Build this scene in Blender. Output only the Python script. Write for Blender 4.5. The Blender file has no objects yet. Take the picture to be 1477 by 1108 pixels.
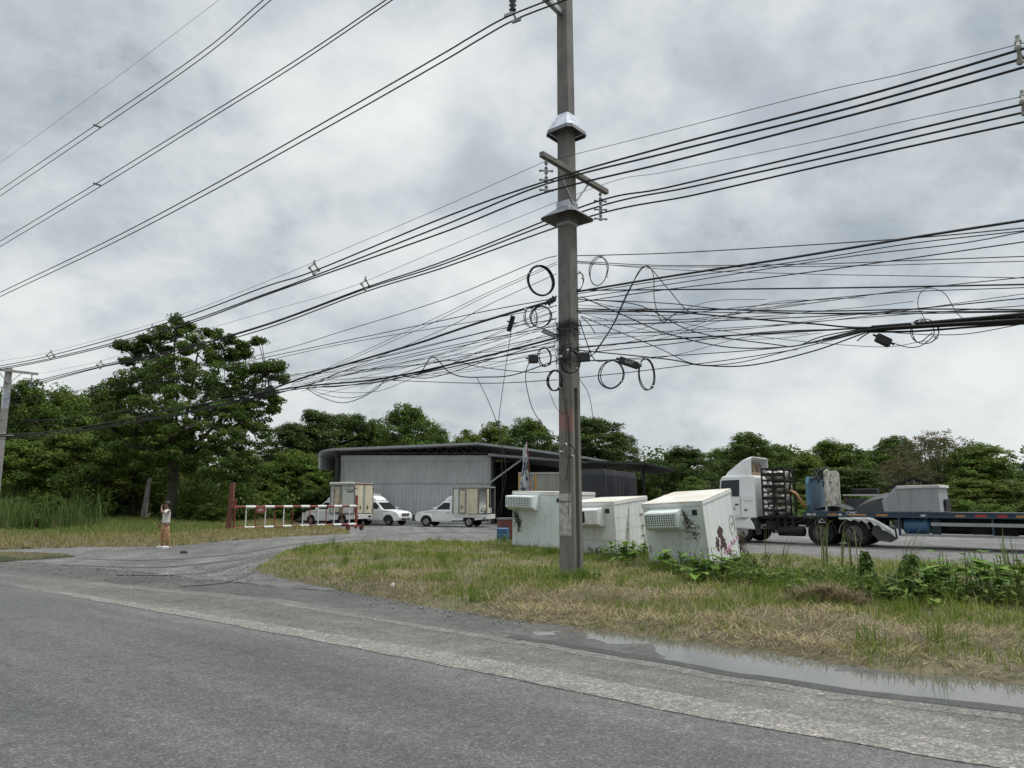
import bpy, bmesh, math, random
import numpy as np
from mathutils import Vector, Matrix, noise as mnoise
random.seed(7)
rng = np.random.default_rng(7)
SC = bpy.context.scene
C = SC.collection
R = math.radians
# ---------------------------------------------------------------- camera model (used to survey the place)
FPX = 1070.0; CX = 738.5; CY = 554.0; EYE = 1.75; TH = math.atan(168 / 1070)
cT, sT = math.cos(TH), math.sin(TH)

def ray(px, py):
    u = (px - CX) / FPX; v = (py - CY) / FPX
    return Vector((u, cT + v * sT, sT - v * cT))

def G(px, py, z=0.0):                       # point on the ground
    d = ray(px, py); t = (z - EYE) / d.z
    return Vector((d.x * t, d.y * t, z))

def PY(px, py, Y):                          # point at a known distance
    d = ray(px, py); t = Y / d.y
    return Vector((d.x * t, Y, EYE + d.z * t))

POLE = G(824.5, 840)
LD = Vector((0.77, -0.638, 0)).normalized()   # direction of the power line (towards the right)
LN = Vector((-0.638, -0.77, 0)).normalized()  # towards the road

def LP(px, py, a=0.0):                      # point in the vertical plane of the line, a metres towards the road
    d = ray(px, py); o = POLE + LN * a
    t = (o.x * LN.x + o.y * LN.y) / (d.x * LN.x + d.y * LN.y)
    return Vector((d.x * t, d.y * t, EYE + d.z * t))

cam_d = bpy.data.cameras.new('camera'); cam = bpy.data.objects.new('camera', cam_d); C.objects.link(cam)
cam.location = (0, 0, EYE); cam.rotation_euler = (math.pi / 2 + TH, 0, 0)
cam_d.sensor_width = 36; cam_d.sensor_fit = 'HORIZONTAL'; cam_d.lens = FPX * 36 / 1477
cam_d.clip_end = 3000; cam_d.clip_start = 0.1
SC.camera = cam
SC.render.resolution_x = 1024; SC.render.resolution_y = 768
SC.view_settings.view_transform = 'Standard'; SC.view_settings.look = 'None'
SC.view_settings.gamma = 1; SC.view_settings.exposure = 0.25

# ---------------------------------------------------------------- node helpers
class NT:
    def __init__(s, tree): s.t = tree; s.n = tree.nodes; s.l = tree.links
    def new(s, typ, **kw):
        n = s.n.new(typ)
        for k, v in kw.items():
            if k.startswith('in_'):
                key = k[3:]
                key = int(key) if key.isdigit() else key
                n.inputs[key].default_value = v
            else: setattr(n, k, v)
        return n
    def link(s, a, b): s.l.new(a, b)
    def noise(s, vec, scale, detail=5, rough=.55, dist=0):
        n = s.new('ShaderNodeTexNoise'); n.inputs['Scale'].default_value = scale
        n.inputs['Detail'].default_value = detail; n.inputs['Roughness'].default_value = rough
        n.inputs['Distortion'].default_value = dist
        if vec is not None: s.link(vec, n.inputs['Vector'])
        return n.outputs['Fac']
    def ramp(s, fac, stops):
        n = s.new('ShaderNodeValToRGB')
        e = n.color_ramp.elements
        while len(e) < len(stops): e.new(.5)
        for q, (p, c) in zip(e, stops):
            q.position = p
            q.color = (c, c, c, 1) if isinstance(c, (int, float)) else (*c, 1)
        s.link(fac, n.inputs[0]); return n.outputs[0]
    def mix(s, fac, a, b, mode='MIX'):
        n = s.new('ShaderNodeMix', data_type='RGBA', blend_type=mode)
        for sock, val in ((n.inputs[0], fac), (n.inputs[6], a), (n.inputs[7], b)):
            if isinstance(val, (int, float)): sock.default_value = val
            elif isinstance(val, tuple): sock.default_value = (*val, 1)
            else: s.link(val, sock)
        return n.outputs[2]
    def math(s, op, a, b=0.0, clamp=False):
        n = s.new('ShaderNodeMath', operation=op, use_clamp=clamp)
        for sock, val in ((n.inputs[0], a), (n.inputs[1], b)):
            if isinstance(val, (int, float)): sock.default_value = val
            else: s.link(val, sock)
        return n.outputs[0]

def newmat(name):
    m = bpy.data.materials.new(name); m.use_nodes = True
    t = NT(m.node_tree); b = t.n['Principled BSDF']
    return m, t, b

def pm(name, col, col2=None, rough=.6, metal=0.0, scale=3.0, lo=.4, hi=.7, bump=0.0, bscale=40.0,
       streak=None, grime=None, spec=.5):
    """painted / plain surface: base colour, patches of a second colour, vertical streaks, ground grime"""
    m, t, b = newmat(name)
    co = t.new('ShaderNodeTexCoord').outputs['Object']
    c = col
    if col2 is not None:
        f = t.ramp(t.noise(co, scale, 8, .62), [(lo, 0.0), (hi, 1.0)])
        c = t.mix(f, col, col2)
    if streak is not None:
        mp = t.new('ShaderNodeMapping'); mp.inputs['Scale'].default_value = (3.2, 3.2, .35)
        t.link(co, mp.inputs['Vector'])
        f = t.ramp(t.noise(mp.outputs[0], 1.6, 6, .6), [(.48, 0.0), (.75, 1.0)])
        f = t.math('MULTIPLY', f, streak[1])
        c = t.mix(f, c, streak[0])
    if grime is not None:
        f = t.ramp(t.noise(co, 9, 9, .7), [(.5, 0.0), (.72, 1.0)])
        f = t.math('MULTIPLY', f, grime[1])
        c = t.mix(f, c, grime[0])
    if isinstance(c, tuple): b.inputs['Base Color'].default_value = (*c, 1)
    else: t.link(c, b.inputs['Base Color'])
    b.inputs['Roughness'].default_value = rough; b.inputs['Metallic'].default_value = metal
    b.inputs['Specular IOR Level'].default_value = spec
    if bump:
        bn = t.new('ShaderNodeBump'); bn.inputs['Strength'].default_value = bump; bn.inputs['Distance'].default_value = .02
        t.link(t.noise(co, bscale, 6, .6), bn.inputs['Height']); t.link(bn.outputs[0], b.inputs['Normal'])
    return m

M = {}
M['white_paint'] = pm('white vehicle paint', (.74, .75, .74), (.66, .66, .63), .35, 0, 1.2, .45, .8, grime=((.5, .48, .44), .12))
M['white_box'] = pm('aged white panel', (.66, .67, .64), (.52, .52, .47), .5, 0, 1.6, .42, .75, streak=((.33, .29, .22), .5), grime=((.35, .33, .28), .35))
M['fridge_green'] = pm('pale mint fibreglass', (.66, .72, .70), (.57, .63, .60), .38, 0, 1.3, .4, .75, streak=((.36, .40, .35), .4), grime=((.30, .30, .24), .45), bump=.5, bscale=1.6)
M['fridge_white'] = pm('cream white fibreglass', (.69, .71, .68), (.58, .6, .56), .42, 0, 1.4, .4, .75, streak=((.38, .36, .31), .4), grime=((.32, .30, .25), .45), bump=.5, bscale=1.5)
M['fridge_side'] = pm('white fibreglass side', (.74, .76, .75), (.58, .62, .6), .42, 0, 1.2, .4, .75, streak=((.44, .45, .41), .35), grime=((.34, .33, .28), .45), bump=.5, bscale=1.3)
M['fridge_roof'] = pm('weathered cream roof sheet', (.66, .65, .60), (.5, .43, .33), .6, 0, 1.1, .35, .7, grime=((.3, .24, .17), .5))
M['trim'] = pm('grey aluminium trim', (.42, .42, .4), (.28, .26, .23), .45, .5, 4, .4, .7)
M['cream_door'] = pm('stained cream door panel', (.62, .56, .41), (.50, .43, .29), .55, 0, 2.2, .4, .72, streak=((.22, .14, .07), .5))
M['dirt_metal'] = pm('dirty galvanised frame', (.26, .25, .23), (.12, .09, .06), .6, .3, 5, .4, .7)
M['black'] = pm('black rubber plastic', (.012, .012, .013), (.03, .03, .03), .55, 0, 6)
M['cable'] = pm('black cable sheath', (.008, .008, .009), None, .6)
M['steel_cable'] = pm('grey stranded wire', (.07, .075, .08), None, .5, .3)
M['tyre'] = pm('dusty tyre rubber', (.014, .0135, .013), (.035, .032, .03), .85, 0, 7, .5, .8, spec=.2)
M['rim'] = pm('painted steel rim', (.30, .30, .30), (.16, .15, .14), .45, .5, 6)
M['dark_rim'] = pm('dark truck rim', (.085, .08, .075), (.035, .032, .03), .7, .1, 6)
M['glass'] = pm('tinted vehicle glass', (.014, .017, .019), None, .06)
M['lamp'] = pm('clear lamp lens', (.45, .46, .46), None, .12)
M['red_paint'] = pm('weathered red oxide paint', (.22, .035, .028), (.13, .045, .03), .6, 0, 4, .4, .7)
M['gate_white'] = pm('weathered white gate paint', (.66, .66, .64), (.5, .47, .43), .55, 0, 5, .5, .8)
M['rust'] = pm('rusty timber post', (.17, .055, .04), (.10, .05, .035), .85, 0, 3, .4, .7, bump=.5)
M['chassis'] = pm('greasy chassis steel', (.012, .012, .013), (.028, .025, .023), .7, 0, 4, spec=.25)
M['blue'] = pm('faded blue trailer paint', (.013, .042, .075), (.04, .07, .09), .55, 0, 2.5, .4, .7, grime=((.10, .06, .04), .6))
M['blue_light'] = pm('light blue steel panel', (.055, .15, .235), (.085, .165, .22), .5, 0, 2.5, .4, .7, streak=((.13, .10, .08), .5))
M['blue_drum'] = pm('blue plastic drum', (.03, .10, .20), (.05, .12, .2), .4, 0, 2)
M['panel_worn'] = pm('peeling white panel', (.42, .42, .38), (.17, .14, .10), .7, 0, 4, .45, .6, streak=((.16, .10, .06), .7))
M['rubber_sheet'] = pm('grey rubber sheet', (.045, .044, .046), (.07, .068, .068), .6, 0, 2)
M['grey_panel'] = pm('dull grey metal panel', (.30, .31, .315), (.25, .255, .26), .5, .1, 1.5, .4, .7, streak=((.12, .12, .12), .4))
M['grey_top'] = pm('pale weathered sheet', (.52, .52, .49), (.38, .37, .33), .55, 0, 2.5)
M['cylinder'] = pm('cream gas cylinder', (.44, .41, .35), (.3, .27, .22), .45, 0, 4)
M['hose'] = pm('orange brown hose', (.42, .20, .07), (.28, .13, .05), .5, 0, 9)
M['concrete_old'] = pm('pale old concrete', (.31, .30, .28), (.2, .19, .17), .85, 0, 3, bump=.3)
M['tarp'] = pm('dark canvas tarpaulin', (.016, .017, .021), (.028, .029, .034), .55, 0, 1.5)
M['cont_grey'] = pm('grey beige container wall', (.34, .33, .30), (.26, .24, .21), .55, .1, 2, streak=((.16, .12, .08), .5))
M['yellow'] = pm('yellow corner post paint', (.48, .27, .04), (.35, .19, .04), .55, 0, 3)
M['silver'] = pm('silver grey paint', (.33, .35, .36), (.42, .43, .43), .4, .3, 1.5)
M['car_red'] = pm('red car paint', (.42, .035, .03), None, .3)
M['black_paint'] = pm('dark grey vehicle paint', (.03, .032, .035), None, .3)
M['roof'] = pm('grey roof sheet', (.44, .45, .45), (.34, .34, .33), .5, .1, 1.2, streak=None, grime=((.16, .12, .09), .3))
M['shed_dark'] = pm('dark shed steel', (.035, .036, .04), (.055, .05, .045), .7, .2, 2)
M['galv'] = pm('galvanised steel', (.34, .35, .36), (.26, .27, .27), .5, .6, 4)
M['insul'] = pm('brown grey porcelain', (.30, .31, .31), (.2, .2, .2), .3, 0, 5)
M['insul_dark'] = pm('dark silicone insulator', (.02, .022, .03), None, .4)
M['spacer'] = pm('grey polymer spacer', (.36, .35, .32), (.22, .21, .2), .6, 0, 8)
M['foil'] = pm('dull aluminium hood', (.42, .44, .47), (.24, .25, .27), .32, .8, 5)
M['hood_dark'] = pm('grey sheet metal guard', (.10, .105, .11), (.16, .16, .16), .5, .4, 3)
M['plate'] = pm('faded white stencil paint', (.43, .42, .40), (.27, .26, .24), .85, 0, 9, .38, .62, grime=((.2, .19, .17), .6))
M['marks'] = pm('faint white lettering paint', (.55, .54, .52), (.36, .35, .33), .85, 0, 14, .45, .6)
M['letter'] = pm('white lettering paint', (.62, .62, .6), None, .6)
M['graf_brown'] = pm('dark brown spray paint', (.045, .022, .022), (.09, .04, .04), .7, 0, 9)
M['graf_pink'] = pm('pink spray paint', (.45, .16, .30), (.5, .3, .4), .7, 0, 9)
M['graf_black'] = pm('black felt marker', (.10, .11, .11), None, .7)
M['grille_dark'] = pm('dark grille opening', (.01, .01, .01), None, .8)
M['skin'] = pm('skin', (.20, .10, .065), None, .55)
M['hair'] = pm('dark hair', (.03, .018, .014), None, .6)
M['shirt'] = pm('cream cotton shirt', (.62, .58, .52), (.52, .48, .42), .9, 0, 6)
M['trousers'] = pm('orange brown patterned trousers', (.46, .28, .14), (.25, .12, .06), .9, 0, 9, .45, .6)
M['shoe'] = pm('white shoe', (.68, .68, .66), None, .7)
M['bag'] = pm('white plastic litter', (.7, .7, .68), None, .5)
M['stone'] = pm('dark stone', (.05, .048, .045), None, .9)
M['cloth_flag'] = pm('faded white and blue flag cloth', (.46, .47, .48), (.05, .07, .12), .9, 0, 2.6, .5, .56)

# ---------------------------------------------------------------- mesh builder
class MB:
    def __init__(s): s.v = []; s.f = []
    def add(s, vs, fs):
        n = len(s.v); s.v += [tuple(v) for v in vs]; s.f += [tuple(i + n for i in f) for f in fs]
        return s
    def box(s, x0, x1, y0, y1, z0, z1, T=None):
        vs = [Vector(p) for p in ((x0,y0,z0),(x1,y0,z0),(x1,y1,z0),(x0,y1,z0),(x0,y0,z1),(x1,y0,z1),(x1,y1,z1),(x0,y1,z1))]
        if T is not None: vs = [T @ v for v in vs]
        return s.add(vs, [(0,3,2,1),(4,5,6,7),(0,1,5,4),(1,2,6,5),(2,3,7,6),(3,0,4,7)])
    def bar(s, p, q, w, h=None, up=(0,0,1)):
        p = Vector(p); q = Vector(q); h = w if h is None else h
        d = (q - p).normalized(); u = Vector(up)
        if abs(d.dot(u)) > .98: u = Vector((1,0,0))
        a = d.cross(u).normalized() * w / 2; b = a.cross(d).normalized() * h / 2
        vs = [p-a-b, p+a-b, p+a+b, p-a+b, q-a-b, q+a-b, q+a+b, q-a+b]
        return s.add(vs, [(0,3,2,1),(4,5,6,7),(0,1,5,4),(1,2,6,5),(2,3,7,6),(3,0,4,7)])
    def cyl(s, p, q, r0, r1=None, n=12, cap=True):
        r1 = r0 if r1 is None else r1
        return s.tube([p, q], [r0, r1], n, cap)
    def tube(s, pts, r, n=6, cap=True):
        pts = [Vector(p) for p in pts]; k = len(pts)
        rs = [r] * k if isinstance(r, (int, float)) else r
        base = len(s.v); a = None
        for i in range(k):
            d = (pts[min(i+1, k-1)] - pts[max(i-1, 0)])
            if d.length < 1e-9: d = Vector((0,0,1))
            d.normalize()
            if a is None:
                a = d.orthogonal().normalized()
            else:
                a = a - d * a.dot(d)
                a = a.normalized() if a.length > 1e-6 else d.orthogonal().normalized()
            b = d.cross(a)
            for j in range(n):
                t = 2 * math.pi * j / n
                s.v.append(tuple(pts[i] + (a * math.cos(t) + b * math.sin(t)) * rs[i]))
        for i in range(k - 1):
            for j in range(n):
                j2 = (j + 1) % n
                s.f.append((base+i*n+j, base+i*n+j2, base+(i+1)*n+j2, base+(i+1)*n+j))
        if cap:
            s.f.append(tuple(base + j for j in range(n))[::-1])
            s.f.append(tuple(base + (k-1)*n + j for j in range(n)))
        return s
    def prism(s, prof, a0, a1, axis='y', T=None):
        """prof in (x,z) extruded along y, or (y,z) along x, or (x,y) along z"""
        def pt(p, a):
            v = Vector((p[0], a, p[1])) if axis == 'y' else Vector((a, p[0], p[1])) if axis == 'x' else Vector((p[0], p[1], a))
            return T @ v if T is not None else v
        n = len(prof)
        vs = [pt(p, a0) for p in prof] + [pt(p, a1) for p in prof]
        fs = [tuple(range(n)), tuple(range(2*n-1, n-1, -1))] + [(i, (i+1) % n, n + (i+1) % n, n + i) for i in range(n)]
        return s.add(vs, fs)
    def ell(s, c, r, nu=12, nv=8, T=None):
        c = Vector(c); r = Vector(r) if not isinstance(r, (int, float)) else Vector((r, r, r))
        vs = []
        for i in range(nv + 1):
            ph = math.pi * i / nv
            for j in range(nu):
                t = 2 * math.pi * j / nu
                v = Vector((c.x + r.x*math.sin(ph)*math.cos(t), c.y + r.y*math.sin(ph)*math.sin(t), c.z + r.z*math.cos(ph)))
                vs.append(T @ v if T is not None else v)
        fs = [(i*nu+j, i*nu+(j+1) % nu, (i+1)*nu+(j+1) % nu, (i+1)*nu+j) for i in range(nv) for j in range(nu)]
        return s.add(vs, fs)
    def quad(s, a, b, c, d): return s.add([a, b, c, d], [(0,1,2,3)])
    def build(s, name, mat, parent=None, smooth=False, bevel=0.0, loc=None, recalc=True, sub=0):
        me = bpy.data.meshes.new(name); me.from_pydata(s.v, [], s.f)
        if recalc:
            bm = bmesh.new(); bm.from_mesh(me)
            bmesh.ops.remove_doubles(bm, verts=bm.verts, dist=1e-5)
            bmesh.ops.recalc_face_normals(bm, faces=bm.faces); bm.to_mesh(me); bm.free()
        me.materials.append(mat)
        if smooth: me.shade_smooth()
        o = bpy.data.objects.new(name, me); C.objects.link(o)
        if parent is not None: o.parent = parent
        if loc is not None: o.location = loc
        if bevel:
            b = o.modifiers.new('bevel', 'BEVEL'); b.width = bevel; b.segments = 2; b.limit_method = 'ANGLE'
        if sub:
            b = o.modifiers.new('subdivision', 'SUBSURF'); b.levels = sub; b.render_levels = sub
        return o

def tag(o, label=None, cat=None, group=None, kind=None):
    if label: o['label'] = label
    if cat: o['category'] = cat
    if group: o['group'] = group
    if kind: o['kind'] = kind
    return o
def thing(name, label, cat, loc=(0,0,0), rotz=0.0, group=None):
    o = bpy.data.objects.new(name, None); C.objects.link(o); o.empty_display_size = .2
    o.location = loc; o.rotation_euler = (0, 0, rotz)
    return tag(o, label, cat, group)
def centre(o):
    """put a top-level mesh's origin at the centre of its own base"""
    me = o.data; n = len(me.vertices); a = np.empty(n*3, np.float32); me.vertices.foreach_get('co', a); a = a.reshape(-1, 3)
    c = np.array([(a[:,0].min()+a[:,0].max())/2, (a[:,1].min()+a[:,1].max())/2, a[:,2].min()], np.float32)
    a -= c; me.vertices.foreach_set('co', a.ravel()); o.location = Vector(c.tolist()); me.update()
    return o
def copy_tree(o, parent=None):
    c = o.copy(); C.objects.link(c)
    if parent is not None: c.parent = parent
    for ch in list(o.children): copy_tree(ch, c)
    return c
def catmull(pts, sub=8):
    pts = [Vector(p) for p in pts]
    if len(pts) < 3 and sub:
        return [pts[0].lerp(pts[1], i / sub) for i in range(sub + 1)]
    out = []
    P = [pts[0] * 2 - pts[1]] + pts + [pts[-1] * 2 - pts[-2]]
    for i in range(1, len(P) - 2):
        p0, p1, p2, p3 = P[i-1:i+3]
        for k in range(sub):
            t = k / sub
            out.append(.5 * ((2*p1) + (p2-p0)*t + (2*p0-5*p1+4*p2-p3)*t*t + (3*p1-p0-3*p2+p3)*t**3))
    out.append(pts[-1]); return out
# ---------------------------------------------------------------- sky and sun
SUN_EL, SUN_AZ = R(58), R(70)       # azimuth clockwise from +Y
SKYSEED = 12.4
w = bpy.data.worlds.new('World'); SC.world = w; w.use_nodes = True
t = NT(w.node_tree); bg = t.n['Background']
sky = t.new('ShaderNodeTexSky', sky_type='NISHITA'); sky.sun_disc = False
sky.sun_elevation = SUN_EL; sky.sun_rotation = SUN_AZ
gen = t.new('ShaderNodeTexCoord').outputs['Generated']
sx = t.new('ShaderNodeSeparateXYZ'); t.link(gen, sx.inputs[0])
zz = t.math('ADD', t.math('MAXIMUM', sx.outputs[2], 0.0), .50)
px_ = t.math('DIVIDE', sx.outputs[0], zz); py_ = t.math('DIVIDE', sx.outputs[1], zz)
cb = t.new('ShaderNodeCombineXYZ'); t.link(px_, cb.inputs[0]); t.link(py_, cb.inputs[1]); cb.inputs[2].default_value = SKYSEED
vec = cb.outputs[0]
big = t.noise(vec, 1.75, 3, .5, .1)
med = t.noise(vec, 5.2, 8, .56, .15)
mp2 = t.new('ShaderNodeMapping'); mp2.inputs['Location'].default_value = (4.3, 1.7, 0); t.link(vec, mp2.inputs['Vector'])
fin = t.noise(mp2.outputs[0], 4.4, 9, .6, .2)
s1 = t.math('ADD', t.math('MULTIPLY', big, .6), t.math('MULTIPLY', med, .4))
shade = t.ramp(s1, [(.37, 1.0), (.45, .66), (.53, .24), (.62, 0.0)])
cl = t.ramp(shade, [(0.0, (3.3, 3.75, 4.15)), (.30, (4.6, 5.05, 5.4)), (.62, (5.8, 6.15, 6.35)), (1.0, (7.3, 7.5, 7.4))])
edge = t.ramp(fin, [(.40, 0.0), (.52, .55), (.60, 0.0)])
cl = t.mix(t.math('MULTIPLY', edge, .5), cl, (7.3, 7.5, 7.4))
hor = t.ramp(sx.outputs[2], [(0.0, .5), (.25, 0.0)])
cl = t.mix(hor, cl, (6.2, 6.55, 6.5))
zen = t.ramp(sx.outputs[2], [(.60, 1.0), (.95, 1.0)])
cover = t.ramp(fin, [(.2, .94), (.35, .985)])
col = t.mix(cover, sky.outputs[0], cl)
# overcast sky is brighter overhead; extra boost added above the view to light the ground
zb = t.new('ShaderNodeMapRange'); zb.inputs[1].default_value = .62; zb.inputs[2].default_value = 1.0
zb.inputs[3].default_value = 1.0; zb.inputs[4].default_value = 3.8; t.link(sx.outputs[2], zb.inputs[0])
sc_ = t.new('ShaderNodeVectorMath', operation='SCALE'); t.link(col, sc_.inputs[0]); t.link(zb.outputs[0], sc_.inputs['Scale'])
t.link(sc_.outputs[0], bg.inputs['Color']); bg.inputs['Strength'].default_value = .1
ld = bpy.data.lights.new('sun', 'SUN'); ld.energy = 1.8; ld.angle = R(14); ld.color = (1, .97, .92)
lo = bpy.data.objects.new('sun', ld); C.objects.link(lo)
sd = Vector((math.sin(SUN_AZ)*math.cos(SUN_EL), math.cos(SUN_AZ)*math.cos(SUN_EL), math.sin(SUN_EL)))
lo.rotation_euler = sd.to_track_quat('Z', 'Y').to_euler(); lo.location = sd * 60

# ---------------------------------------------------------------- ground materials
def ground_mat(name, dark, light, patch, s_patch=.35, aggregate=True, rough=.85, bump=.35, agg=95, wet=0.0, specs=.5, track=None):
    m, t, b = newmat(name)
    co = t.new('ShaderNodeTexCoord').outputs['Object']
    f1 = t.ramp(t.noise(co, s_patch, 6, .6), [(.35, 0.0), (.68, 1.0)])
    c = t.mix(f1, dark, light)
    f3 = t.ramp(t.noise(co, s_patch * 5, 8, .65), [(.46, 0.0), (.66, .8)])
    c = t.mix(f3, c, patch)
    if aggregate:
        v = t.new('ShaderNodeTexVoronoi'); v.inputs['Scale'].default_value = agg; t.link(co, v.inputs['Vector'])
        cc = t.new('ShaderNodeSeparateColor'); t.link(v.outputs['Color'], cc.inputs[0])
        g = t.ramp(cc.outputs[0], [(0.0, .45), (.5, .95), (.85, 1.3), (1.0, 2.3)])
        c = t.mix(.75, c, t.mix(1.0, c, g, 'MULTIPLY'))
        n2 = t.ramp(t.noise(co, 7, 9, .75), [(.3, .72), (.7, 1.28)])
        c = t.mix(1.0, c, n2, 'MULTIPLY')
    if track is not None:                                   # polished wheel tracks running along the road
        mp = t.new('ShaderNodeMapping'); mp.inputs['Scale'].default_value = (.05, 1.1, 1)
        mr = t.new('ShaderNodeMapping'); mr.inputs['Rotation'].default_value = (0, 0, math.radians(track)); t.link(co, mr.inputs['Vector']); t.link(mr.outputs[0], mp.inputs['Vector'])
        tk = t.ramp(t.noise(mp.outputs[0], 1.0, 5, .6), [(.34, .80), (.5, 1.0), (.66, 1.30)])
        c = t.mix(1.0, c, tk, 'MULTIPLY')
        vm = t.new('ShaderNodeVectorMath', operation='ADD'); t.link(co, vm.inputs[0])
        nz = t.new('ShaderNodeTexNoise'); nz.inputs['Scale'].default_value = 1.4; nz.inputs['Detail'].default_value = 6; t.link(co, nz.inputs['Vector'])
        t.link(nz.outputs['Color'], vm.inputs[1])
        vc = t.new('ShaderNodeTexVoronoi', feature='DISTANCE_TO_EDGE'); vc.inputs['Scale'].default_value = .42; t.link(vm.outputs[0], vc.inputs['Vector'])
        ck = t.ramp(vc.outputs['Distance'], [(0.0, .62), (.006, 1.0)])
        ckm = t.ramp(t.noise(co, .3, 3), [(.45, 0.0), (.6, 1.0)])
        c = t.mix(ckm, c, t.mix(1.0, c, ck, 'MULTIPLY'))
        st = t.ramp(t.noise(co, 1.7, 7, .7), [(.60, 1.0), (.72, .66)]); c = t.mix(1.0, c, st, 'MULTIPLY')
    t.link(c, b.inputs['Base Color'])
    b.inputs['Specular IOR Level'].default_value = specs
    if wet:
        rr = t.ramp(t.noise(co, .5, 5, .6), [(.42, rough), (.62, rough - wet)])
        t.link(rr, b.inputs['Roughness'])
    else: b.inputs['Roughness'].default_value = rough
    bn = t.new('ShaderNodeBump'); bn.inputs['Strength'].default_value = bump; bn.inputs['Distance'].default_value = .012
    h = t.math('ADD', t.noise(co, agg * .8, 3, .6), t.math('MULTIPLY', t.noise(co, 6, 6, .6), .8))
    t.link(h, bn.inputs['Height']); t.link(bn.outputs[0], b.inputs['Normal'])
    return m
M['asphalt'] = ground_mat('dark lane asphalt', (.064, .063, .061), (.100, .097, .092), (.082, .079, .074), .22, True, .72, .6, 62, .12, track=37.7)
M['shoulder'] = ground_mat('worn shoulder asphalt', (.098, .093, .085), (.148, .138, .122), (.082, .077, .069), .5, True, .8, .6, 55, track=37.7)
M['line'] = ground_mat('worn off edge line paint', (.165, .154, .137), (.225, .209, .184), (.105, .099, .09), 2.4, True, .8, .6, 55)
M['wet'] = ground_mat('wet asphalt lip', (.03, .029, .027), (.05, .048, .044), (.024, .023, .021), 1.5, True, .45, .6, 60)
M['track'] = ground_mat('damp tyre track dirt', (.058, .055, .051), (.095, .09, .083), (.045, .042, .039), .9, True, .75, .8, 30)
M['strip'] = ground_mat('silty road edge', (.125, .118, .105), (.175, .164, .145), (.09, .085, .077), 2.0, True, .85, .5, 50)
M['mud'] = ground_mat('damp dirt gutter', (.055, .051, .046), (.10, .094, .083), (.04, .037, .033), .9, True, .6, .6, 40, .25)
M['yard'] = ground_mat('gravelly yard surface', (.10, .096, .093), (.17, .162, .152), (.062, .058, .055), .35, True, .85, .9, 24, track=-100)
M['soil'] = ground_mat('grass thatch soil', (.12, .10, .06), (.15, .125, .07), (.06, .06, .028), 1.2, False, .95, 1.0, 30)
M['field'] = ground_mat('rough green field', (.05, .065, .025), (.09, .09, .04), (.035, .05, .018), .15, False, .95, .6, 20)
m, t, b = newmat('muddy still water')
b.inputs['Base Color'].default_value = (.105, .101, .088, 1); b.inputs['Roughness'].default_value = .03
b.inputs['IOR'].default_value = 1.33; b.inputs['Specular IOR Level'].default_value = 1.0
bn = t.new('ShaderNodeBump'); bn.inputs['Strength'].default_value = .03; bn.inputs['Distance'].default_value = .01
t.link(t.noise(t.new('ShaderNodeTexCoord').outputs['Object'], 6, 3), bn.inputs['Height']); t.link(bn.outputs[0], b.inputs['Normal'])
M['water'] = m

def sheet(name, pts, z, mat, kind='structure', jag=0.0, step=.35, thick=0.0):
    P = []
    n = len(pts)
    for i in range(n):
        a = Vector((pts[i][0], pts[i][1], 0)); c = Vector((pts[(i+1) % n][0], pts[(i+1) % n][1], 0))
        k = max(1, int((c - a).length / step)) if jag else 1
        k = min(k, 220)
        for j in range(k):
            q = a.lerp(c, j / k)
            if jag:
                q = q + Vector((mnoise.noise(q * 1.3), mnoise.noise(q * 1.3 + Vector((9, 3, 1))), 0)) * jag + Vector((mnoise.noise(q * 5), mnoise.noise(q * 5 + Vector((2, 7, 1))), 0)) * jag * .4
            P.append((q.x, q.y, z))
    me = bpy.data.meshes.new(name)
    bm = bmesh.new(); vs = [bm.verts.new(p) for p in P]; f = bm.faces.new(vs)
    bmesh.ops.triangulate(bm, faces=[f]); bm.normal_update()
    for f in bm.faces:
        if f.normal.z < 0: f.normal_flip()
    if thick:                                   # close the step down to the sheet below
        ring_ = list(vs); low = [bm.verts.new((q.co.x, q.co.y, q.co.z - thick)) for q in ring_]
        for i in range(len(ring_)):
            j = (i + 1) % len(ring_); bm.faces.new((ring_[i], ring_[j], low[j], low[i]))
    bm.to_mesh(me); bm.free(); me.materials.append(mat)
    o = bpy.data.objects.new(name, me); C.objects.link(o); o['kind'] = kind
    return o

def g(px, py): v = G(px, py); return (v.x, v.y)
RD = Vector((.79, -.61))                                   # direction of the road, to the right
def ext(p, d, s): return (p[0] + d[0]*s, p[1] + d[1]*s)

# ground reaching the horizon
b = MB()
for i in range(18):
    for j in range(18): b.quad((-900+100*i, -300+100*j, -.06), (-800+100*i, -300+100*j, -.06), (-800+100*i, -200+100*j, -.06), (-900+100*i, -200+100*j, -.06))
o = b.build('ground', M['field'], recalc=False); o['kind'] = 'structure'

line_lo = [g(76, 856), g(250, 886), g(400, 914), g(500, 933), g(740, 979), g(1039, 1041), g(1428, 1106)]
line_hi = [g(76, 851.5), g(250, 878), g(400, 902), g(500, 918), g(740, 957), g(1039, 1013), g(1450, 1082)]
lip = [g(-60, 822), g(150, 840), g(400, 864), g(560, 889), g(740, 917), g(935, 948), g(1080, 974), g(1250, 997), g(1477, 1024)]
grass_edge = [g(362, 823), g(420, 838), g(480, 849), g(600, 872), g(740, 893), g(900, 911), g(1080, 934), g(1270, 964), g(1477, 983)]
far_l = ext(line_lo[0], (-.80, .60), 90); far_lh = ext(line_hi[0], (-.80, .60), 90)
near_r = ext(line_lo[-1], RD, 26); near_rh = ext(line_hi[-1], RD, 26)
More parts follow.
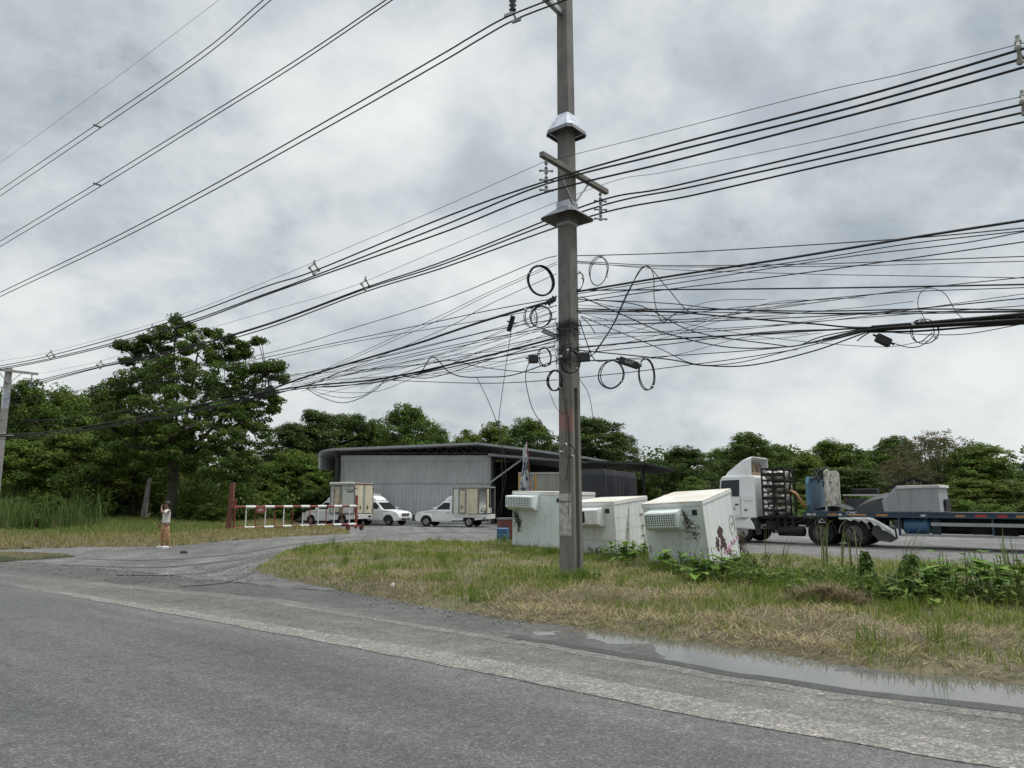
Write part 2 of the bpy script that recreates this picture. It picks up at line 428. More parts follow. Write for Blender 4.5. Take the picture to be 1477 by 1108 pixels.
# lane (the dark carriageway), shoulder, worn edge line
up_ = [ext(p, (.61, .79), 1.5) for p in line_lo]
sheet('road', [ext(far_l, (.6, .8), 1.5)] + up_ + [ext(near_r, (.61, .79), 1.5), ext(near_r, (-.61, -.79), 3), (near_r[0] - 20, near_r[1] - 26), (-30, -28), (-95, 48)], -.004, M['asphalt'])
lip_l = ext(lip[0], (-.82, .57), 80); lip_r = ext(lip[-1], RD, 26)
sheet('road_shoulder', [far_l] + line_lo + [near_r, lip_r] + lip[::-1] + [lip_l], 0.0, M['shoulder'], jag=.05, step=.2, thick=.02)
sheet('road_edge_line', line_lo + [near_r, near_rh] + line_hi[::-1], .004, M['line'], jag=.05, step=.12, thick=.006)
sheet('road_edge_strip', [ext(p, (-.55, -.8), .42) for p in lip[1:]] + [ext(p, (-.55, -.8), .20) for p in lip[1:]][::-1], .003, M['strip'], jag=.05, step=.1, thick=.004)
sheet('wet_road_edge', [ext(p, (-.55, -.8), .16) for p in lip[4:]] + [ext(lip[-1], RD, 4)] + [ext(p, (.55, .8), .04) for p in lip[4:]][::-1], .0035, M['wet'], jag=.06, step=.1, thick=.004)
# dirt gutter between the asphalt lip and the grass
ge_r = ext(grass_edge[-1], RD, 26)
gutter = [ext(p, (-.55, -.8), .35) for p in [g(-60, 826), g(150, 842), g(400, 866), g(560, 891), g(740, 919), g(935, 950), g(1080, 976), g(1250, 999), g(1477, 1026)]]
gutter_poly = [lip_l] + gutter + [ext(gutter[-1], RD, 26), ext(ge_r, (.6, .8), 2)] + [ext(p, (.5, .8), 1.2) for p in grass_edge[::-1]] + [g(330, 815), g(150, 812), g(0, 806), ext(g(0, 806), (-.82, .57), 80)]
for tk_, w_ in (([(110, 806), (220, 808), (330, 800), (420, 786), (500, 776)], .30), ([(90, 815), (230, 818), (350, 806), (450, 788), (540, 776)], .34), ([(170, 829), (290, 827), (365, 808), (440, 792)], .28), ([(260, 846), (330, 838), (372, 822)], .22), ([(560, 772), (640, 768), (720, 769)], .4)):
    ps = [Vector((*g(*p), 0)) for p in tk_]; ps = catmull(ps, 6); L_ = []; R_ = []
    for i, p in enumerate(ps):
        d_ = (ps[min(i+1, len(ps)-1)] - ps[max(i-1, 0)]).normalized(); n_ = Vector((-d_.y, d_.x, 0)); k_ = w_ * .5 * math.sin(math.pi * (i + .6) / (len(ps) + .2)) ** .5
        L_.append((p + n_*k_)[:2]); R_.append((p - n_*k_)[:2])
    sheet('tyre_track', L_ + R_[::-1], .004, M['track'], jag=.06, step=.12, thick=.04)
# the yard and its driveway
sheet('yard', [ext(g(-60, 806), (-.82, .57), 40), g(0, 808), g(150, 820), g(400, 846), g(470, 852), g(560, 850), g(740, 840), (12, 17), (30, 8), (60, 20), (60, 62), (20, 84), (-20, 84), (-22, 56), (-14, 45), g(330, 771), g(235, 778), g(100, 779), g(-60, 780), ext(g(-60, 780), (-.82, .57), 40)], -.006, M['yard'], jag=.1)
# puddles
sheet('gutter_water', [g(560, 880)] + gutter[4:] + [ext(gutter[-1], RD, 5), ext(ge_r, (-RD.x, -RD.y), 21)] + [ext(p, (.5, .8), .5) for p in grass_edge[::-1][:6]], -.020, M['water'])
sheet('puddle', [g(-40, 795), g(30, 796), g(95, 799), g(110, 803), g(40, 808), g(-40, 812)], .002, M['water'], jag=.1, step=.2)
sheet('puddle', [g(1190, 1005), g(1222, 1006), g(1218, 1011), g(1195, 1010)], .004, M['water'], jag=.03, step=.04, thick=.004)

# ---------------------------------------------------------------- grassy banks
def sdist(P, poly):
    """signed distance (inside positive) of points Nx2 to polygon"""
    poly = np.array(poly); n = len(poly); d = np.full(len(P), 1e9); ins = np.zeros(len(P), bool)
    for i in range(n):
        a = poly[i]; c = poly[(i+1) % n]; e = c - a; wv = P - a
        tt = np.clip((wv @ e) / (e @ e), 0, 1)
        d = np.minimum(d, np.linalg.norm(wv - tt[:, None] * e, axis=1))
        cond = (a[1] > P[:, 1]) != (c[1] > P[:, 1])
        xin = (c[0]-a[0]) * (P[:, 1]-a[1]) / (c[1]-a[1] + 1e-12) + a[0]
        ins ^= cond & (P[:, 0] < xin)
    return np.where(ins, d, -d)
def vnoise(P, s, seed=0):
    """cheap smooth 2-D value noise 0..1"""
    r = np.random.default_rng(seed); T = r.random((64, 64)); Q = P * s + 31.7
    i = np.floor(Q).astype(int); f = Q - i; f = f*f*(3-2*f)
    a = T[i[:,0] % 64, i[:,1] % 64]; b_ = T[(i[:,0]+1) % 64, i[:,1] % 64]; c = T[i[:,0] % 64, (i[:,1]+1) % 64]; d = T[(i[:,0]+1) % 64, (i[:,1]+1) % 64]
    return (a*(1-f[:,0])+b_*f[:,0])*(1-f[:,1]) + (c*(1-f[:,0])+d*f[:,0])*f[:,1]
# the dirt gutter itself: uneven, lower to the right where water stands
def gutter_mesh():
    xs = np.arange(-22, 24, .09); ys = np.arange(-3, 32, .09); X, Y = np.meshgrid(xs, ys); P = np.stack([X.ravel(), Y.ravel()], 1)
    d = sdist(P, gutter_poly); low = np.clip((P[:, 0] - .6) / 2.2, 0, 1)
    h = -.011 + .013 * (vnoise(P, .9, 21) - .5) + .011 * (vnoise(P, 3.3, 22) - .5) + .004 * (vnoise(P, 9, 23) - .5) - .013 * low - .004 * np.clip((P[:, 0] + 1.2) / 1.5, 0, 1)
    nx, ny = len(xs), len(ys); ok = (d > -.1).reshape(ny, nx); idx = np.arange(nx*ny).reshape(ny, nx)
    cell = ok[:-1, :-1] & ok[1:, :-1] & ok[:-1, 1:] & ok[1:, 1:]
    F = np.stack([idx[:-1, :-1][cell], idx[:-1, 1:][cell], idx[1:, 1:][cell], idx[1:, :-1][cell]], 1)
    used = np.unique(F); remap = -np.ones(nx*ny, int); remap[used] = np.arange(len(used))
    return np_mesh('gutter', np.column_stack([P, h])[used], remap[F], M['mud'], smooth=True)
verge_poly = grass_edge + [ge_r, ext(g(1477, 819), RD, 34), g(1477, 819), g(1300, 813), g(1090, 803), g(1000, 795), g(862, 786), g(740, 782), g(600, 780), g(470, 786), g(405, 798)]
bank_poly = [ext(g(0, 793), (-.82, .57), 30), g(0, 793), g(120, 789), g(235, 789), g(330, 780), g(420, 774), g(505, 770), g(500, 766.5), g(425, 765), g(415, 757), (-17, 60), (-60, 72)]
def bank_h(P, poly, top):
    d = sdist(P, poly)
    base = np.clip(d * .22, -.12, top)
    return base + np.where(d > 0, np.minimum(d, 1) * (.12 * (vnoise(P, .9, 1) - .4) + .07 * (vnoise(P, 3.1, 2) - .5)), 0) - .014, d
def bank_mesh(name, poly, top, step, bounds):
    x0, x1, y0, y1 = bounds
    xs = np.arange(x0, x1, step); ys = np.arange(y0, y1, step)
    X, Y = np.meshgrid(xs, ys); P = np.stack([X.ravel(), Y.ravel()], 1)
    h, d = bank_h(P, poly, top)
    nx, ny = len(xs), len(ys)
    ok = (d > -.25).reshape(ny, nx)
    idx = np.arange(nx*ny).reshape(ny, nx)
    cell = ok[:-1, :-1] & ok[1:, :-1] & ok[:-1, 1:] & ok[1:, 1:]
    F = np.stack([idx[:-1, :-1][cell], idx[:-1, 1:][cell], idx[1:, 1:][cell], idx[1:, :-1][cell]], 1)
    used = np.unique(F); remap = -np.ones(nx*ny, int); remap[used] = np.arange(len(used))
    V = np.column_stack([P, h])[used]
    return np_mesh(name, V, remap[F], M['soil'], smooth=True)
def np_mesh(name, V, F, mat, cols=None, smooth=False):
    me = bpy.data.meshes.new(name)
    k = F.shape[1]
    me.vertices.add(len(V)); me.vertices.foreach_set('co', np.ascontiguousarray(V, np.float32).ravel())
    me.loops.add(F.size); me.loops.foreach_set('vertex_index', np.ascontiguousarray(F, np.int32).ravel())
    me.polygons.add(len(F)); me.polygons.foreach_set('loop_start', np.arange(0, F.size, k, dtype=np.int32))
    me.update(calc_edges=True)
    if cols is not None:
        ca = me.color_attributes.new('Col', 'FLOAT_COLOR', 'POINT')
        ca.data.foreach_set('color', np.ascontiguousarray(np.column_stack([cols, np.ones(len(cols))]), np.float32).ravel())
    me.materials.append(mat)
    if smooth: me.shade_smooth()
    o = bpy.data.objects.new(name, me); C.objects.link(o)
    return o
def leaf_mat(name, transl=.3, rough=.5, tint=(1, 1, 1)):
    m, t, b = newmat(name)
    a = t.new('ShaderNodeAttribute', attribute_name='Col')
    c = t.mix(1.0, a.outputs['Color'], tint, 'MULTIPLY')
    t.link(c, b.inputs['Base Color']); b.inputs['Roughness'].default_value = rough
    b.inputs['Specular IOR Level'].default_value = .08
    tr = t.new('ShaderNodeBsdfTranslucent'); t.link(c, tr.inputs['Color'])
    mx = t.new('ShaderNodeMixShader'); mx.inputs[0].default_value = transl
    t.link(b.outputs[0], mx.inputs[1]); t.link(tr.outputs[0], mx.inputs[2])
    t.link(mx.outputs[0], t.n['Material Output'].inputs['Surface'])
    return m
M['blade'] = leaf_mat('grass blades', .35, .6)
M['leaf'] = leaf_mat('tree leaves', .25, .45)
def mixc(a, b, f): return np.array(a)[None]*(1-f[:, None]) + np.array(b)[None]*f[:, None]

gutter_mesh()['kind'] = 'structure'
o = bank_mesh('grass_verge', verge_poly, .07, .14, (-8, 34, -6, 32)); o['kind'] = 'structure'
o = bank_mesh('grass_bank', bank_poly, .25, .4, (-62, -5, 24, 75)); o['kind'] = 'structure'

def blades(name, base, length, width, lean, cols, bend=.5, k1=.55):
    """5-vertex bent blades"""
    n = len(base); az = rng.random(n) * 2*np.pi
    d = np.stack([np.cos(az), np.sin(az), np.zeros(n)], 1); s = np.stack([-np.sin(az), np.cos(az), np.zeros(n)], 1)
    up = np.array([0, 0, 1.0])
    th1 = lean * k1; th2 = np.minimum(lean * (1 + bend), 1.75)
    L1 = length * .55; L2 = length * .45
    mid = base + d * (np.sin(th1) * L1)[:, None] + up * (np.cos(th1) * L1)[:, None]
    tip = mid + d * (np.sin(th2) * L2)[:, None] + up * (np.cos(th2) * L2)[:, None]
    tip[:, 2] = np.maximum(tip[:, 2], base[:, 2] - .02)
    W = s * (width / 2)[:, None]
    V = np.stack([base - W, base + W, mid + W*.8, mid - W*.8, tip], 1).reshape(-1, 3)
    i = np.arange(n) * 5
    F = np.concatenate([np.stack([i, i+1, i+2, i+3], 1), np.stack([i+3, i+2, i+4, i+4], 1)])
    # triangles as degenerate quads would shade badly: build tris
    T = np.concatenate([np.stack([i, i+1, i+2], 1), np.stack([i, i+2, i+3], 1), np.stack([i+3, i+2, i+4], 1)])
    return np_mesh(name, V, T, M['blade'], np.repeat(cols, 5, 0))
def scatter(poly, n, bounds, ref=11.0, power=1.25):
    x0, x1, y0, y1 = bounds
    P = np.stack([rng.uniform(x0, x1, n), rng.uniform(y0, y1, n)], 1)
    d = sdist(P, poly)
    dist = np.linalg.norm(P, axis=1)
    vis = np.abs(P[:, 0]) < P[:, 1] * .80 + 2.5
    keep = (d > -.03) & (rng.random(n) < np.minimum(1, (ref / dist) ** power)) & vis
    return P[keep], d[keep]

RE = np.array(grass_edge + [ge_r])
def roaddist(P):
    d = np.full(len(P), 1e9)
    for i in range(len(RE) - 1):
        a, c = RE[i], RE[i+1]; e = c - a; wv = P - a
        tt = np.clip((wv @ e) / (e @ e), 0, 1); d = np.minimum(d, np.linalg.norm(wv - tt[:, None]*e, axis=1))
    return d
VB = (-8, 22, 3, 31)
P, d = scatter(verge_poly, 760000, VB)
k_ = (d > -.02) & (rng.random(len(P)) < np.clip(.25 + 1.5 * vnoise(P, 1.9, 31) * vnoise(P, .8, 33) * 1.6, 0, 1)); P = P[k_]; d = d[k_]
rd = roaddist(P)
h, _ = bank_h(P, verge_poly, .07)
greenness = vnoise(P, .75, 5) * .55 + vnoise(P, 2.6, 6) * .45
left = np.clip((1.5 - P[:, 0]) / 5, 0, 1)
greenness = greenness + .06 * left + .10 * np.clip(rd - 1.6, 0, 1.5) - .10
isg = rng.random(len(P)) < np.clip((greenness - .28) * 2.4, .12, .92)
# green blades
Pg = P[isg]; n = len(Pg); hg = h[isg]; gg = greenness[isg]
L = rng.uniform(.05, .16, n) * np.clip(.45 + d[isg] * 1.2, 0, 1) * (.6 + .9 * np.clip(gg, 0, 1)) * np.where(rng.random(n) < .06, 1.9, 1)
f = np.clip(rng.normal(.45, .25, n), 0, 1)
cols = mixc((.07, .13, .016), (.25, .31, .05), f); y = rng.random(n) < .2; cols[y] = mixc((.30, .26, .10), (.42, .36, .18), rng.random(y.sum()))
o = blades('verge_grass', np.column_stack([Pg, hg]), L, rng.uniform(.006, .012, n) * (np.linalg.norm(Pg, axis=1) / 11) ** .5, np.abs(rng.normal(.55, .35, n)), cols); tag(o, kind='stuff')
# dry straw, lying
Ps = P[~isg]; n = len(Ps); hs = h[~isg]
L = rng.uniform(.08, .34, n) * np.clip(.55 + .8 * d[~isg], 0, 1)
f = np.clip(rng.random(n) * .7 + .5 * (vnoise(Ps, 1.3, 41) - .3), 0, 1); cols = mixc((.26, .205, .11), (.60, .50, .30), f); dk = rng.random(n) < .25; cols[dk] = mixc((.085, .065, .04), (.16, .125, .07), rng.random(dk.sum()))
o = blades('dry_cut_grass', np.column_stack([Ps, hs + rng.uniform(0, .10, n) * vnoise(Ps, 2.2, 43)]), L, rng.uniform(.005, .010, n), np.clip(rng.normal(1.32, .2, n), .6, 1.6), cols, .1, .95); tag(o, kind='stuff')
# longer tufts that the mower missed
Pt, dt = scatter(verge_poly, 1500, VB, 14, 1.0); Pt = Pt[dt > .5]
Pt = Pt[rng.random(len(Pt)) < np.clip(1.6 * (vnoise(Pt, .6, 51) - .25) + .25 * (Pt[:, 0] > 2), 0, 1)][:330]
def px_band(pts, n, sd):
    pts = [np.array(g(*p)) for p in pts]; k = rng.integers(0, len(pts)-1, n); f = rng.random(n)[:, None]
    return np.array(pts)[k]*(1-f) + np.array(pts)[k+1]*f + rng.normal(0, sd, (n, 2))
Pt = np.concatenate([Pt, px_band([(1080, 842), (1180, 856), (1300, 868), (1477, 878)], 260, .45), px_band([(930, 826), (1024, 836), (1075, 826)], 60, .18), px_band([(840, 812), (925, 812)], 30, .2), px_band([(738, 800), (815, 806)], 30, .2), px_band([(800, 846), (850, 846)], 16, .12)])
nt_ = 46; Pq = (Pt[:, None] + rng.normal(0, .07, (len(Pt), nt_, 2))).reshape(-1, 2); n = len(Pq); hq, _ = bank_h(Pq, verge_poly, .07)
Lq = np.repeat(rng.uniform(.16, .42, len(Pt)), nt_) * rng.uniform(.5, 1.1, n)
cols = mixc((.06, .115, .018), (.21, .28, .055), np.clip(np.repeat(rng.random(len(Pt)), nt_) * .6 + rng.random(n) * .4, 0, 1))
o = blades('verge_tufts', np.column_stack([Pq, hq]), Lq, rng.uniform(.006, .012, n), np.abs(rng.normal(.45, .3, n)), cols, .8); tag(o, kind='stuff')
# grass on the far left bank
P, d = scatter(bank_poly, 420000, (-52, -6, 25, 62), 30, 1.0)
h, _ = bank_h(P, bank_poly, .25); n = len(P)
yel = np.clip(1.1 - d / 4.0, 0, 1) * .8 + .3 * vnoise(P, .5, 9)
L = rng.uniform(.08, .25, n) * (1 + 1.3 * np.clip((d - 4) / 5, 0, 1))
isd = rng.random(n) < np.clip(yel, .1, .85)
cols = mixc((.08, .125, .028), (.19, .24, .065), rng.random(n)); cols[isd] = mixc((.25, .21, .09), (.40, .34, .17), rng.random(isd.sum()))
o = blades('bank_grass', np.column_stack([P, h]), L, rng.uniform(.014, .03, n), np.abs(rng.normal(.5, .35, n)), cols); tag(o, kind='stuff')
# ---------------------------------------------------------------- the utility pole
def conc_mat():
    m, t, b = newmat('weathered pole concrete')
    co = t.new('ShaderNodeTexCoord').outputs['Object']
    f = t.ramp(t.noise(co, 2.2, 8, .6), [(.35, 0.0), (.7, 1.0)])
    c = t.mix(f, (.195, .186, .168), (.135, .128, .116))
    mp = t.new('ShaderNodeMapping'); mp.inputs['Scale'].default_value = (9, 9, .5); t.link(co, mp.inputs['Vector'])
    f = t.math('MULTIPLY', t.ramp(t.noise(mp.outputs[0], 1.5, 7, .6), [(.5, 0.0), (.72, 1.0)]), .55)
    c = t.mix(f, c, (.075, .07, .062))
    sp = t.ramp(t.noise(co, 38, 4, .7), [(.3, .78), (.7, 1.18)]); c = t.mix(1.0, c, sp, 'MULTIPLY')
    # faded red paint band on the road side of the pole, 3.4 to 4 m up
    sx = t.new('ShaderNodeSeparateXYZ'); t.link(co, sx.inputs[0])
    z = t.math('ADD', sx.outputs[2], t.math('MULTIPLY', t.noise(co, 5, 4), .25))
    band = t.math('MULTIPLY', t.ramp(t.math('SUBTRACT', z, 3.35), [(0.0, 0.0), (.12, 1.0)]), t.ramp(t.math('SUBTRACT', z, 3.7), [(0.0, 1.0), (.3, 0.0)]))
    band = t.math('MULTIPLY', band, t.ramp(t.noise(co, 11, 6, .7), [(.35, .1), (.6, .8)]))
    side = t.math('LESS_THAN', sx.outputs[1], -.1)
    c = t.mix(t.math('MULTIPLY', band, side), c, (.34, .13, .10))
    t.link(c, b.inputs['Base Color']); b.inputs['Roughness'].default_value = .9
    bn = t.new('ShaderNodeBump'); bn.inputs['Strength'].default_value = .35; bn.inputs['Distance'].default_value = .01
    t.link(t.noise(co, 45, 5, .7), bn.inputs['Height']); t.link(bn.outputs[0], b.inputs['Normal'])
    return m
M['concrete'] = conc_mat()
PROT = math.atan2(LD.y, LD.x)
pole = thing('utility_pole', 'tall square concrete utility pole on the grass verge, hung with coiled cables', 'utility pole', (POLE.x, POLE.y, 0), PROT)
def pw(z): return .385 - .0068 * z           # width of the tapered shaft
mb = MB()
def ring(z, notch):
    hw = pw(z) / 2; c = .018
    if notch:
        a = hw * .36; dp = hw * .55
        return [(-hw+c, -hw), (hw-c, -hw), (hw, -hw+c), (hw, -a), (hw-dp, -a+.02), (hw-dp, a-.02), (hw, a), (hw, hw-c), (hw-c, hw), (-hw+c, hw), (-hw, hw-c), (-hw, a), (-hw+dp, a-.02), (-hw+dp, -a+.02), (-hw, -a), (-hw, -hw+c)]
    return [(-hw+c, -hw), (hw-c, -hw), (hw, -hw+c), (hw, -hw*.36), (hw, -hw*.34), (hw, hw*.34), (hw, hw*.36), (hw, hw-c), (hw-c, hw), (-hw+c, hw), (-hw, hw-c), (-hw, hw*.36), (-hw, hw*.34), (-hw, -hw*.34), (-hw, -hw*.36), (-hw, -hw+c)]
levels = [(-.3, 1), (4.22, 1), (4.24, 0), (9, 0), (14, 0), (20.0, 0)]
vs = []; 
for z, nt in levels: vs += [(x, y, z) for x, y in ring(z, nt)]
fs = [(i*16+j, i*16+(j+1) % 16, (i+1)*16+(j+1) % 16, (i+1)*16+j) for i in range(len(levels)-1) for j in range(16)]
fs += [tuple(range(16))[::-1], tuple(range((len(levels)-1)*16, len(levels)*16))]
mb.add(vs, fs).build('shaft', M['concrete'], pole)
for z in np.arange(.7, 19, .75):
    hw = pw(z) / 2
    MB().cyl((.02*math.sin(z*7), -hw-.002, z), (.02*math.sin(z*7), -hw+.01, z), .014, n=8).build('bolt_hole', M['grille_dark'], pole)
    if z > 4.4: MB().cyl((hw+.002, .03, z+.3), (hw-.01, .03, z+.3), .013, n=8).build('bolt_hole', M['grille_dark'], pole)

# painted stencil plates on the road side
for (z0, z1) in ((2.02, 2.21), (1.16, 1.98)):
    z0 *= .86; z1 *= .86
    hw = pw(z0) / 2
    MB().box(-hw*.97, hw*.80, -hw-.006, -hw+.02, z0, z1).build('painted_plate', M['plate'], pole)
for i, (x, z, w_, h_) in enumerate(((-.08,1.80,.05,.09),(-.01,1.80,.06,.10),(.06,1.81,.05,.08),(-.02,1.55,.07,.10),(.0,1.36,.09,.09),(-.03,1.20,.05,.10),(.02,1.06,.16,.07))):
    hw = pw(z) / 2 + .009
    b = MB()
    b.box(x-w_/2, x-w_/2+.018, -hw, -hw+.004, z-h_/2, z+h_/2); b.box(x+w_/2-.018, x+w_/2, -hw, -hw+.004, z-h_/2, z+h_/2*(1 if i % 2 else .2))
    b.box(x-w_/2, x+w_/2, -hw-.001, -hw+.003, z+h_/2-.018, z+h_/2); b.box(x-w_/2, x+w_/2, -hw-.001, -hw+.003, z-.01, z+.008)
    b.build('stencil_mark', M['marks'], pole)
# conical guards: a glossy skirt high up and a flat flared one below the crossarm
def skirt(name, zt, zb, rt, rb, mat, th=.02, louv=False):
    b = MB(); vs = []
    for (z, r) in ((zt, rt), (zb, rb), (zb, rb - th*1.5), (zt - th, rt - .002)):
        cc = r * .25
        vs += [(-r+cc,-r,z),(r-cc,-r,z),(r,-r+cc,z),(r,r-cc,z),(r-cc,r,z),(-r+cc,r,z),(-r,r-cc,z),(-r,-r+cc,z)]
    fs = [(i*8+j, i*8+(j+1) % 8, (i+1)*8+(j+1) % 8, (i+1)*8+j) for i in range(3) for j in range(8)]
    b.add(vs, fs); o = b.build(name, mat, pole)
    return o
zc = PY(815, 320, POLE.y).z
skirt('rain_guard', zc+.32, zc+.05, pw(zc)/2+.012, .50, M['hood_dark'])
MB().box(-pw(zc)/2-.015, pw(zc)/2+.015, -pw(zc)/2-.015, pw(zc)/2+.015, zc+.30, zc+.46).build('guard_band', M['foil'], pole)
MB().box(-pw(zc)/2-.012, pw(zc)/2+.012, -pw(zc)/2-.012, pw(zc)/2+.012, zc-.12, zc-.05).build('guard_band', M['galv'], pole)
zu = PY(815, 195, POLE.y).z
skirt('bird_guard', zu+.48, zu+.08, pw(zu)/2+.012, .36, M['foil'], .02)
skirt('bird_guard_rim', zu+.078, zu-.02, .362, .385, M['hood_dark'], .02)
# crossarm (perpendicular to the line) with two hangers
a0, a1 = LP(775, 229, 1.15), LP(872, 279, -1.4)
zarm = (PY(823, 254, POLE.y).z)
arm_y = -pw(zarm)/2 - .001
arm = MB().bar((pw(zarm)/2+.062, -1.28, zarm), (pw(zarm)/2+.062, 1.40, zarm), .12, .12).build('crossarm', M['concrete'], pole, bevel=.01)
b = MB(); b.bar((pw(zarm)/2+.03, -.62, zarm-.05), (pw(zarm)/2+.02, -.02, zarm-.75), .03); b.bar((pw(zarm)/2+.03, .62, zarm-.05), (pw(zarm)/2+.02, .02, zarm-.75), .03)
b.build('crossarm_brace', M['galv'], pole)
def insulator(parent, top, length, mat, name='insulator'):
    b = MB(); pts = []; rs = []
    n = 26
    for i in range(n + 1):
        pts.append(Vector(top) + Vector((0, 0, -length * i / n))); rs.append(.016 + (.032 if i % 4 == 2 else .012 if i % 2 else 0))
    b.tube(pts, rs, 10)
    for q in (.32, .62, .95):
        z = top[2] - length * q; b.bar((top[0] - .12, top[1] - .06, z + .02), (top[0] + .12, top[1] + .06, z - .02), .03)
        b.ell((top[0] - .12, top[1] - .06, z + .02), .032, 8, 6); b.ell((top[0] + .12, top[1] + .06, z - .02), .032, 8, 6)
    return b.build(name, mat, parent, smooth=False)
insulator(pole, (pw(zarm)/2+.06, -1.10, zarm-.10), .72, M['insul'])
insulator(pole, (pw(zarm)/2+.06, 1.10, zarm-.10), .72, M['insul'])
for yy in (-1.10, 1.10): MB().cyl((pw(zarm)/2+.06, yy, zarm-.02), (pw(zarm)/2+.06, yy, zarm-.12), .02, n=8).build('hanger_bolt', M['galv'], pole)
# high arms above the frame carrying the transmission pairs
ins_pt = LP(735, 30, 2.0)
A_HI = 2.0
for k, zz_ in enumerate((ins_pt.z + 1.05, ins_pt.z + 3.4, ins_pt.z + 5.8)):
    MB().bar((0, -.1, zz_ + .1), (0, -A_HI - .15, zz_ + .25), .12).build('high_arm', M['galv'], pole)
    bb = MB(); pts = []; rs = []
    lo_ = zz_ - 1.0
    for i in range(21):
        pts.append((0, -A_HI, zz_ + .2 - (zz_ + .2 - lo_ - .12) * i / 20)); rs.append(.085 if i % 2 else .03)
    bb.tube(pts, rs, 12); bb.build('insulator', M['insul_dark'], pole, smooth=True)
    bb = MB(); bb.bar((-.12, -A_HI-.13, lo_), (.12, -A_HI-.13, lo_ - .03), .06); bb.bar((-.12, -A_HI+.13, lo_), (.12, -A_HI+.13, lo_ - .03), .06); bb.bar((0, -A_HI-.13, lo_), (0, -A_HI, lo_ + .14), .04); bb.bar((0, -A_HI+.13, lo_), (0, -A_HI, lo_ + .14), .04)
    bb.build('line_clamp', M['galv'], pole)
b = MB().bar((-pw(6)/2 - .02, -.05, 5.42), (-pw(6)/2 - .48, -.12, 5.66), .05, .12).build('side_bracket', M['galv'], pole)
# wrapped tails of wire round the shaft
b = MB(); rr = random.Random(3)
for zc0, k in ((5.55, 16), (4.98, 12)):
    for i in range(k):
        z = zc0 + rr.uniform(-.2, .2); hw = pw(z)/2 + rr.uniform(.01, .035); s0 = rr.uniform(-.15, .15)
        pts = [(-hw, hw*.3, z-s0*.5), (-hw, -hw, z), (0, -hw-rr.uniform(0, .05), z+s0*.4), (hw, -hw, z+s0*.6), (hw, 0, z+s0), (hw, hw, z+s0*.7)]
        b.tube(catmull(pts, 5), .006, 5)
    for i in range(k):
        x = rr.uniform(-.22, .22); z = zc0 + rr.uniform(-.1, .3); y = -pw(z)/2 - rr.uniform(.01, .06)
        pts = [(x, y, z), (x + rr.uniform(-.15, .15), y - rr.uniform(0, .1), z - rr.uniform(.1, .3)), (x + rr.uniform(-.2, .2), y, z - rr.uniform(.3, .7))]
        b.tube(catmull(pts, 6), .005, 5)
tag(b.build('wire_wrapping', M['cable'], pole), kind='stuff')
b = MB()
for (x0, x1, z0, z1) in ((-.06, .02, 4.4, 2.7), (.05, .08, 4.0, 1.4), (.11, .03, 3.6, 2.2)):
    b.tube(catmull([(x0, -pw(3)/2 - .012, z0), ((x0+x1)/2 + .05, -pw(3)/2 - .014, (z0+z1)/2), (x1, -pw(2)/2 - .012, z1)], 6), .005, 5)
b.build('riser_wire', M['cable'], pole)

# second pole far left along the line
far = LP(13, 531, 0)
p2 = thing('utility_pole', 'distant concrete utility pole with crossarm at the left edge, in front of dark trees', 'utility pole', (far.x, far.y, 0), PROT)
b = MB(); vs = []
for z, hw in ((-.3, .17), (far.z, .14)): vs += [(-hw,-hw,z),(hw,-hw,z),(hw,hw,z),(-hw,hw,z)]
b.add(vs, [(0,1,5,4),(1,2,6,5),(2,3,7,6),(3,0,4,7),(4,5,6,7)]).build('shaft', M['concrete_old'], p2)
MB().bar((.2, -1.3, far.z-.18), (.2, 1.4, far.z-.18), .13).build('crossarm', M['concrete_old'], p2)
b = MB(); b.bar((.2, -.6, far.z-.22), (.16, 0, far.z-.9), .035); b.bar((.2, .6, far.z-.22), (.16, 0, far.z-.9), .035); b.build('crossarm_brace', M['galv'], p2)
for yy in (-1.1, 1.1): insulator(p2, (.2, yy, far.z-.26), .72, M['insul'])
MB().bar((.15, -.5, PY(10, 627, far.y).z), (.15, .5, PY(10, 627, far.y).z), .1).build('cable_bracket', M['galv'], p2)
MB().box(-.15, .15, -.15, .15, far.z-2.3, far.z-1.2).build('metal_sleeve', M['foil'], p2)

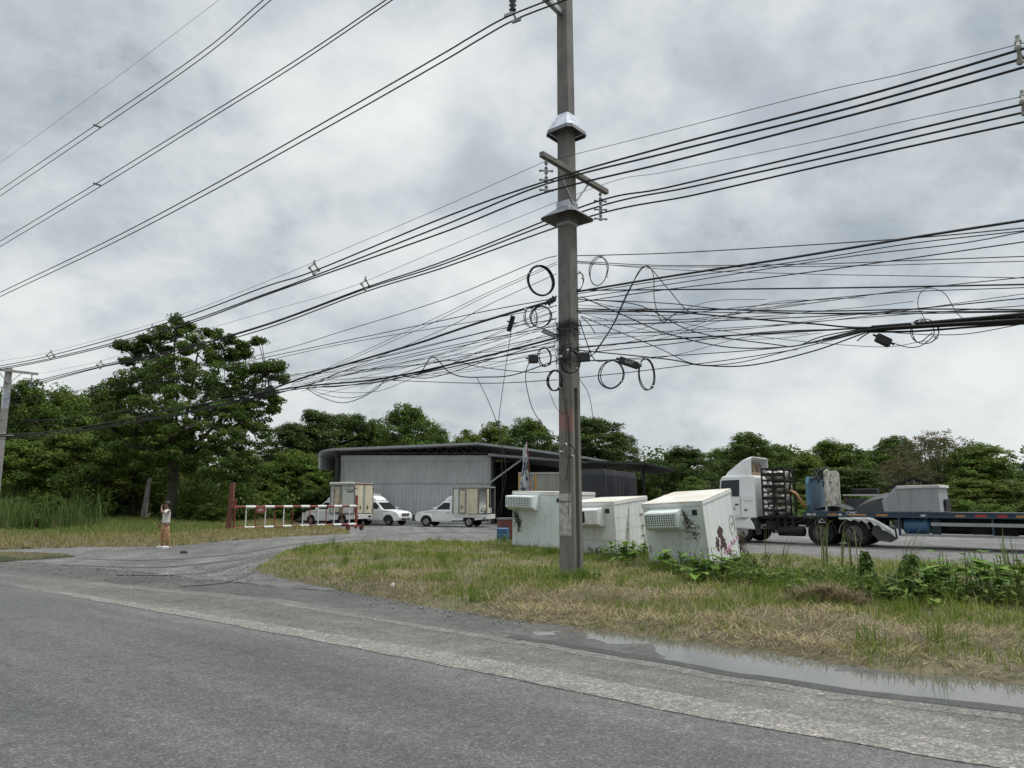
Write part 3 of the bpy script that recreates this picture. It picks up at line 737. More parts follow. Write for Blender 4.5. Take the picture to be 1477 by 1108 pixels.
# ---------------------------------------------------------------- cables
def cable(px, a, r, label, group, name='overhead_cable', mat='cable', sub=10, n=5, ext_=(0, 0)):
    k = len(px)
    aa = [a] * k if isinstance(a, (int, float)) else list(np.interp(np.linspace(0, 1, k), np.linspace(0, 1, len(a)), a))
    P = [LP(x, y, q) for (x, y), q in zip(px, aa)]
    pts = catmull(P, sub)
    if ext_[0]: pts = [pts[0] + (pts[0] - pts[3]).normalized() * ext_[0]] + pts
    if ext_[1]: pts = pts + [pts[-1] + (pts[-1] - pts[-4]).normalized() * ext_[1]]
    o = MB().tube(pts, r, n).build(name, M[mat], None, smooth=True, recalc=False)
    centre(o)
    return tag(o, label, 'cable', group)
G1 = 'high voltage conductors at the top left'
for lab, px, a in (
    ('lower of the two thick wires clamped under the black insulator beside the pole top', [(816,0),(743,28.5),(690,58),(640,88),(500,168),(300,279),(150,357),(0,428)], 1.87),
    ('upper of the two thick wires clamped under the black insulator beside the pole top', [(792,0),(728,26),(675,56),(640,77),(500,158),(300,271),(150,350),(0,422)], 2.13),
    ('lower wire of the middle high pair crossing the upper left sky', [(566,0),(430,92),(300,173),(150,266),(0,356)], 1.87),
    ('upper wire of the middle high pair crossing the upper left sky', [(557,0),(430,85),(300,166),(150,258),(0,348)], 2.13),
    ('lower wire of the topmost thick pair in the upper left corner', [(391,0),(290,85),(140,188),(0,283)], 1.87),
    ('upper wire of the topmost thick pair in the upper left corner', [(380,0),(290,76),(140,179),(0,274)], 2.13)):
    cable(px, a, .019 if px[0][0] > 700 else .017, lab, G1, 'power_line', ext_=(9, 6))
cable([(316,0),(160,118),(0,235)], 1.0, .007, 'single hair-thin wire highest in the upper left sky', G1, 'power_line', 'steel_cable', ext_=(8, 6))
G2 = 'spaced power cables hung from the crossarm'
LA, RA = 1.10, -1.10
for lab, px, a, r, mt in (
    ('thin grey support wire above the cables on the near end of the crossarm', [(1477,62),(1300,107),(1182,133),(960,190),(796,231),(775,238),(640,298),(500,358),(380,408),(240,461),(73,508),(0,521)], LA, .0065, 'steel_cable'),
    ('uppermost thick cable held at the near end of the crossarm', [(1477,70),(1300,123),(1182,155),(960,212),(786,262),(640,314),(453,391),(380,414.6),(240,466),(73,513),(0,528)], LA+.12, .021, 'cable'),
    ('middle thick cable held at the near end of the crossarm', [(1477,84),(1300,135),(1182,167),(960,221),(786,266),(640,325),(453,398),(380,425),(240,474),(73,517),(0,531)], LA-.12, .021, 'cable'),
    ('lowest thick cable held at the near end of the crossarm', [(1477,97),(1300,147),(1182,178),(960,235),(783,279),(640,335),(453,401),(380,427),(240,477),(73,519),(0,533)], LA, .021, 'cable'),
    ('thin grey support wire above the cables on the far end of the crossarm', [(1477,139),(1300,176),(1182,203),(960,248),(862,269),(640,358),(500,416),(380,451),(240,492),(145,521),(46,541)], RA, .0065, 'steel_cable'),
    ('uppermost thick cable held at the far end of the crossarm', [(1477,150),(1300,191),(1182,219),(960,271),(850,294.5),(640,377),(527,415),(380,469),(240,508),(145,527),(38,553)], RA+.12, .021, 'cable'),
    ('middle thick cable held at the far end of the crossarm', [(1477,162),(1300,202),(1182,229),(1000,269),(850,302),(640,381),(527,417),(380,470.5),(240,510),(145,529),(38,556)], RA-.12, .021, 'cable'),
    ('lowest thick cable held at the far end of the crossarm', [(1477,176),(1300,214),(1182,240),(1000,281.5),(850,312.5),(640,386),(527,421),(380,475),(240,513),(145,530),(38,559)], RA, .021, 'cable')):
    cable(px, a, r, lab, G2, 'power_line', mt, ext_=(8, 0))
# porcelain spacers along the span
def spacer(px, py, a, label):
    c = LP(px, py, a)
    o = thing('cable_spacer', label, 'spacer', c, PROT, 'diamond spacers along the spaced power cables')
    b = MB()
    q = [(0, 0, .17), (0, -.16, 0), (0, 0, -.15), (0, .16, 0)]
    for i in range(4): b.tube([q[i], q[(i+1) % 4]], .024, 6)
    b.build('frame', M['spacer'], o)
    for i in range(4): MB().ell(q[i], (.05, .045, .05), 8, 6).build('cable_clip', M['spacer'], o)
    MB().tube([(0, 0, .17), (0, 0, .27)], .03, 8).build('top_stud', M['spacer'], o)
spacer(453, 388, LA, 'pale cable spacer on the upper cables, against the sky left of the pole')
spacer(527, 411, RA, 'pale cable spacer on the lower cables, against the sky left of the pole')
spacer(73, 513, LA, 'pale cable spacer on the upper cables nearest the far left pole')
spacer(145, 527, RA, 'pale cable spacer on the lower cables nearest the far left pole')
spacer(219, 478, LA, 'pale cable spacer on the upper cables in front of the big tree top')
spacer(291, 487, RA, 'pale cable spacer on the lower cables in front of the big tree top')
spacer(1470, 76, LA, 'pale cable spacer on the upper cables at the right edge')
spacer(1476, 152, RA, 'pale cable spacer on the lower cables at the right edge')
for k, (px, py) in enumerate(((140, 182), (140, 266))):
    c = LP(px, py, 2.0)
    o = thing('line_damper', ('small spacer clip on the topmost thick pair', 'small spacer clip on the middle high pair')[k], 'spacer', c, PROT, 'clips on the high wire pairs')
    MB().bar((0, -.15, 0), (0, .15, 0), .06).build('clip', M['hood_dark'], o)

GL = 'telephone cables left of the pole'
Lf = [  # px points, offset, radius, label
 ([(800,434),(787,437),(700,462.6),(640,482.6),(597,497),(468,535),(420,551),(373,567),(282,585),(229,595),(176,606),(81,622),(0,627)], .3, .030, 'thickest black cable running from the grey side bracket down left past the big tree'),
 ([(800,488),(700,514),(640,528),(580,541),(521,550),(441,557),(380,567),(300,588),(176,611),(81,625),(0,630)], .2, .026, 'thick low bundle strand joining the main black cable in front of the big tree'),
 ([(800,500),(700,519),(640,532),(580,544),(521,554),(441,560),(380,570),(300,590),(176,613),(81,628),(0,634)], .3, .016, 'strand just under the thick low bundle left of the pole'),
 ([(803,369),(770,379),(640,432),(500,476),(380,511),(200,547),(0,583)], .15, .010, 'thin cable leaving the pole beside the big round coil, highest on the left'),
 ([(803,381),(700,428),(628,464),(521.5,512),(481,530),(430,552)], .2, .007, 'thin wire falling steeply left from beside the big coil'),
 ([(803,378),(700,424),(628,459),(521.5,508),(470,532),(420,555)], .1, .007, 'second thin wire falling steeply left from beside the big coil'),
 ([(803,430),(700,449),(597,471),(400,512),(317,530),(176,557),(0,576)], .1, .012, 'straight cable above the thickest black cable left of the pole'),
 ([(803,441),(700,461),(506,494),(403,516),(300,540),(150,566),(0,586)], .25, .009, 'thinner straight cable just above the thickest black cable'),
 ([(803,395),(700,442),(648,471),(532,521),(451,552)], .2, .008, 'thin wire slanting left across the thickest black cable'),
 ([(803,460),(700,479),(557,514),(405,545),(317,562),(123,602.5),(0,606)], .2, .011, 'cable running left from the small messy coil by the bracket'),
 ([(803,470),(700,489),(607,508),(506,532),(446,555),(350,580)], .1, .011, 'cable dipping left into the low bundle below the bracket'),
 ([(803,474),(700,492),(607,512),(520,536),(440,557),(350,582)], .3, .006, 'hair-thin wire dipping left into the low bundle'),
 ([(803,482),(700,505.6),(633,531),(562,545),(494,557),(443,559)], .2, .010, 'cable merging with the low bundle halfway left'),
 ([(807,490),(700,521),(620,545),(567,542),(542,562),(516,576),(491,581),(463,572.6),(441,560)], .25, .012, 'slack loop hanging lowest under the left bundle'),
 ([(640,530),(557,551),(527,569),(501,574),(471,570),(443,560)], .1, .009, 'slack loop inside the lowest hanging loop'),
 ([(620,534),(560,560),(530,566),(490,566),(450,561)], .3, .007, 'shallow slack loop under the left bundle'),
 ([(603,537),(610,533),(618,519.5),(625,515),(635,523),(648,537),(668,543.5),(700,544),(740,541),(803,520)], .25, .014, 'cable humping up out of the left bundle then sagging to the pole'),
 ([(567,549),(700,553),(793,548.6),(803,548)], .2, .010, 'flat low cable meeting the pole at the lowest coil'),
 ([(803,449),(700,478),(560,512),(468,538),(400,551),(200,590),(0,612)], .0, .007, 'thin cable crossing behind the thickest black cable'),
 ([(803,458),(720,487),(580,517),(440,548),(300,575),(100,610),(0,617)], .4, .007, 'thin near cable spreading left below the bracket'),
 ([(803,465),(700,496),(560,527),(468,545),(420,556)], .3, .006, 'hair-thin wire between the left strands'),
 ([(803,505),(733,520),(650,526),(560,546),(520,560)], .1, .006, 'loose wire from the left terminal box into the bundle'),
 ([(803,498),(740,505),(660,512),(580,523),(500,540)], .35, .006, 'thin wire level with the left terminal box'),
 ([(803,535),(760,537),(690,529),(640,520),(575,541)], .15, .010, 'cable sagging from the bundle to the lower part of the pole'),
]
for px, a, r, lab in Lf: cable(px, a, r, lab, GL, ext_=(0, 4 if px[-1][0] < 10 else 0))
rr = random.Random(11)
for i in range(9):
    y0 = 440 + i * 9; y1 = 545 + rr.uniform(-6, 12); xe = rr.uniform(400, 520)
    mid = (xe + 803) / 2
    cable([(803, y0), (mid, (y0*.45 + y1*.55) + rr.uniform(4, 14)), (xe, y1), (xe - 60, y1 + 14)], rr.uniform(0, .4), .006, 'hair-thin black wire among the fan of strands left of the pole', 'hair-thin wires fanning out left of the pole')
GR = 'telephone cables right of the pole'
Rt = [
 ([(832,369),(880,368),(1000,363.5),(1296,345),(1477,329)], .1, .011, 'highest telephone cable leaving the pole to the right'),
 ([(832,421),(960,399.7),(1135,373),(1310,344),(1477,318)], .3, .024, 'thick black cable rising steeply right from the pole'),
 ([(832,424),(960,404),(1170,374.5),(1310,352),(1477,333)], .25, .010, 'cable close under the steep thick cable'),
 ([(832,430),(960,411),(1205,373),(1380,352),(1477,334.5)], .1, .010, 'second cable close under the steep thick cable'),
 ([(832,436),(960,418),(1135,397),(1310,373),(1477,349)], .2, .011, 'third cable fanning under the steep thick cable'),
 ([(832,377),(960,383),(1170,381),(1310,376),(1477,370)], .15, .009, 'flat thin cable through the top of the small oval coil'),
 ([(832,380),(960,385),(1205,384),(1477,377)], .3, .007, 'flat hair-thin cable just below the top of the oval coil'),
 ([(832,378),(960,388.5),(1170,395.5),(1310,398),(1477,401)], .1, .007, 'thin cable falling gently to the right edge'),
 ([(832,419),(960,418),(1205,415.5),(1477,410.5)], .2, .015, 'level cable midway up the right of the pole'),
 ([(832,432),(960,437.5),(1044,446),(1205,453),(1477,450)], .25, .010, 'cable sagging slightly just above the right bundle'),
 ([(832,452),(960,455),(1044,446),(1275,423.5),(1477,415)], .2, .008, 'thin cable climbing right across the level one'),
 ([(832,463),(960,462),(1044,455),(1296,420),(1477,400)], .1, .008, 'second thin cable climbing right across the level one'),
 ([(832,470),(960,465.5),(1205,455),(1477,430.5)], .3, .010, 'straight cable climbing to the right edge above the bundle'),
 ([(832,502),(960,490),(1135,479.5),(1254,472.5),(1345,465),(1477,457)], .25, .016, 'cable joining the right bundle at its knot'),
 ([(832,450),(960,450),(1065,458.5),(1170,467),(1257.5,472.5),(1477,462)], .2, .016, 'cable dipping into the right bundle from above'),
 ([(832,510),(960,497),(1100,479.5),(1254,474)], .1, .010, 'cable rising into the right bundle from the terminal box'),
 ([(832,522),(960,514),(1135,500.5),(1257,476)], .3, .009, 'low cable rising into the right bundle'),
 ([(832,505),(960,518),(1012,527),(1082,527),(1170,507.5),(1250,479.5)], .2, .013, 'lowest sagging cable swinging up to the right bundle'),
 ([(838,456),(947,501),(1000,524.6),(1060,524),(1150,503),(1254,477)], .3, .009, 'diagonal cable falling right from the pole then rising'),
 ([(838,428),(900,455),(960,480.5),(1047,500.5),(1135,500.5),(1187,490),(1257,474)], .25, .012, 'steep diagonal cable curving into the bundle knot'),
 ([(836,432),(920,440),(1000,478),(1117,497),(1149,499),(1187.5,485),(1260,472)], .1, .011, 'second steep diagonal cable curving into the bundle knot'),
 ([(832,448),(1000,446),(1170,449),(1330,446),(1477,447)], .2, .013, 'level cable just above the bundle knot'),
 ([(832,445),(1000,450),(1170,452),(1330,450),(1477,449)], .35, .010, 'second level cable just above the bundle knot'),
 ([(1257,472),(1345,465),(1477,453)], .3, .028, 'uppermost thick strand of the right bundle'),
 ([(1254,474),(1345,468),(1477,459)], .2, .032, 'second thick strand of the right bundle'),
 ([(1250,477),(1345,471),(1477,464)], .35, .026, 'third thick strand of the right bundle'),
 ([(1250,479),(1320,478),(1400,472),(1477,467)], .2, .018, 'lowest thick strand of the right bundle'),
 ([(1187,490),(1250,476),(1345,469),(1477,461)], .4, .020, 'strand curving up from the left into the right bundle'),
 ([(832,483),(960,478),(1100,470),(1250,458),(1477,441)], .15, .007, 'hair-thin cable slanting right above the knot'),
 ([(832,490),(1000,480),(1200,462),(1477,424)], .3, .006, 'hair-thin cable slanting higher to the right edge'),
 ([(836,544.6),(910,537),(977,528.6),(1060,518),(1150,504)], .15, .009, 'cable passing through the two hanging coils'),
 ([(858,510),(885.5,467),(907,421),(930,384),(962,415),(990,447),(1010,450)], .25, .010, 'cable rising to a sharp peak right of the pole'),
 ([(855,512),(883,470),(905,422),(929,385),(942,395),(944,433.5),(955,464),(974,452)], .35, .009, 'second cable looping down from the sharp peak'),
 ([(836,462),(845,490),(858,519),(880,520),(900,522)], .2, .012, 'short cable bending from the pole to the hanging closure'),
 ([(838,457),(850,468),(859,482)], .2, .010, 'short cut wire end pointing down beside the pole'),
 ([(1334.5,462),(1324,440),(1328,422),(1341.5,416),(1362.5,423.5),(1380,451.5),(1394,462)], .3, .006, 'thin wire arching above the right bundle'),
 ([(1285,494),(1310,501),(1330,498),(1347,482),(1340,465),(1320,463),(1316,480),(1325,494),(1345,480)], .3, .008, 'thin wire curling below the right bundle from its box'),
 ([(1477,467),(1400,481),(1345,483),(1290,480)], .25, .007, 'thin wire sagging below the right bundle'),
 ([(1260,476),(1245,485),(1236,492)], .3, .011, 'stub of cut cable under the bundle knot'),
]
for px, a, r, lab in Rt: cable(px, a, r, lab, GR, ext_=(5 if px[0][0] > 1470 else 0, 5 if px[-1][0] > 1470 else 0))
for i in range(10):
    y0 = 430 + i * 10; y1 = rr.uniform(430, 500); xe = rr.uniform(1000, 1250)
    cable([(832, y0), ((832+xe)/2, (y0+y1)/2 + rr.uniform(2, 14)), (xe, y1), (xe + 90, y1 - rr.uniform(4, 10))], rr.uniform(0, .4), .0055, 'hair-thin black wire among the tangle right of the pole', 'hair-thin wires tangled right of the pole')
GD = 'drop wires hanging from the cables'
for px, a, r, lab in (
 ([(737,478),(728,540),(719,612),(722,650),(725,700),(722,745)], .2, .008, 'drop wire falling from the small hanging box to the yard'),
 ([(688,545),(705,580),(717,612),(724,640),(729,690),(715,750)], .2, .009, 'drop wire falling from the left bundle beside the hanging box wire'),
 ([(764,519),(758,545),(767,587),(783,614)], .2, .010, 'thick drop wire curving down from the left terminal box'),
 ([(836,547),(849,568.5),(856,605)], .2, .007, 'drop wire hanging right of the pole below the coils'),
 ([(792,565),(805,592),(822,594),(826,575)], .4, .006, 'loop of wire hanging under the lowest coil on the pole')):
    cable(px, a, r, lab, GD, 'drop_wire')
cable([(398,572),(388,600),(380,615)], .2, .01, 'short drop wire beside the right side of the big tree crown', GD, 'drop_wire')

# coils and closures
def coil(px, py, rx, ry, turns, r, a, label, seed=0):
    """a coiled spare cable hanging in the plane of the line, real radius from its height"""
    c = LP(px, py, a); k = (c - Vector((0, 0, EYE))).length / FPX * .985
    o = thing('cable_coil', label, 'cable coil', c, PROT, 'spare cable coils hung about the pole')
    q = random.Random(seed + 5)
    loops = MB()
    # turned about the vertical so that it shows as narrow as it hangs
    yaw = math.acos(min(1, rx / ry)) if ry > rx else 0.0
    yaw = max(0, yaw - .1)
    Rz = Matrix.Rotation(R(35) - 0 + yaw * (1 if seed % 2 else -1), 3, 'Z')
    rad = ry * k
    for i in range(turns):
        pts = []
        dr = q.uniform(-.05, .05) * rad; dx = q.uniform(-.05, .05) * rad; dy = q.uniform(-.03, .03); ph = q.uniform(0, 6.28)
        for j in range(33):
            t_ = 2*math.pi * j / 32
            v = Vector(((rad + dr) * (1 + .03*math.sin(2*t_+ph) + .025*math.sin(3*t_+2*ph)) * math.cos(t_) * (min(1, rx/ry) if rx < ry else rx/ry) ** .35 + dx, dy + .015 * math.sin(t_ + ph), (rad + dr * .6) * math.sin(t_) + dx * .4))
            pts.append(Rz @ v)
        loops.tube(pts, r, 6, cap=False)
    loops.build('loops', M['cable'], o, smooth=True, recalc=False)
    ties = MB()
    for t_ in (q.uniform(2.4, 3.4), q.uniform(5.2, 6.4), q.uniform(1.2, 1.9)):
        v = Rz @ Vector((rad * math.cos(t_) * (rx/ry) ** .35, 0, rad * math.sin(t_)))
        d = Rz @ Vector((-math.sin(t_), 0, math.cos(t_)))
        ties.cyl(v - d * .015, v + d * .015, .035, n=8)
    ties.build('cable_tie', M['gate_white'], o)
for args in (
 (780,405,18,22,9,.012,.22,'large thick coil hung high on the left of the pole',1),
 (864,391,13,21,2,.010,-.05,'narrow oval coil hung high on the right of the pole',2),
 (765,458,9,15,4,.006,.3,'messy thin coil hung at the left tip of the side bracket',3),
 (780,457,15,16,5,.008,.3,'messy wide coil hung under the side bracket',4),
 (786,515,9,13.5,4,.010,.3,'small coil beside the left terminal box',5),
 (800,549,10.5,15,6,.010,.32,'lowest coil hung on the left edge of the pole',6),
 (822,522,14,17,5,.009,.42,'coil hung on the face of the pole between the two terminal boxes',7),
 (882,540,17,20.5,3,.011,.2,'round coil at the left of the tilted closure',8),
 (933,540,13,23,3,.011,.2,'oval coil at the right of the tilted closure',9),
 (835,405,6,12,2,.008,-.1,'half hidden coil behind the right edge of the pole',10),
 (819,651,10,10,3,.007,.40,'small coil low on the pole above the painted plates',11),
 (1333,478,14,16,2,.007,.3,'thin coil hanging in the right bundle',12)):
    coil(*args)
def text_obj(body, size, mat, parent, loc, rot, name='lettering', ext_=.002):
    c = bpy.data.curves.new(name, 'FONT'); c.body = body; c.size = size; c.extrude = ext_; c.align_x = 'CENTER'; c.align_y = 'CENTER'
    c.materials.append(mat); tmp = bpy.data.objects.new(name, c); C.objects.link(tmp)
    me = bpy.data.meshes.new_from_object(tmp.evaluated_get(bpy.context.evaluated_depsgraph_get())); bpy.data.objects.remove(tmp)
    o = bpy.data.objects.new(name, me); C.objects.link(o); o.parent = parent
    o.location = loc; o.rotation_euler = rot; return o
def closure(px, py, a, size, tilt, label, yaw=R(35), text=None, name='cable_closure', ribs=True):
    c = LP(px, py, a)
    o = thing(name, label, 'cable box', c, PROT + yaw, 'black boxes on the telephone cables')
    T = Matrix.Rotation(tilt, 4, 'Y'); L_, H_, D_ = size
    b = MB().box(-L_/2, L_/2, -D_/2, D_/2, -H_/2, H_/2, T); ob = b.build('housing', M['black'], o, bevel=min(size)*.22)
    b = MB()
    for x in (-.38, 0, .38):
        b.box(x*L_-.012, x*L_+.012, -D_/2-.008, D_/2+.008, -H_/2-.012, H_/2+.012, T)
    if ribs: b.build('clamp_band', M['chassis'], o)
    b = MB(); b.cyl(T @ Vector((-L_/2-.06, 0, H_*.1)), T @ Vector((-L_/2, 0, H_*.1)), .018, n=8); b.cyl(T @ Vector((L_/2, 0, H_*.1)), T @ Vector((L_/2+.06, 0, H_*.1)), .018, n=8)
    b.build('cable_entry', M['black'], o)
    if text:
        text_obj(text, H_*.62, M['letter'], o, T @ Vector((0, -D_/2-.012, -.0)), (math.pi/2, tilt, 0))
    return o
closure(737, 467, .2, (.10, .36, .10), R(16), 'slim black box hanging upright on a drop wire left of the pole')
closure(795, 434, .3, (.22, .10, .12), R(-38), 'black tapering sleeve where the thickest cable meets the pole')
closure(769, 518, .35, (.22, .20, .10), R(0), 'square black terminal box left of the pole', ribs=False)
closure(843, 515.5, .30, (.24, .20, .11), R(-4), 'square black terminal box right of the pole', ribs=False)
closure(907, 523.5, .22, (.44, .15, .13), R(20), 'long black splice closure lettered CAT between two hanging coils', text='CAT', ribs=False)
closure(1274, 491, .3, (.25, .15, .10), R(28), 'tilted black box hanging under the right bundle knot', ribs=False)
# ---------------------------------------------------------------- discarded refrigerated truck bodies on the verge
def fridge_box(label, FRpt, z0, alpha, W, L, Hh, pitch, roll, mats, ac, seed, group='discarded white cold boxes on the grass'):
    """origin at the front right bottom corner; local x to the right, y to the back"""
    o = thing('cold_box', label, 'cold box', (FRpt[0], FRpt[1], z0), 0, group)
    o.rotation_euler = (Matrix.Rotation(-alpha, 3, 'Z') @ Matrix.Rotation(roll, 3, 'Y') @ Matrix.Rotation(pitch, 3, 'X')).to_euler()
    mf, ms = mats; broken_ = ac[5]
    MB().box(-W, 0, 0, L, 0, Hh).build('shell', ms, o, bevel=.03)
    MB().box(-W+.03, -.03, -.012, .004, .03, Hh-.11).build('front_panel', mf, o, bevel=.01)
    MB().box(-W-.015, .015, -.02, L+.015, Hh-.012, Hh+.022).build('roof', M['fridge_roof'], o, bevel=.008)
    b = MB(); b.box(-W-.018, .018, -.024, -.002, Hh-.10, Hh-.014); b.box(.002, .022, -.024, L+.018, Hh-.09, Hh-.014); b.box(-W-.022, -W-.002, -.024, L+.018, Hh-.09, Hh-.014)
    b.build('roof_trim', M['gate_white'], o, bevel=.006)
    b = MB(); b.box(-.028, .012, -.024, .03, 0, Hh-.1); b.box(-.002, .014, L-.05, L+.01, 0, Hh-.1); b.box(-.002, .016, .01, L, -.01, .09)
    b.build('corner_trim', M['gate_white'], o, bevel=.006)
    if broken_:
        for z in (.55, .95, 1.35): MB().box(-.001, .003, .03, L-.06, z-.003, z+.003).build('panel_seam', M['trim'], o)
    x0, x1, za, zb, dep, broken = ac
    # condenser housing: upright grille in front, sloping underside, one side door
    prof = [(0, za), (-dep*.55, za+.02), (-dep, za+.12), (-dep, zb-.03), (-dep+.03, zb), (0, zb+.02)]
    MB().prism(prof, x0, x1, 'x').build('cooling_unit', mf, o, bevel=.012)
    gx0, gx1 = x0+.035, x0 + (x1-x0) * (.94 if not broken else .66); gz0, gz1 = za+.16, zb-.06
    acp = [c for c in o.children if c.name.startswith('cooling_unit')][0]
    MB().box(gx0, gx1, -dep-.006, -dep+.01, gz0, gz1).build('grille_opening', M['grille_dark'], acp)
    if not broken:
        b = MB(); nx = max(8, int((gx1-gx0)/.062)); nz = max(5, int((gz1-gz0)/.062))
        for i in range(nx+1):
            x = gx0 + (gx1-gx0)*i/nx; b.box(x-.011, x+.011, -dep-.022, -dep-.006, gz0-.01, gz1+.01)
        for i in range(nz+1):
            z = gz0 + (gz1-gz0)*i/nz; b.box(gx0-.01, gx1+.01, -dep-.024, -dep-.020, z-.011, z+.011)
        b.build('grille', mf, acp)
    MB().box(x1+.001, x1+.008, -dep+.06, -.05, za+.10, zb-.05).build('side_door', mf, acp, bevel=.004)
    MB().box(-.30, -.16, -.03, -.01, Hh-.34, Hh-.20).build('marker_lamp', M['black'], o, bevel=.01)
    b = MB(); b.box(-W+.06, -W+.10, -.03, -.01, Hh*.35, Hh*.45); b.build('latch', M['trim'], o)
    return o
cA = fridge_box('pale mint cold box standing left of and behind the pole with intact grille', (1.82, 26.5), .06, R(27), 2.05, 3.0, 1.96, R(0.5), R(1.5), (M['fridge_green'], M['fridge_white']), (-2.03, -.98, 1.30, 1.82, .62, False), 1)
cB = fridge_box('cream cold box half hidden behind the pole with broken cooling unit', (3.24, 23.2), -.15, R(33), 1.72, 2.6, 1.86, R(4), R(-1.5), (M['fridge_white'], M['fridge_white']), (-1.60, -.34, 1.12, 1.68, .52, True), 2)
cC = fridge_box('nearest tilted mint cold box with sprayed marks on its white side', (5.13, 19.5), -.22, R(35), 1.68, 2.3, 1.97, R(8.5), R(-3), (M['fridge_green'], M['fridge_side']), (-1.46, -.55, 1.28, 1.80, .46, False), 3)
# sprayed marks on the side of the tilted box
def blob(cy, cz, ry, rz, seed, n=22, x=.0045):
    q = random.Random(seed); vs = []
    k = [q.uniform(.7, 1.15) for _ in range(n)]
    return [(x, cy + ry*math.cos(2*math.pi*i/n)*k[i], cz + rz*math.sin(2*math.pi*i/n)*k[i]) for i in range(n)]
b = MB()
for i, (cy, cz, ry, rz) in enumerate(((1.0,1.00,.22,.17),(.70,.74,.15,.20),(1.12,.72,.20,.13),(1.26,.56,.13,.14),(.92,.60,.08,.07))):
    p = blob(cy, cz, ry, rz, i); b.add(p, [tuple(range(len(p)))])
b.build('sprayed_mark', M['graf_brown'], cC, recalc=False)
b = MB(); q = random.Random(5)
for k in range(7):
    y0, z0_ = 1.25 + .15*k*.8, .34 + .04*k
    b.tube([(.006, y0 + q.uniform(-.1,.1) + .09*j*math.cos(k), z0_ + .06*math.sin(j*1.9 + k)) for j in range(7)], .012, 4)
b.build('pink_scribble', M['graf_pink'], cC)
b = MB()
b.tube([(.006, 2.0 + .20*math.cos(t_*.35), 1.02 + .26*math.sin(t_*.35)) for t_ in range(19)], .006, 4)
for (y, z, h) in ((1.98,1.0,.14),(2.06,1.05,.1),(1.75,.55,.16),(2.2,.62,.12),(2.3,.45,.12),(1.3,.12,.2),(1.22,.1,.14)):
    b.tube([(.006, y, z-h/2), (.006, y+.03, z), (.006, y-.04, z+h/2), (.006, y+.05, z+h*.4)], .007, 4)
b.build('drawn_scribble', M['graf_black'], cC)
# handle and hinges on the cream box side
b = MB(); b.cyl((.0, 2.05, .95), (.05, 2.05, .95), .05, n=12); b.box(.003, .02, 1.9, 2.2, .62, .66); b.box(.003, .02, 1.9, 2.2, 1.3, 1.34)
b.build('door_latch', M['trim'], cB)
b = MB(); b.box(-1.7, -.03, -.018, -.008, .70, .706); b.box(-1.15, -1.144, -.018, -.008, .05, .7); b.box(-.35, -.344, -.018, -.008, .05, .7); b.build('panel_crack', M['dirt_metal'], cB)
# withered vines hanging from the cooling units
def vine(label, parent, pt, length, n, seed, spread=.12):
    q = random.Random(seed); b = MB()
    p0 = parent.matrix_basis @ Vector(pt)
    for i in range(n):
        a = p0 + Vector((q.uniform(-.06,.06), q.uniform(-.08,.02), q.uniform(-.05,.05))); L_ = length * q.uniform(.4, 1)
        pts = [a + Vector((q.uniform(-spread, spread)*j*.4 + .06*j, -.01*j, -L_*j/4)) for j in range(5)]
        b.tube(pts, .007, 4)
        for j in range(1, 5):
            for _ in range(3):
                c = pts[j] + Vector((q.uniform(-.06,.06), q.uniform(-.06,.03), q.uniform(-.08,.08))); e = Vector((q.uniform(-1,1), q.uniform(-1,1), q.uniform(-1,1))).normalized() * .045; f = e.orthogonal().normalized() * .02
                b.quad(c-e, c+f, c+e, c-f)
    return tag(centre(b.build('withered_vine', M['dead'], recalc=False)), label, 'vine', 'withered vines on the cold boxes')
M['dead'] = pm('withered brown stems', (.075, .06, .045), (.035, .03, .02), .9, 0, 12)
vine('withered vine hanging over the cooling unit of the tilted cold box', cC, (-.42, -.30, 1.80), .85, 9, 1)
vine('withered vine hanging under the grille of the mint box behind the pole', cA, (-1.95, -.06, 1.25), .75, 9, 2, .05)

# ---------------------------------------------------------------- swing gate and its post
gp = G(328, 773); ge = G(513, 765)
post = thing('gate_post', 'leaning rusty red gate post at the driveway edge', 'gate post', gp, 0)
b = MB(); b.add([(-.12,-.12,-.2),(.12,-.12,-.2),(.12,.12,-.2),(-.12,.12,-.2),(.03,-.1,2.62),(.23,-.1,2.66),(.23,.1,2.66),(.03,.1,2.62)], [(0,3,2,1),(4,5,6,7),(0,1,5,4),(1,2,6,5),(2,3,7,6),(3,0,4,7)])
b.build('timber', M['rust'], post, bevel=.02)
b = MB(); b.box(.08, .34, -.17, .17, 1.35, 1.52); b.box(.02, .36, -.17, .17, .18, .30); b.cyl((.30, 0, .1), (.30, 0, 1.85), .045, n=10)
b.build('hinge', M['red_paint'], post, bevel=.01)
gd = (ge - gp).normalized(); glen = (ge - gp).length
gate = thing('swing_gate', 'long red and white striped tubular gate on two small wheels', 'gate', gp + gd * .36, math.atan2(gd.y, gd.x))
glen -= .36
nseg = 14
for zr0, zr1, nm in ((1.42, 1.40, 'top_rail'), (.36, .36, 'bottom_rail')):
    rails = {0: MB(), 1: MB()}
    for i in range(nseg):
        xa, xb = glen*i/nseg, glen*(i+1)/nseg
        k = i % 2
        rails[k].cyl((xa, 0, zr0), (xb, 0, zr0), .062 if k == 0 else .074, n=10)
    rails[0].build(nm, M['red_paint'], gate, smooth=False); rails[1].build(nm, M['gate_white'], gate, smooth=False)
for i in range(1, 14):
    x = glen * (i + .1) / nseg
    if i == 7: MB().cyl((x+.1, 0, .36), (x+.1, 0, 1.1), .03, n=8).build('bar', M['gate_white'], gate)
    else: MB().cyl((x, 0, .36), (x, 0, 1.42), .03, n=8).build('bar', M['gate_white'] if i % 2 else M['red_paint'], gate)
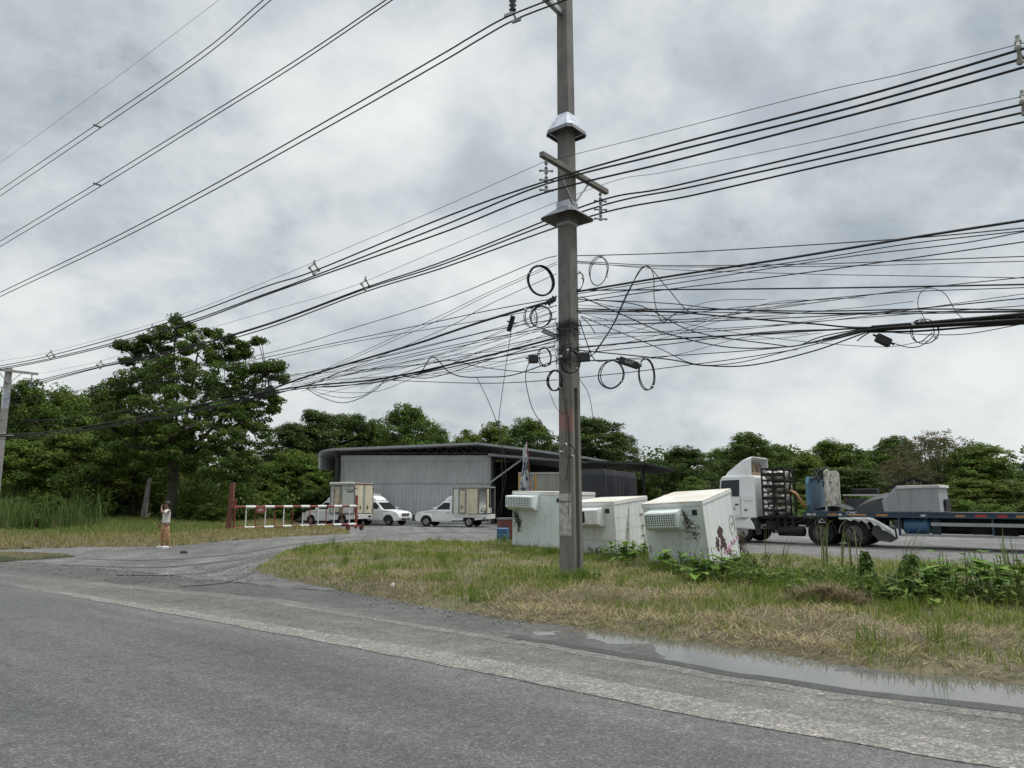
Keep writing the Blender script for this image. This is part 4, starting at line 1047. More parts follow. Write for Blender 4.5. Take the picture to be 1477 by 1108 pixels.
MB().bar((glen, 0, .10), (glen, 0, 2.05), .12).build('end_post', M['red_paint'], gate, bevel=.01)
MB().bar((glen-.75, 0, .26), (glen+.55, 0, .26), .09).build('wheel_beam', M['red_paint'], gate)
for x in (-.62, .45):
    wl = MB().cyl((glen+x, -.05, .14), (glen+x, .05, .14), .14, n=16).build('wheel', M['tyre'], gate)
    MB().cyl((glen+x, -.055, .14), (glen+x, .055, .14), .07, n=12).build('hub', M['red_paint'], wl)
MB().box(1.15, 1.75, -.09, -.07, 1.12, 1.42).build('sign_plate', M['red_paint'], gate)
b = MB(); b.box(1.33, 1.55, -.097, -.09, 1.29, 1.32); b.box(1.28, 1.60, -.097, -.09, 1.22, 1.25); b.build('sign_stripe', M['marks'], gate)

# ---------------------------------------------------------------- leaning concrete stump among the shrubs
sp = G(206, 757)
o = thing('concrete_stump', 'short pale concrete post leaning among the shrubs behind the person', 'concrete post', sp, 0)
b = MB(); b.add([(-.26,-.15,-.2),(.16,-.15,-.2),(.16,.15,-.2),(-.26,.15,-.2),(.14,-.1,3.4),(.38,-.1,3.4),(.38,.1,3.4),(.14,.1,3.4)], [(0,3,2,1),(4,5,6,7),(0,1,5,4),(1,2,6,5),(2,3,7,6),(3,0,4,7)])
b.build('shaft', M['concrete_old'], o, bevel=.02)

# ---------------------------------------------------------------- the person by the driveway
def skin_mesh(name, verts, edges, radii, mat, parent=None, root=0, sub=1):
    me = bpy.data.meshes.new(name); me.from_pydata(verts, edges, [])
    o = bpy.data.objects.new(name, me); C.objects.link(o)
    o.modifiers.new('skin', 'SKIN'); 
    if not me.skin_vertices: me.attributes.new('skin', 'FLOAT', 'POINT')
    for i, r in enumerate(radii):
        me.skin_vertices[0].data[i].radius = (r, r) if isinstance(r, (int, float)) else r
        me.skin_vertices[0].data[i].use_root = (i == root)
    o.modifiers.new('sub', 'SUBSURF').levels = sub; o.modifiers['sub'].render_levels = sub
    dg = bpy.context.evaluated_depsgraph_get(); dg.update()
    m2 = bpy.data.meshes.new_from_object(o.evaluated_get(dg)); m2.name = name
    bpy.data.objects.remove(o)
    m2.materials.clear(); m2.materials.append(mat); m2.shade_smooth()
    ob = bpy.data.objects.new(name, m2); C.objects.link(ob)
    if parent: ob.parent = parent
    return ob
pp = G(237, 791)
per = thing('person', 'person in cream shirt and orange brown trousers, one hand raised to the face', 'person', (pp.x, pp.y, .0), R(128))
# local: faces +y; x to the figure's right is negative... figure's left hand (x<0 here) is raised to the face
S = 1.68 / 1.70
V = []; E = []; RAD = []
def vtx(p, r, link=None):
    V.append(tuple(c * S for c in p)); RAD.append(tuple(c * S for c in r) if isinstance(r, tuple) else r * S)
    if link is not None: E.append((link, len(V) - 1))
    return len(V) - 1
pel = vtx((0, 0, .92), .13); bel = vtx((0, 0, 1.06), .125, pel); che = vtx((0, .01, 1.26), .14, bel); nk0 = vtx((0, 0, 1.42), .075, che)
nk = vtx((0, .015, 1.48), .055, nk0); hd0 = vtx((0, .03, 1.56), (.075, .085), nk); hd1 = vtx((0, .03, 1.64), (.075, .09), hd0); hd2 = vtx((0, .02, 1.69), .05, hd1)
feet = []
for s in (-1, 1):
    hip = vtx((s*.09, 0, .86), .095, pel); kn = vtx((s*.13, .02+s*.05, .48), .065, hip); an = vtx((s*.15, s*.05, .09), .042, kn); ft = vtx((s*.16, .10+s*.05, .045), .04, an); vtx((s*.17, .17+s*.05, .035), .03, ft)
def hand(wr, dirv, palm, link, s):
    d = Vector(dirv).normalized(); n_ = Vector(palm).normalized(); x = d.cross(n_).normalized()
    w_ = Vector(wr); k = vtx(w_ + d * .05, (.035, .018), link)
    for f, (off, L_) in enumerate(((-.028, .07), (-.009, .08), (.010, .075), (.028, .06))):
        a = vtx(w_ + d * .09 + x * off, .010, k); c = vtx(w_ + d * (.09 + L_*.5) + x * off * 1.15 + n_ * .012, .0085, a); vtx(w_ + d * (.09 + L_*.9) + x * off * 1.2 + n_ * .035, .007, c)
    a = vtx(w_ + d * .04 + x * -.04 * s, .011, k); vtx(w_ + d * .085 + x * -.06 * s + n_ * .02, .009, a)
# right arm hangs at the side, slightly behind
sh = vtx((.19, 0, 1.38), .062, che); el = vtx((.25, .02, 1.10), .045, sh); wr = vtx((.27, .16, .88), .03, el); hand((.27, .16, .88), (.02, .3, -1), (-1, .2, 0), wr, 1)
# left arm raised, hand to the face
sh = vtx((-.19, 0, 1.38), .062, che); el = vtx((-.24, .22, 1.30), .045, sh); wr = vtx((-.08, .22, 1.50), .03, el); hand((-.08, .22, 1.50), (.35, -.12, .75), (0, -1, 0), wr, -1)
body = skin_mesh('body', V, E, RAD, M['skin'], per, 0, 1)
def cloth(name, segs, mat):
    V2 = []; E2 = []; R2 = []
    for p, r, l in segs:
        V2.append(tuple(c * S for c in p)); R2.append(r * S if isinstance(r, (int, float)) else tuple(c * S for c in r))
        if l is not None: E2.append((l, len(V2) - 1))
    return skin_mesh(name, V2, E2, R2, mat, per, 0, 1)
cloth('shirt', [((0,0,1.20),(.185,.15),None), ((0,0,1.0),(.195,.155),0), ((0,0,.88),(.20,.16),1), ((0,.0,1.36),(.17,.12),0), ((0,.005,1.44),(.085,.08),3), ((.20,0,1.36),.085,3), ((.245,.01,1.15),.075,5), ((-.20,0,1.36),.085,3), ((-.235,.17,1.30),.075,7)], M['shirt'])
cloth('trousers', [((0,0,.88),(.17,.14),None), ((.095,0,.80),.125,0), ((.13,.07,.48),.095,1), ((.15,.05,.14),.08,2), ((-.095,0,.80),.125,0), ((-.13,-.03,.48),.095,4), ((-.15,-.05,.14),.08,5), ((0,0,.96),(.16,.13),0)], M['trousers'])
for s in (-1, 1):
    b = MB(); b.ell((s*.16, .06+s*.05, .05), (.055, .13, .05), 12, 8); b.box(s*.16-.05, s*.16+.05, -.06+s*.05, .17+s*.05, 0, .028); b.build('shoe', M['shoe'], per, smooth=False)
b = MB(); b.ell((0, .0, 1.635), (.092, .105, .10), 14, 10); b.build('hair', M['hair'], per, smooth=True)
b = MB(); b.ell((0, .125, 1.575), (.016, .022, .024), 8, 6); b.build('nose', M['skin'], per, smooth=True)
b = MB(); b.ell((.035, .112, 1.605), .012, 8, 6); b.ell((-.035, .112, 1.605), .012, 8, 6); b.build('eyes', M['hair'], per)
b = MB(); b.ell((0, .112, 1.53), (.028, .012, .008), 8, 6); b.build('mouth', M['trousers'], per)
b = MB(); b.ell((.082, .03, 1.585), (.015, .025, .035), 8, 6); b.ell((-.082, .03, 1.585), (.015, .025, .035), 8, 6); b.build('ears', M['skin'], per)

# ---------------------------------------------------------------- the steel shed behind the yard
SY = 58.0
def sx_(px, py, Y=SY): v = PY(px, py, Y); return (v.x, v.z)
x0 = PY(492, 700, SY).x; x1 = PY(708, 700, SY).x; x2 = PY(872, 700, SY).x
zt = PY(560, 657, SY).z
shed = thing('steel_shed', 'low grey corrugated steel shed with open dark right half', 'shed', ((x0+x2)/2, SY, 0), 0)
ox = (x0+x2)/2
M['corr'] = pm('grey corrugated sheet', (.50, .515, .52), (.41, .42, .425), .5, .1, .8, .4, .7, streak=((.3, .3, .29), .4))
def corrugated(b, xa, xb, za, zb, y, pitch=.28, depth=.05):
    n = int(round((xb-xa)/pitch)); pts = []
    for i in range(n):
        x = xa + (xb-xa)*i/n; p = (xb-xa)/n
        pts += [(x, y), (x+p*.62, y), (x+p*.72, y-depth), (x+p*.9, y-depth)]
    pts.append((xb, y))
    b.add([(px, py, za) for px, py in pts] + [(px, py, zb) for px, py in pts], [(i, i+1, len(pts)+i+1, len(pts)+i) for i in range(len(pts)-1)])
zm = PY(560, 695, SY).z; zh = PY(560, 664, SY).z
b = MB(); corrugated(b, x0-ox, x1-ox, 0, zm, -.02); b.build('lower_wall_sheet', M['corr'], shed, recalc=False)
b = MB(); corrugated(b, x0-ox, x1-ox, zm-.12, zh, -.09, .22); b.build('upper_wall_sheet', M['corr'], shed, recalc=False)
b = MB(); b.box(x0-ox-.05, x1-ox, -.2, -.12, zh-.03, zt); b.box(x0-ox-.02, x0-ox+.12, -.19, .05, 0, zt); b.box(x1-ox-.1, x1-ox+.05, -.19, .05, 0, zt)
b.build('wall_flashing', M['corr'], shed)
# dark interior: back and side walls
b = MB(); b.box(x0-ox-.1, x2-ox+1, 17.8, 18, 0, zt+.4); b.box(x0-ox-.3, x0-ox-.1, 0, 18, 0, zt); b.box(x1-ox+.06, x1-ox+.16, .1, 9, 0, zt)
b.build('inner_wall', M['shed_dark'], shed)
prof = [sx_(467, 678), sx_(467, 660), sx_(469, 655), sx_(474, 652), sx_(486, 650), sx_(690, 641.5), sx_(760, 650), sx_(845, 662), sx_(872, 667)]
th = .09
up = [(x-ox, z) for x, z in prof]; dn = [(x + (.08 if i < 3 else 0), z - (.0 if i < 2 else th)) for i, (x, z) in enumerate(up)]
b = MB(); vs = []; n = len(up)
for y in (-1.6, 18.6): vs += [(x, y, z) for x, z in up] + [(x, y, z) for x, z in dn]
fs = []
for i in range(n-1):
    fs += [(i, i+1, 2*n+i+1, 2*n+i), (n+i+1, n+i, 3*n+i, 3*n+i+1), (i, n+i, n+i+1, i+1), (2*n+i, 2*n+i+1, 3*n+i+1, 3*n+i)]
fs += [(0, 2*n, 3*n, n), (n-1, 2*n-1, 4*n-1, 3*n-1)]
b.add(vs, fs); b.build('roof', M['roof'], shed)
# ribs of the curled eave and the pale edge strip
b = MB()
for i in range(1, n-1): b.bar((up[i][0], -1.62, up[i][1]-.02), (up[i+1][0], -1.62, up[i+1][1]-.02), .05, .16)
b.build('roof_edge', M['galv'], shed)
b = MB()
for k in range(60):
    y = -1.5 + k * .33
    b.tube([(up[i][0]+.11, y, up[i][1]-.02*i) for i in range(4)], .05, 4)
b.build('eave_rib', M['galv'], shed)
# truss under the roof edge
b = MB()
def roofz(x):
    return float(np.interp(x, [p[0] for p in up[4:]], [p[1] for p in up[4:]])) - .2
for yy in (-.8, 4, 9, 14):
    zb_ = zt + .12
    xs = np.arange(x0-ox, x2-ox, .75)
    for i, x in enumerate(xs[:-1]):
        if roofz(x) - zb_ > .12:
            b.bar((x, yy, zb_), (x, yy, roofz(x)), .05); 
            if roofz(xs[i+1]) - zb_ > .1: b.bar((x, yy, roofz(x)), (xs[i+1], yy, zb_), .045)
    b.bar((x0-ox, yy, zb_), (x1-ox, yy, zb_), .08)
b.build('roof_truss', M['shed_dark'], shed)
b = MB(); zb_ = PY(760, 657, SY).z; b.cyl((x1-ox-.2, -.9, zb_), (x2-ox, -.9, PY(870, 667, SY).z - .15), .13, n=10); b.build('gutter_pipe', M['galv'], shed)
pa, pb_ = PY(708, 696, SY), PY(757, 660, SY)
MB().bar((pa.x-ox, -.5, pa.z), (pb_.x-ox, -.5, pb_.z), .22, .12).build('diagonal_brace', M['galv'], shed)
for x, y in ((x1-ox+.1, -.3), (4.2, -.3), (x2-ox, -.3), (x2-ox, 8), (x2-ox, 17), (x0-ox-.2, -.9)):
    MB().bar((x, y, 0), (x, y, zt+.3 if x < 4.3 else PY(870, 668, SY).z-.2), .18).build('post', M['shed_dark'], shed)
# lower canopy on the right
can = thing('lean_to_canopy', 'flat dark lean-to canopy joined to the right end of the steel shed', 'canopy', (PY(920, 670, 52).x, 54, 0), 0)
cx = can.location.x
def cpt(px, py, Y): v = PY(px, py, Y); return (v.x - cx, v.y - 54, v.z)
a_, b__, c_, d_ = cpt(866, 665, 53), cpt(934, 667.5, 53), cpt(975, 676, 49), cpt(862, 676, 49)
e_, f_ = cpt(905, 664, 66), cpt(990, 671, 66)
b = MB()
P0 = [cpt(850, 664, 52), cpt(930, 667, 52), cpt(975, 677.5, 47)]
tops = [Vector(p) for p in (P0[0], P0[1], (P0[1][0]+.2, 13, P0[1][2]+.3), (P0[0][0], 13, P0[0][2]+.2))]
b.add([*tops, *[v - Vector((0, 0, .16)) for v in tops]], [(0,1,2,3),(7,6,5,4),(0,4,5,1),(1,5,6,2),(2,6,7,3),(3,7,4,0)])
r2 = [Vector(P0[1]), Vector(P0[2]), Vector((P0[2][0]+1.2, 6, P0[2][2]+.25)), Vector((P0[1][0]+.2, 13, P0[1][2]+.3))]
b.add([*r2, *[v - Vector((0, 0, .12)) for v in r2]], [(0,1,2,3),(7,6,5,4),(0,4,5,1),(1,5,6,2),(2,6,7,3),(3,7,4,0)])
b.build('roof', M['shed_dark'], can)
for (px, Y) in ((862, 53), (928, 54), (925, 64)):
    v = PY(px, 668, Y); MB().bar((v.x-cx, Y-54, 0), (v.x-cx, Y-54, v.z-.1), .14).build('post', M['shed_dark'], can)
# small black gabled hut roof behind the trailer
hut = thing('gabled_hut', 'small dark gabled hut behind the flatbed trailer', 'hut', PY(1322, 740, 48).xy.to_3d(), R(-27))
zr = PY(1322, 690, 48).z; ze = PY(1295, 704, 48).z; hw_ = 1.6
MB().box(-hw_*.8, hw_*.8, .3, 4, 0, ze-.1).build('wall', M['shed_dark'], hut)
b = MB(); b.prism([(-hw_-.15, ze), (0, zr+.1), (hw_+.15, ze), (hw_+.1, ze-.1), (0, zr-.02), (-hw_-.1, ze-.1)], 0, 4.3); b.build('roof', M['chassis'], hut)
b = MB()
for k in range(-3, 4): b.bar((k*.4, .12, ze-.1), (k*.4, .12, zr - abs(k)*.4*(zr-ze)/hw_ - .05), .05)
b.build('gable_slat', M['dirt_metal'], hut)
# red/white rod? flag behind the first box
fl = G(757, 778); fl = PY(757, 760, 31.0)
flag = thing('banner_flag', 'crumpled white and blue banner on a dark staff behind the pale mint box', 'flag', (fl.x+.1, 31, 0), 0)
zt_ = PY(755, 637, 31).z; zb2 = PY(755, 700, 31).z
MB().tube([(.12, 0, 0), (.12, 0, zb2), (.0, 0, zt_)], .022, 8).build('staff', M['rust'], flag)
b = MB(); vs = []; nr = 20
for i in range(nr+1):
    f_ = i/nr; z = zt_ - .03 - (zt_ - zb2 + .25) * f_; xr = .0 + .12*f_ - .02; wid = .04 + .36*f_**.8
    for j in range(6):
        g_ = j/5; vs.append((xr - wid*g_ + .03*math.sin(9*f_+3*g_), .10*math.sin(j*1.9 + f_*7)*(.3+f_), z + .06*math.sin(j*2.1+i*.8)))
b.add(vs, [(i*6+j, i*6+j+1, (i+1)*6+j+1, (i+1)*6+j) for i in range(nr) for j in range(5)])
ob = b.build('cloth', M['cloth_flag'], flag, smooth=True); sm = ob.modifiers.new('solid', 'SOLIDIFY'); sm.thickness = .006
# drum and rusty sheet left of the first box
dr = G(727, 782)
o = thing('plastic_drum', 'blue plastic drum lying in weeds left of the pale mint box', 'drum', (dr.x, dr.y, 0), .4)
b = MB(); b.tube([(-.05,0,0),(-.05,0,.04),(-.05,0,.26),(-.05,0,.30),(-.05,0,.34),(-.05,0,.56),(-.05,0,.6)], [.25,.27,.27,.285,.27,.27,.2], 18); b.build('barrel', M['blue_drum'], o)
b = MB().cyl((.08,.05,.6),(.08,.05,.64),.04,n=10).build('cap', M['black'], o)
o = thing('rusty_bin', 'rusty red steel bin behind the blue drum', 'bin', (dr.x+.1, dr.y+.75, 0), .25)
b = MB(); b.box(-.35,.35,-.3,.3,0,.95); b.build('body', M['rust'], o, bevel=.02)
b = MB(); b.box(-.38,.38,-.33,.33,.93,1.0); b.build('rim', M['dirt_metal'], o)
# litter
for px, py, lab in ((566, 853, 'crumpled white litter in the grass left of the pole'), (1178, 818, 'white litter beside the tall reeds near the tractor')):
    v = G(px, py); q = random.Random(px); b = MB(); b.ell((0,0,.03), (.05,.04,.04), 10, 7)
    b.v = [(x*q.uniform(.7,1.2), y*q.uniform(.7,1.2), max(0, z*q.uniform(.7,1.3))) for x, y, z in b.v]
    o = b.build('litter', M['bag'], loc=(v.x, v.y, .08)); tag(o, lab, 'litter')
v = G(265, 798); b = MB(); b.ell((0,0,.05), (.13,.09,.07), 9, 6); tag(b.build('stone', M['stone'], loc=(v.x, v.y, -.02)), 'small dark lump lying on the driveway near the person', 'stone')
# ---------------------------------------------------------------- pickups
def arch_pts(cx, z0, r, n=9):
    return [(cx + r*math.cos(math.pi - math.pi*i/n), z0 + r*math.sin(math.pi*i/n)) for i in range(n+1)]
def wheel(parent, x, y, r, width, side, rim='rim', name='wheel'):
    """side +1: outer face towards +y"""
    b = MB(); yo = y + side*width/2; yi = y - side*width/2
    b.tube([(x,yi,r),(x,yi+side*.02,r),(x,yo-side*.03,r),(x,yo,r),(x,yo-side*.005,r)], [r*.86, r*.99, r, r*.92, r*.62], 28)
    wl = b.build(name, M['tyre'], parent)
    b = MB(); b.tube([(x,yo-side*.012,r),(x,yo+side*.004,r),(x,yo-side*.03,r),(x,yo-side*.035,r)], [r*.64, r*.60, r*.5, r*.2], 24)
    b.tube([(x,yo-side*.04,r),(x,yo+side*.012,r)], [r*.2, r*.14], 12)
    for k in range(8):
        a = k*math.pi/4; b.cyl((x+r*.33*math.cos(a), yo-side*.03, r+r*.33*math.sin(a)), (x+r*.33*math.cos(a), yo-side*.012, r+r*.33*math.sin(a)), r*.05, n=6)
    b.build('rim', M[rim], wl)
    b = MB()
    for k in range(8):
        a = (k+.5)*math.pi/4; b.cyl((x+r*.44*math.cos(a), yo-side*.03, r+r*.44*math.sin(a)), (x+r*.44*math.cos(a), yo-side*.0275, r+r*.44*math.sin(a)), r*.07, n=8)
    b.build('rim_hole', M['black'], wl)
    return wl
def pickup(label, loc, rotz, group, body='white_paint', box=None, canopy=None, guard=False, full=True, bed=False, cat='pickup truck'):
    o = thing('pickup_truck', label, cat, loc, rotz, group)
    Wd = .87; bm_ = M[body]
    fa, ra, wr = 1.55, -1.55, .335
    # lower body with wheel openings (profile x,z)
    pf = [(-2.55,.48),(-2.55,.98),(-.30,1.0),(-.30,1.08),(1.05,1.10),(1.35,1.07),(2.02,.99),(2.28,.90),(2.40,.74),(2.44,.56),(2.40,.40),(2.25,.33)] + [(p[0], p[1]) for p in arch_pts(fa, .33, .43)[::-1]] + [(1.0,.33),(-.28,.33)] + [(-.30,.40)] + [(p[0],p[1]) for p in arch_pts(ra, .42, .43)[::-1]] + [(-2.1,.46)]
    if box or canopy is None and not bed: pass
    b = MB().prism(pf, -Wd, Wd)
    # draw the nose in
    b.v = [(x, y*(1-.10*max(0, (x-1.6)/.85)**2) if x > 1.6 else y, z) for x, y, z in b.v]
    b.build('body', bm_, o, bevel=.035)
    # cabin
    zc, zr = 1.07, 1.72; hw0, hw1 = Wd-.02, Wd-.17
    cab_lo = [(-.32, zc), (1.12, zc)]; cab_hi = [(-.28, zr-.03), (-.18, zr), (.22, zr), (.38, zr-.05)]
    b = MB()
    ring_ = [(-.33,zc,hw0),(-.30,zr-.04,hw1),(-.20,zr,hw1-.03),(.20,zr,hw1-.03),(.38,zr-.06,hw1),(1.13,zc,hw0-.02)]
    vs = [(x,-h,z) for x,z,h in ring_] + [(x,h,z) for x,z,h in ring_]; n=len(ring_)
    b.add(vs, [tuple(range(n))[::-1], tuple(range(n,2*n))] + [(i,(i+1)%n,n+(i+1)%n,n+i) for i in range(n)])
    b.build('cabin', bm_, o, bevel=.03)
    def onside(x, z, s, d=.006):
        f_ = (z-zc)/(zr-zc); h = hw0 + (hw1-hw0)*f_ + d; return (x, s*h, z)
    for s in (-1,1):
        b = MB(); pts = [(-.16,1.15),(-.14,1.60),(.26,1.61),(.42,1.52),(.86,1.16)]
        vs = [onside(x,z,s) for x,z in pts]; vs2 = [onside(x,z,s,-.03) for x,z in pts]
        b.add(vs+vs2, [tuple(range(5)), tuple(range(9,4,-1))]+[(i,(i+1)%5,5+(i+1)%5,5+i) for i in range(5)]); b.build('side_window', M['glass'], o)
        dr_ = MB().box(-.22, 1.02, s*(Wd+.004)-.006, s*(Wd+.004)+.006, .42, 1.06).build('door', bm_, o, bevel=.008)
        MB().box(-.14, .06, s*(Wd+.02)-.015, s*(Wd+.02)+.012, .90, .935).build('handle', M['black'] if body=='white_paint' else bm_, dr_, bevel=.006)
        b = MB(); b.box(-.228,-.221, s*(Wd+.001)-.004, s*(Wd+.001)+.004,.40,1.07); b.box(1.021,1.028,s*(Wd+.001)-.004,s*(Wd+.001)+.004,.40,1.07); b.build('door_gap', M['black'], o)
        b = MB().box(.80,.98, s*(Wd+.10)-.10, s*(Wd+.10)+.06, 1.12,1.28).build('wing_mirror', M['black'] if body!='white_paint' else bm_, o, bevel=.03)
        # headlights and tail
        b = MB(); b.add([(2.10, s*.84, .93),(2.36, s*.56, .86),(2.42, s*.55, .74),(2.16, s*.85, .78),(2.0,s*.6,.93),(2.0,s*.5,.74),(2.05,s*.7,.85)], [(0,1,2,3),(0,4,1),(3,2,5)]); b.build('headlight', M['lamp'], o)
        b = MB().cyl((2.42, s*.60, .52), (2.33, s*.60, .52), .07, n=12).build('fog_lamp', M['lamp'], o)
        for (xx, rr_) in ((fa, wr), (ra, wr)): wheel(o, xx, s*(Wd-.115), wr, .21, s)
        b = MB(); b.prism(arch_pts(fa, .33, .425) , s*(Wd-.10)-.15, s*(Wd-.10)+.06); b.build('wheel_arch', M['black'], o)
        b = MB(); b.prism(arch_pts(ra, .42, .425) , s*(Wd-.10)-.15, s*(Wd-.10)+.06); b.build('wheel_arch', M['black'], o)
    ws = MB(); ws.add([(.475,-.64,1.61),(.475,.64,1.61),(1.075,.74,1.13),(1.075,-.74,1.13),(.44,-.64,1.59),(.44,.64,1.59),(1.03,.74,1.10),(1.03,-.74,1.10)], [(0,1,2,3),(7,6,5,4),(0,4,5,1),(1,5,6,2),(2,6,7,3),(3,7,4,0)])
    ws.v = [(x+.012, y, z+.012) for x,y,z in ws.v]; ws.build('windscreen', M['glass'], o)
    b = MB(); b.box(2.40,2.445,-.42,.42,.66,.86); gr = b.build('grille', M['grille_dark'], o, bevel=.02)
    b = MB(); 
    for z in (.70,.76,.82): b.box(2.444,2.456,-.40,.40,z-.008,z+.008)
    b.ell((2.452,0,.77),(.015,.06,.045),12,8); b.build('grille_bar', M['silver'], gr)
    MB().box(2.41,2.452,-.42,.42,.40,.52).build('air_intake', M['black'], o, bevel=.01)
    MB().box(2.45,2.462,-.2,.2,.45,.56).build('number_plate', M['panel_worn'], o)
    b = MB(); b.bar((2.1,-.5,.38),(-2.5,-.5,.45),.08,.14); b.bar((2.1,.5,.38),(-2.5,.5,.45),.08,.14); b.cyl((fa,-.8,wr),(fa,.8,wr),.05,n=8); b.cyl((ra,-.8,wr),(ra,.8,wr),.06,n=8); b.ell((ra,0,wr),(.16,.18,.16)); b.build('chassis', M['chassis'], o)
    if guard:
        b = MB().prism([(2.35,.36),(2.56,.38),(2.60,.52),(2.58,.76),(2.46,.80),(2.44,.56)], -.84,.84); b.build('front_guard', M['black'], o, bevel=.04)
    if box or canopy:
        b = MB().prism([(-.42,1.05),(-.42,1.62),(.1,1.76),(.02,1.92),(-.2,2.06),(-.36,2.10)] if box else [(-.3,1.6),(-.2,1.7),(-.3,1.8)], -.62,.62)
        if box: 
            b = MB(); ringd = [(-.36,1.74,.66),(.30,1.735,.62),(.22,1.86,.58),(-.05,2.02,.56),(-.36,2.10,.60)]; nn=len(ringd)
            b.add([(x,-h,z) for x,z,h in ringd]+[(x,h,z) for x,z,h in ringd], [tuple(range(nn))[::-1],tuple(range(nn,2*nn))]+[(i,(i+1)%nn,nn+(i+1)%nn,nn+i) for i in range(nn)])
            b.build('wind_deflector', M['white_paint'], o, bevel=.03, )
    return o
def cargo_box(o, x0, x1, W, z0, z1, style):
    """insulated box of a delivery pickup"""
    cb = MB().box(x0, x1, -W, W, z0, z1).build('cargo_box', M['white_box'], o, bevel=.02)
    b = MB(); b.box(x0-.02, x1+.02, -W-.02, W+.02, z1-.01, z1+.05); 
    if style == 'awning': b.cyl((x0-.02, W+.03, z1-.02), (x1+.02, W+.03, z1-.02), .11, n=12); b.box(x0, x1, W+.005, W+.03, z1-.42, z1-.16)
    b.build('box_roof', M['grey_top'], cb)
    b = MB()
    for x in (x0, x1):
        for s in (-1, 1): b.box(x-.035, x+.035, s*W-.03, s*W+.03, z0, z1)
    for s in (-1, 1): b.box(x0, x1, s*W-.012, s*W+.016, z0-.06, z0+.05); b.box(x0, x1, s*W-.01, s*W+.013, z1-.09, z1-.02)
    b.build('box_frame', M['dirt_metal'], cb)
    s = 1
    # framed side door in stained cream, on the left flank
    dx0, dx1 = x1 - .50*(x1-x0) if False else x0 + (x1-x0)*.55, x0 + (x1-x0)*.82
    b = MB(); dz0, dz1 = z0+.12, z1-.22
    for (xa, xb, za, zb) in ((dx0-.08,dx0,dz0-.07,dz1+.07),(dx1,dx1+.08,dz0-.07,dz1+.07),(dx0,dx1,dz1,dz1+.07),(dx0,dx1,dz0-.07,dz0)): b.box(xa, xb, W+.003, W+.035, za, zb)
    b.build('door_frame', M['dirt_metal'], cb)
    sd_ = MB().box(dx0+.003, dx1-.003, W+.004, W+.024, dz0+.003, dz1-.003).build('side_door', M['cream_door'], cb)
    b = MB(); xm = dx0 + .3*(dx1-dx0); zm_ = dz0 + .28*(dz1-dz0); b.box(xm-.12, xm+.12, W+.026, W+.045, zm_-.015, zm_+.015); b.box(xm-.015, xm+.015, W+.026, W+.05, zm_-.12, zm_+.12); b.box(dx0+.1*(dx1-dx0), dx0+.16*(dx1-dx0), W+.026, W+.04, dz0, dz1)
    for z in (dz0+.12, dz1-.3): b.box(dx1-.08, dx1+.05, W+.026, W+.05, z-.03, z+.03)
    b.build('handle', M['chassis'], sd_)
    # twin rear doors
    for s2 in (-1, 1):
        rd_ = MB().box(x0-.036, x0-.012, min(s2*.10, s2*(W-.05)), max(s2*.10, s2*(W-.05)), z0+.03, z1-.10).build('rear_door', M['cream_door'], cb)
        b = MB(); b.box(x0-.06, x0-.036, s2*.35-.12, s2*.35+.12, z0+.40, z0+.43); b.box(x0-.06, x0-.036, s2*.35-.015, s2*.35+.015, z0+.26, z0+.58)
        for z in (z0+.2, z1-.35): b.box(x0-.055, x0-.03, s2*(W-.05)-.08, s2*(W-.05)+.04, z-.03, z+.03)
        b.build('handle', M['chassis'], rd_)
    MB().box(x0-.03, x0-.01, -.095, .095, z0+.03, z1-.1).build('rear_pillar', M['grey_panel'], cb)
    b = MB(); b.box(x0-.05, x0-.012, -W, W, z1-.10, z1-.02); b.build('rear_header', M['rust'], cb)
    if style == 'awning':
        pl = MB().box(x0+.12, x0+.72, W+.004, W+.012, z1-.62, z1-.38).build('sign_plate', M['black'], cb)
        b = MB()
        for i, (xx, w_, zz_) in enumerate(((.17,.05,0),(.26,.03,.03),(.33,.06,-.02),(.43,.04,.02),(.52,.06,0),(.61,.05,-.01))): b.box(x0+xx, x0+xx+w_, W+.012, W+.016, z1-.56+zz_, z1-.44+zz_*.5)
        b.build('lettering', M['letter'], pl)
    return cb
GV = 'white delivery pickups parked in front of the shed'
def face(px, py): return G(px, py)
# left pickup, nose to the left and away
ap = R(180 - 33)
c = (G(441, 757.5) + G(500, 759.5)) / 2
near_off = Vector((math.cos(ap + math.pi/2), math.sin(ap + math.pi/2), 0)) * .87
p1 = pickup('white delivery pickup with awning roll and black sign plate, behind the gate', (c.x - near_off.x, c.y - near_off.y, 0), ap, GV, box=True)
cargo_box(p1, -2.72, -.42, .90, .86, 2.92, 'awning')
b = MB(); b.box(-2.74,-2.56,-.88,.88,.50,.82); bp = b.build('rear_bumper', M['white_box'], p1, bevel=.02)
for s in (-1,1): MB().box(-2.755,-2.738,s*.62-.14,s*.62+.14,.60,.72).build('tail_light', M['grille_dark'], bp)
# pickup behind it, nose to the right and near
ap = R(-28)
c = G(556, 759)
v = Vector((math.cos(ap), math.sin(ap), 0)); nn_ = Vector((v.y, -v.x, 0))
c = c + Vector((0, 1.0, 0))
loc2 = c - v*1.55 - nn_*.87
p2_ = pickup('white pickup nosing right from behind the awning pickup, its dark grille facing out', (loc2.x, loc2.y, 0), ap, GV, box=True)
cargo_box(p2_, -2.72, -.42, .88, .86, 2.2, 'plain')
# right pickup
ap = R(180 - 17)
c = (G(616, 758.5) + G(676, 761.5)) / 2
near_off = Vector((math.cos(ap + math.pi/2), math.sin(ap + math.pi/2), 0)) * .87
p3 = pickup('white delivery pickup with black front guard and an opened cream box door', (c.x - near_off.x, c.y - near_off.y, 0), ap, GV, box=True, guard=True)
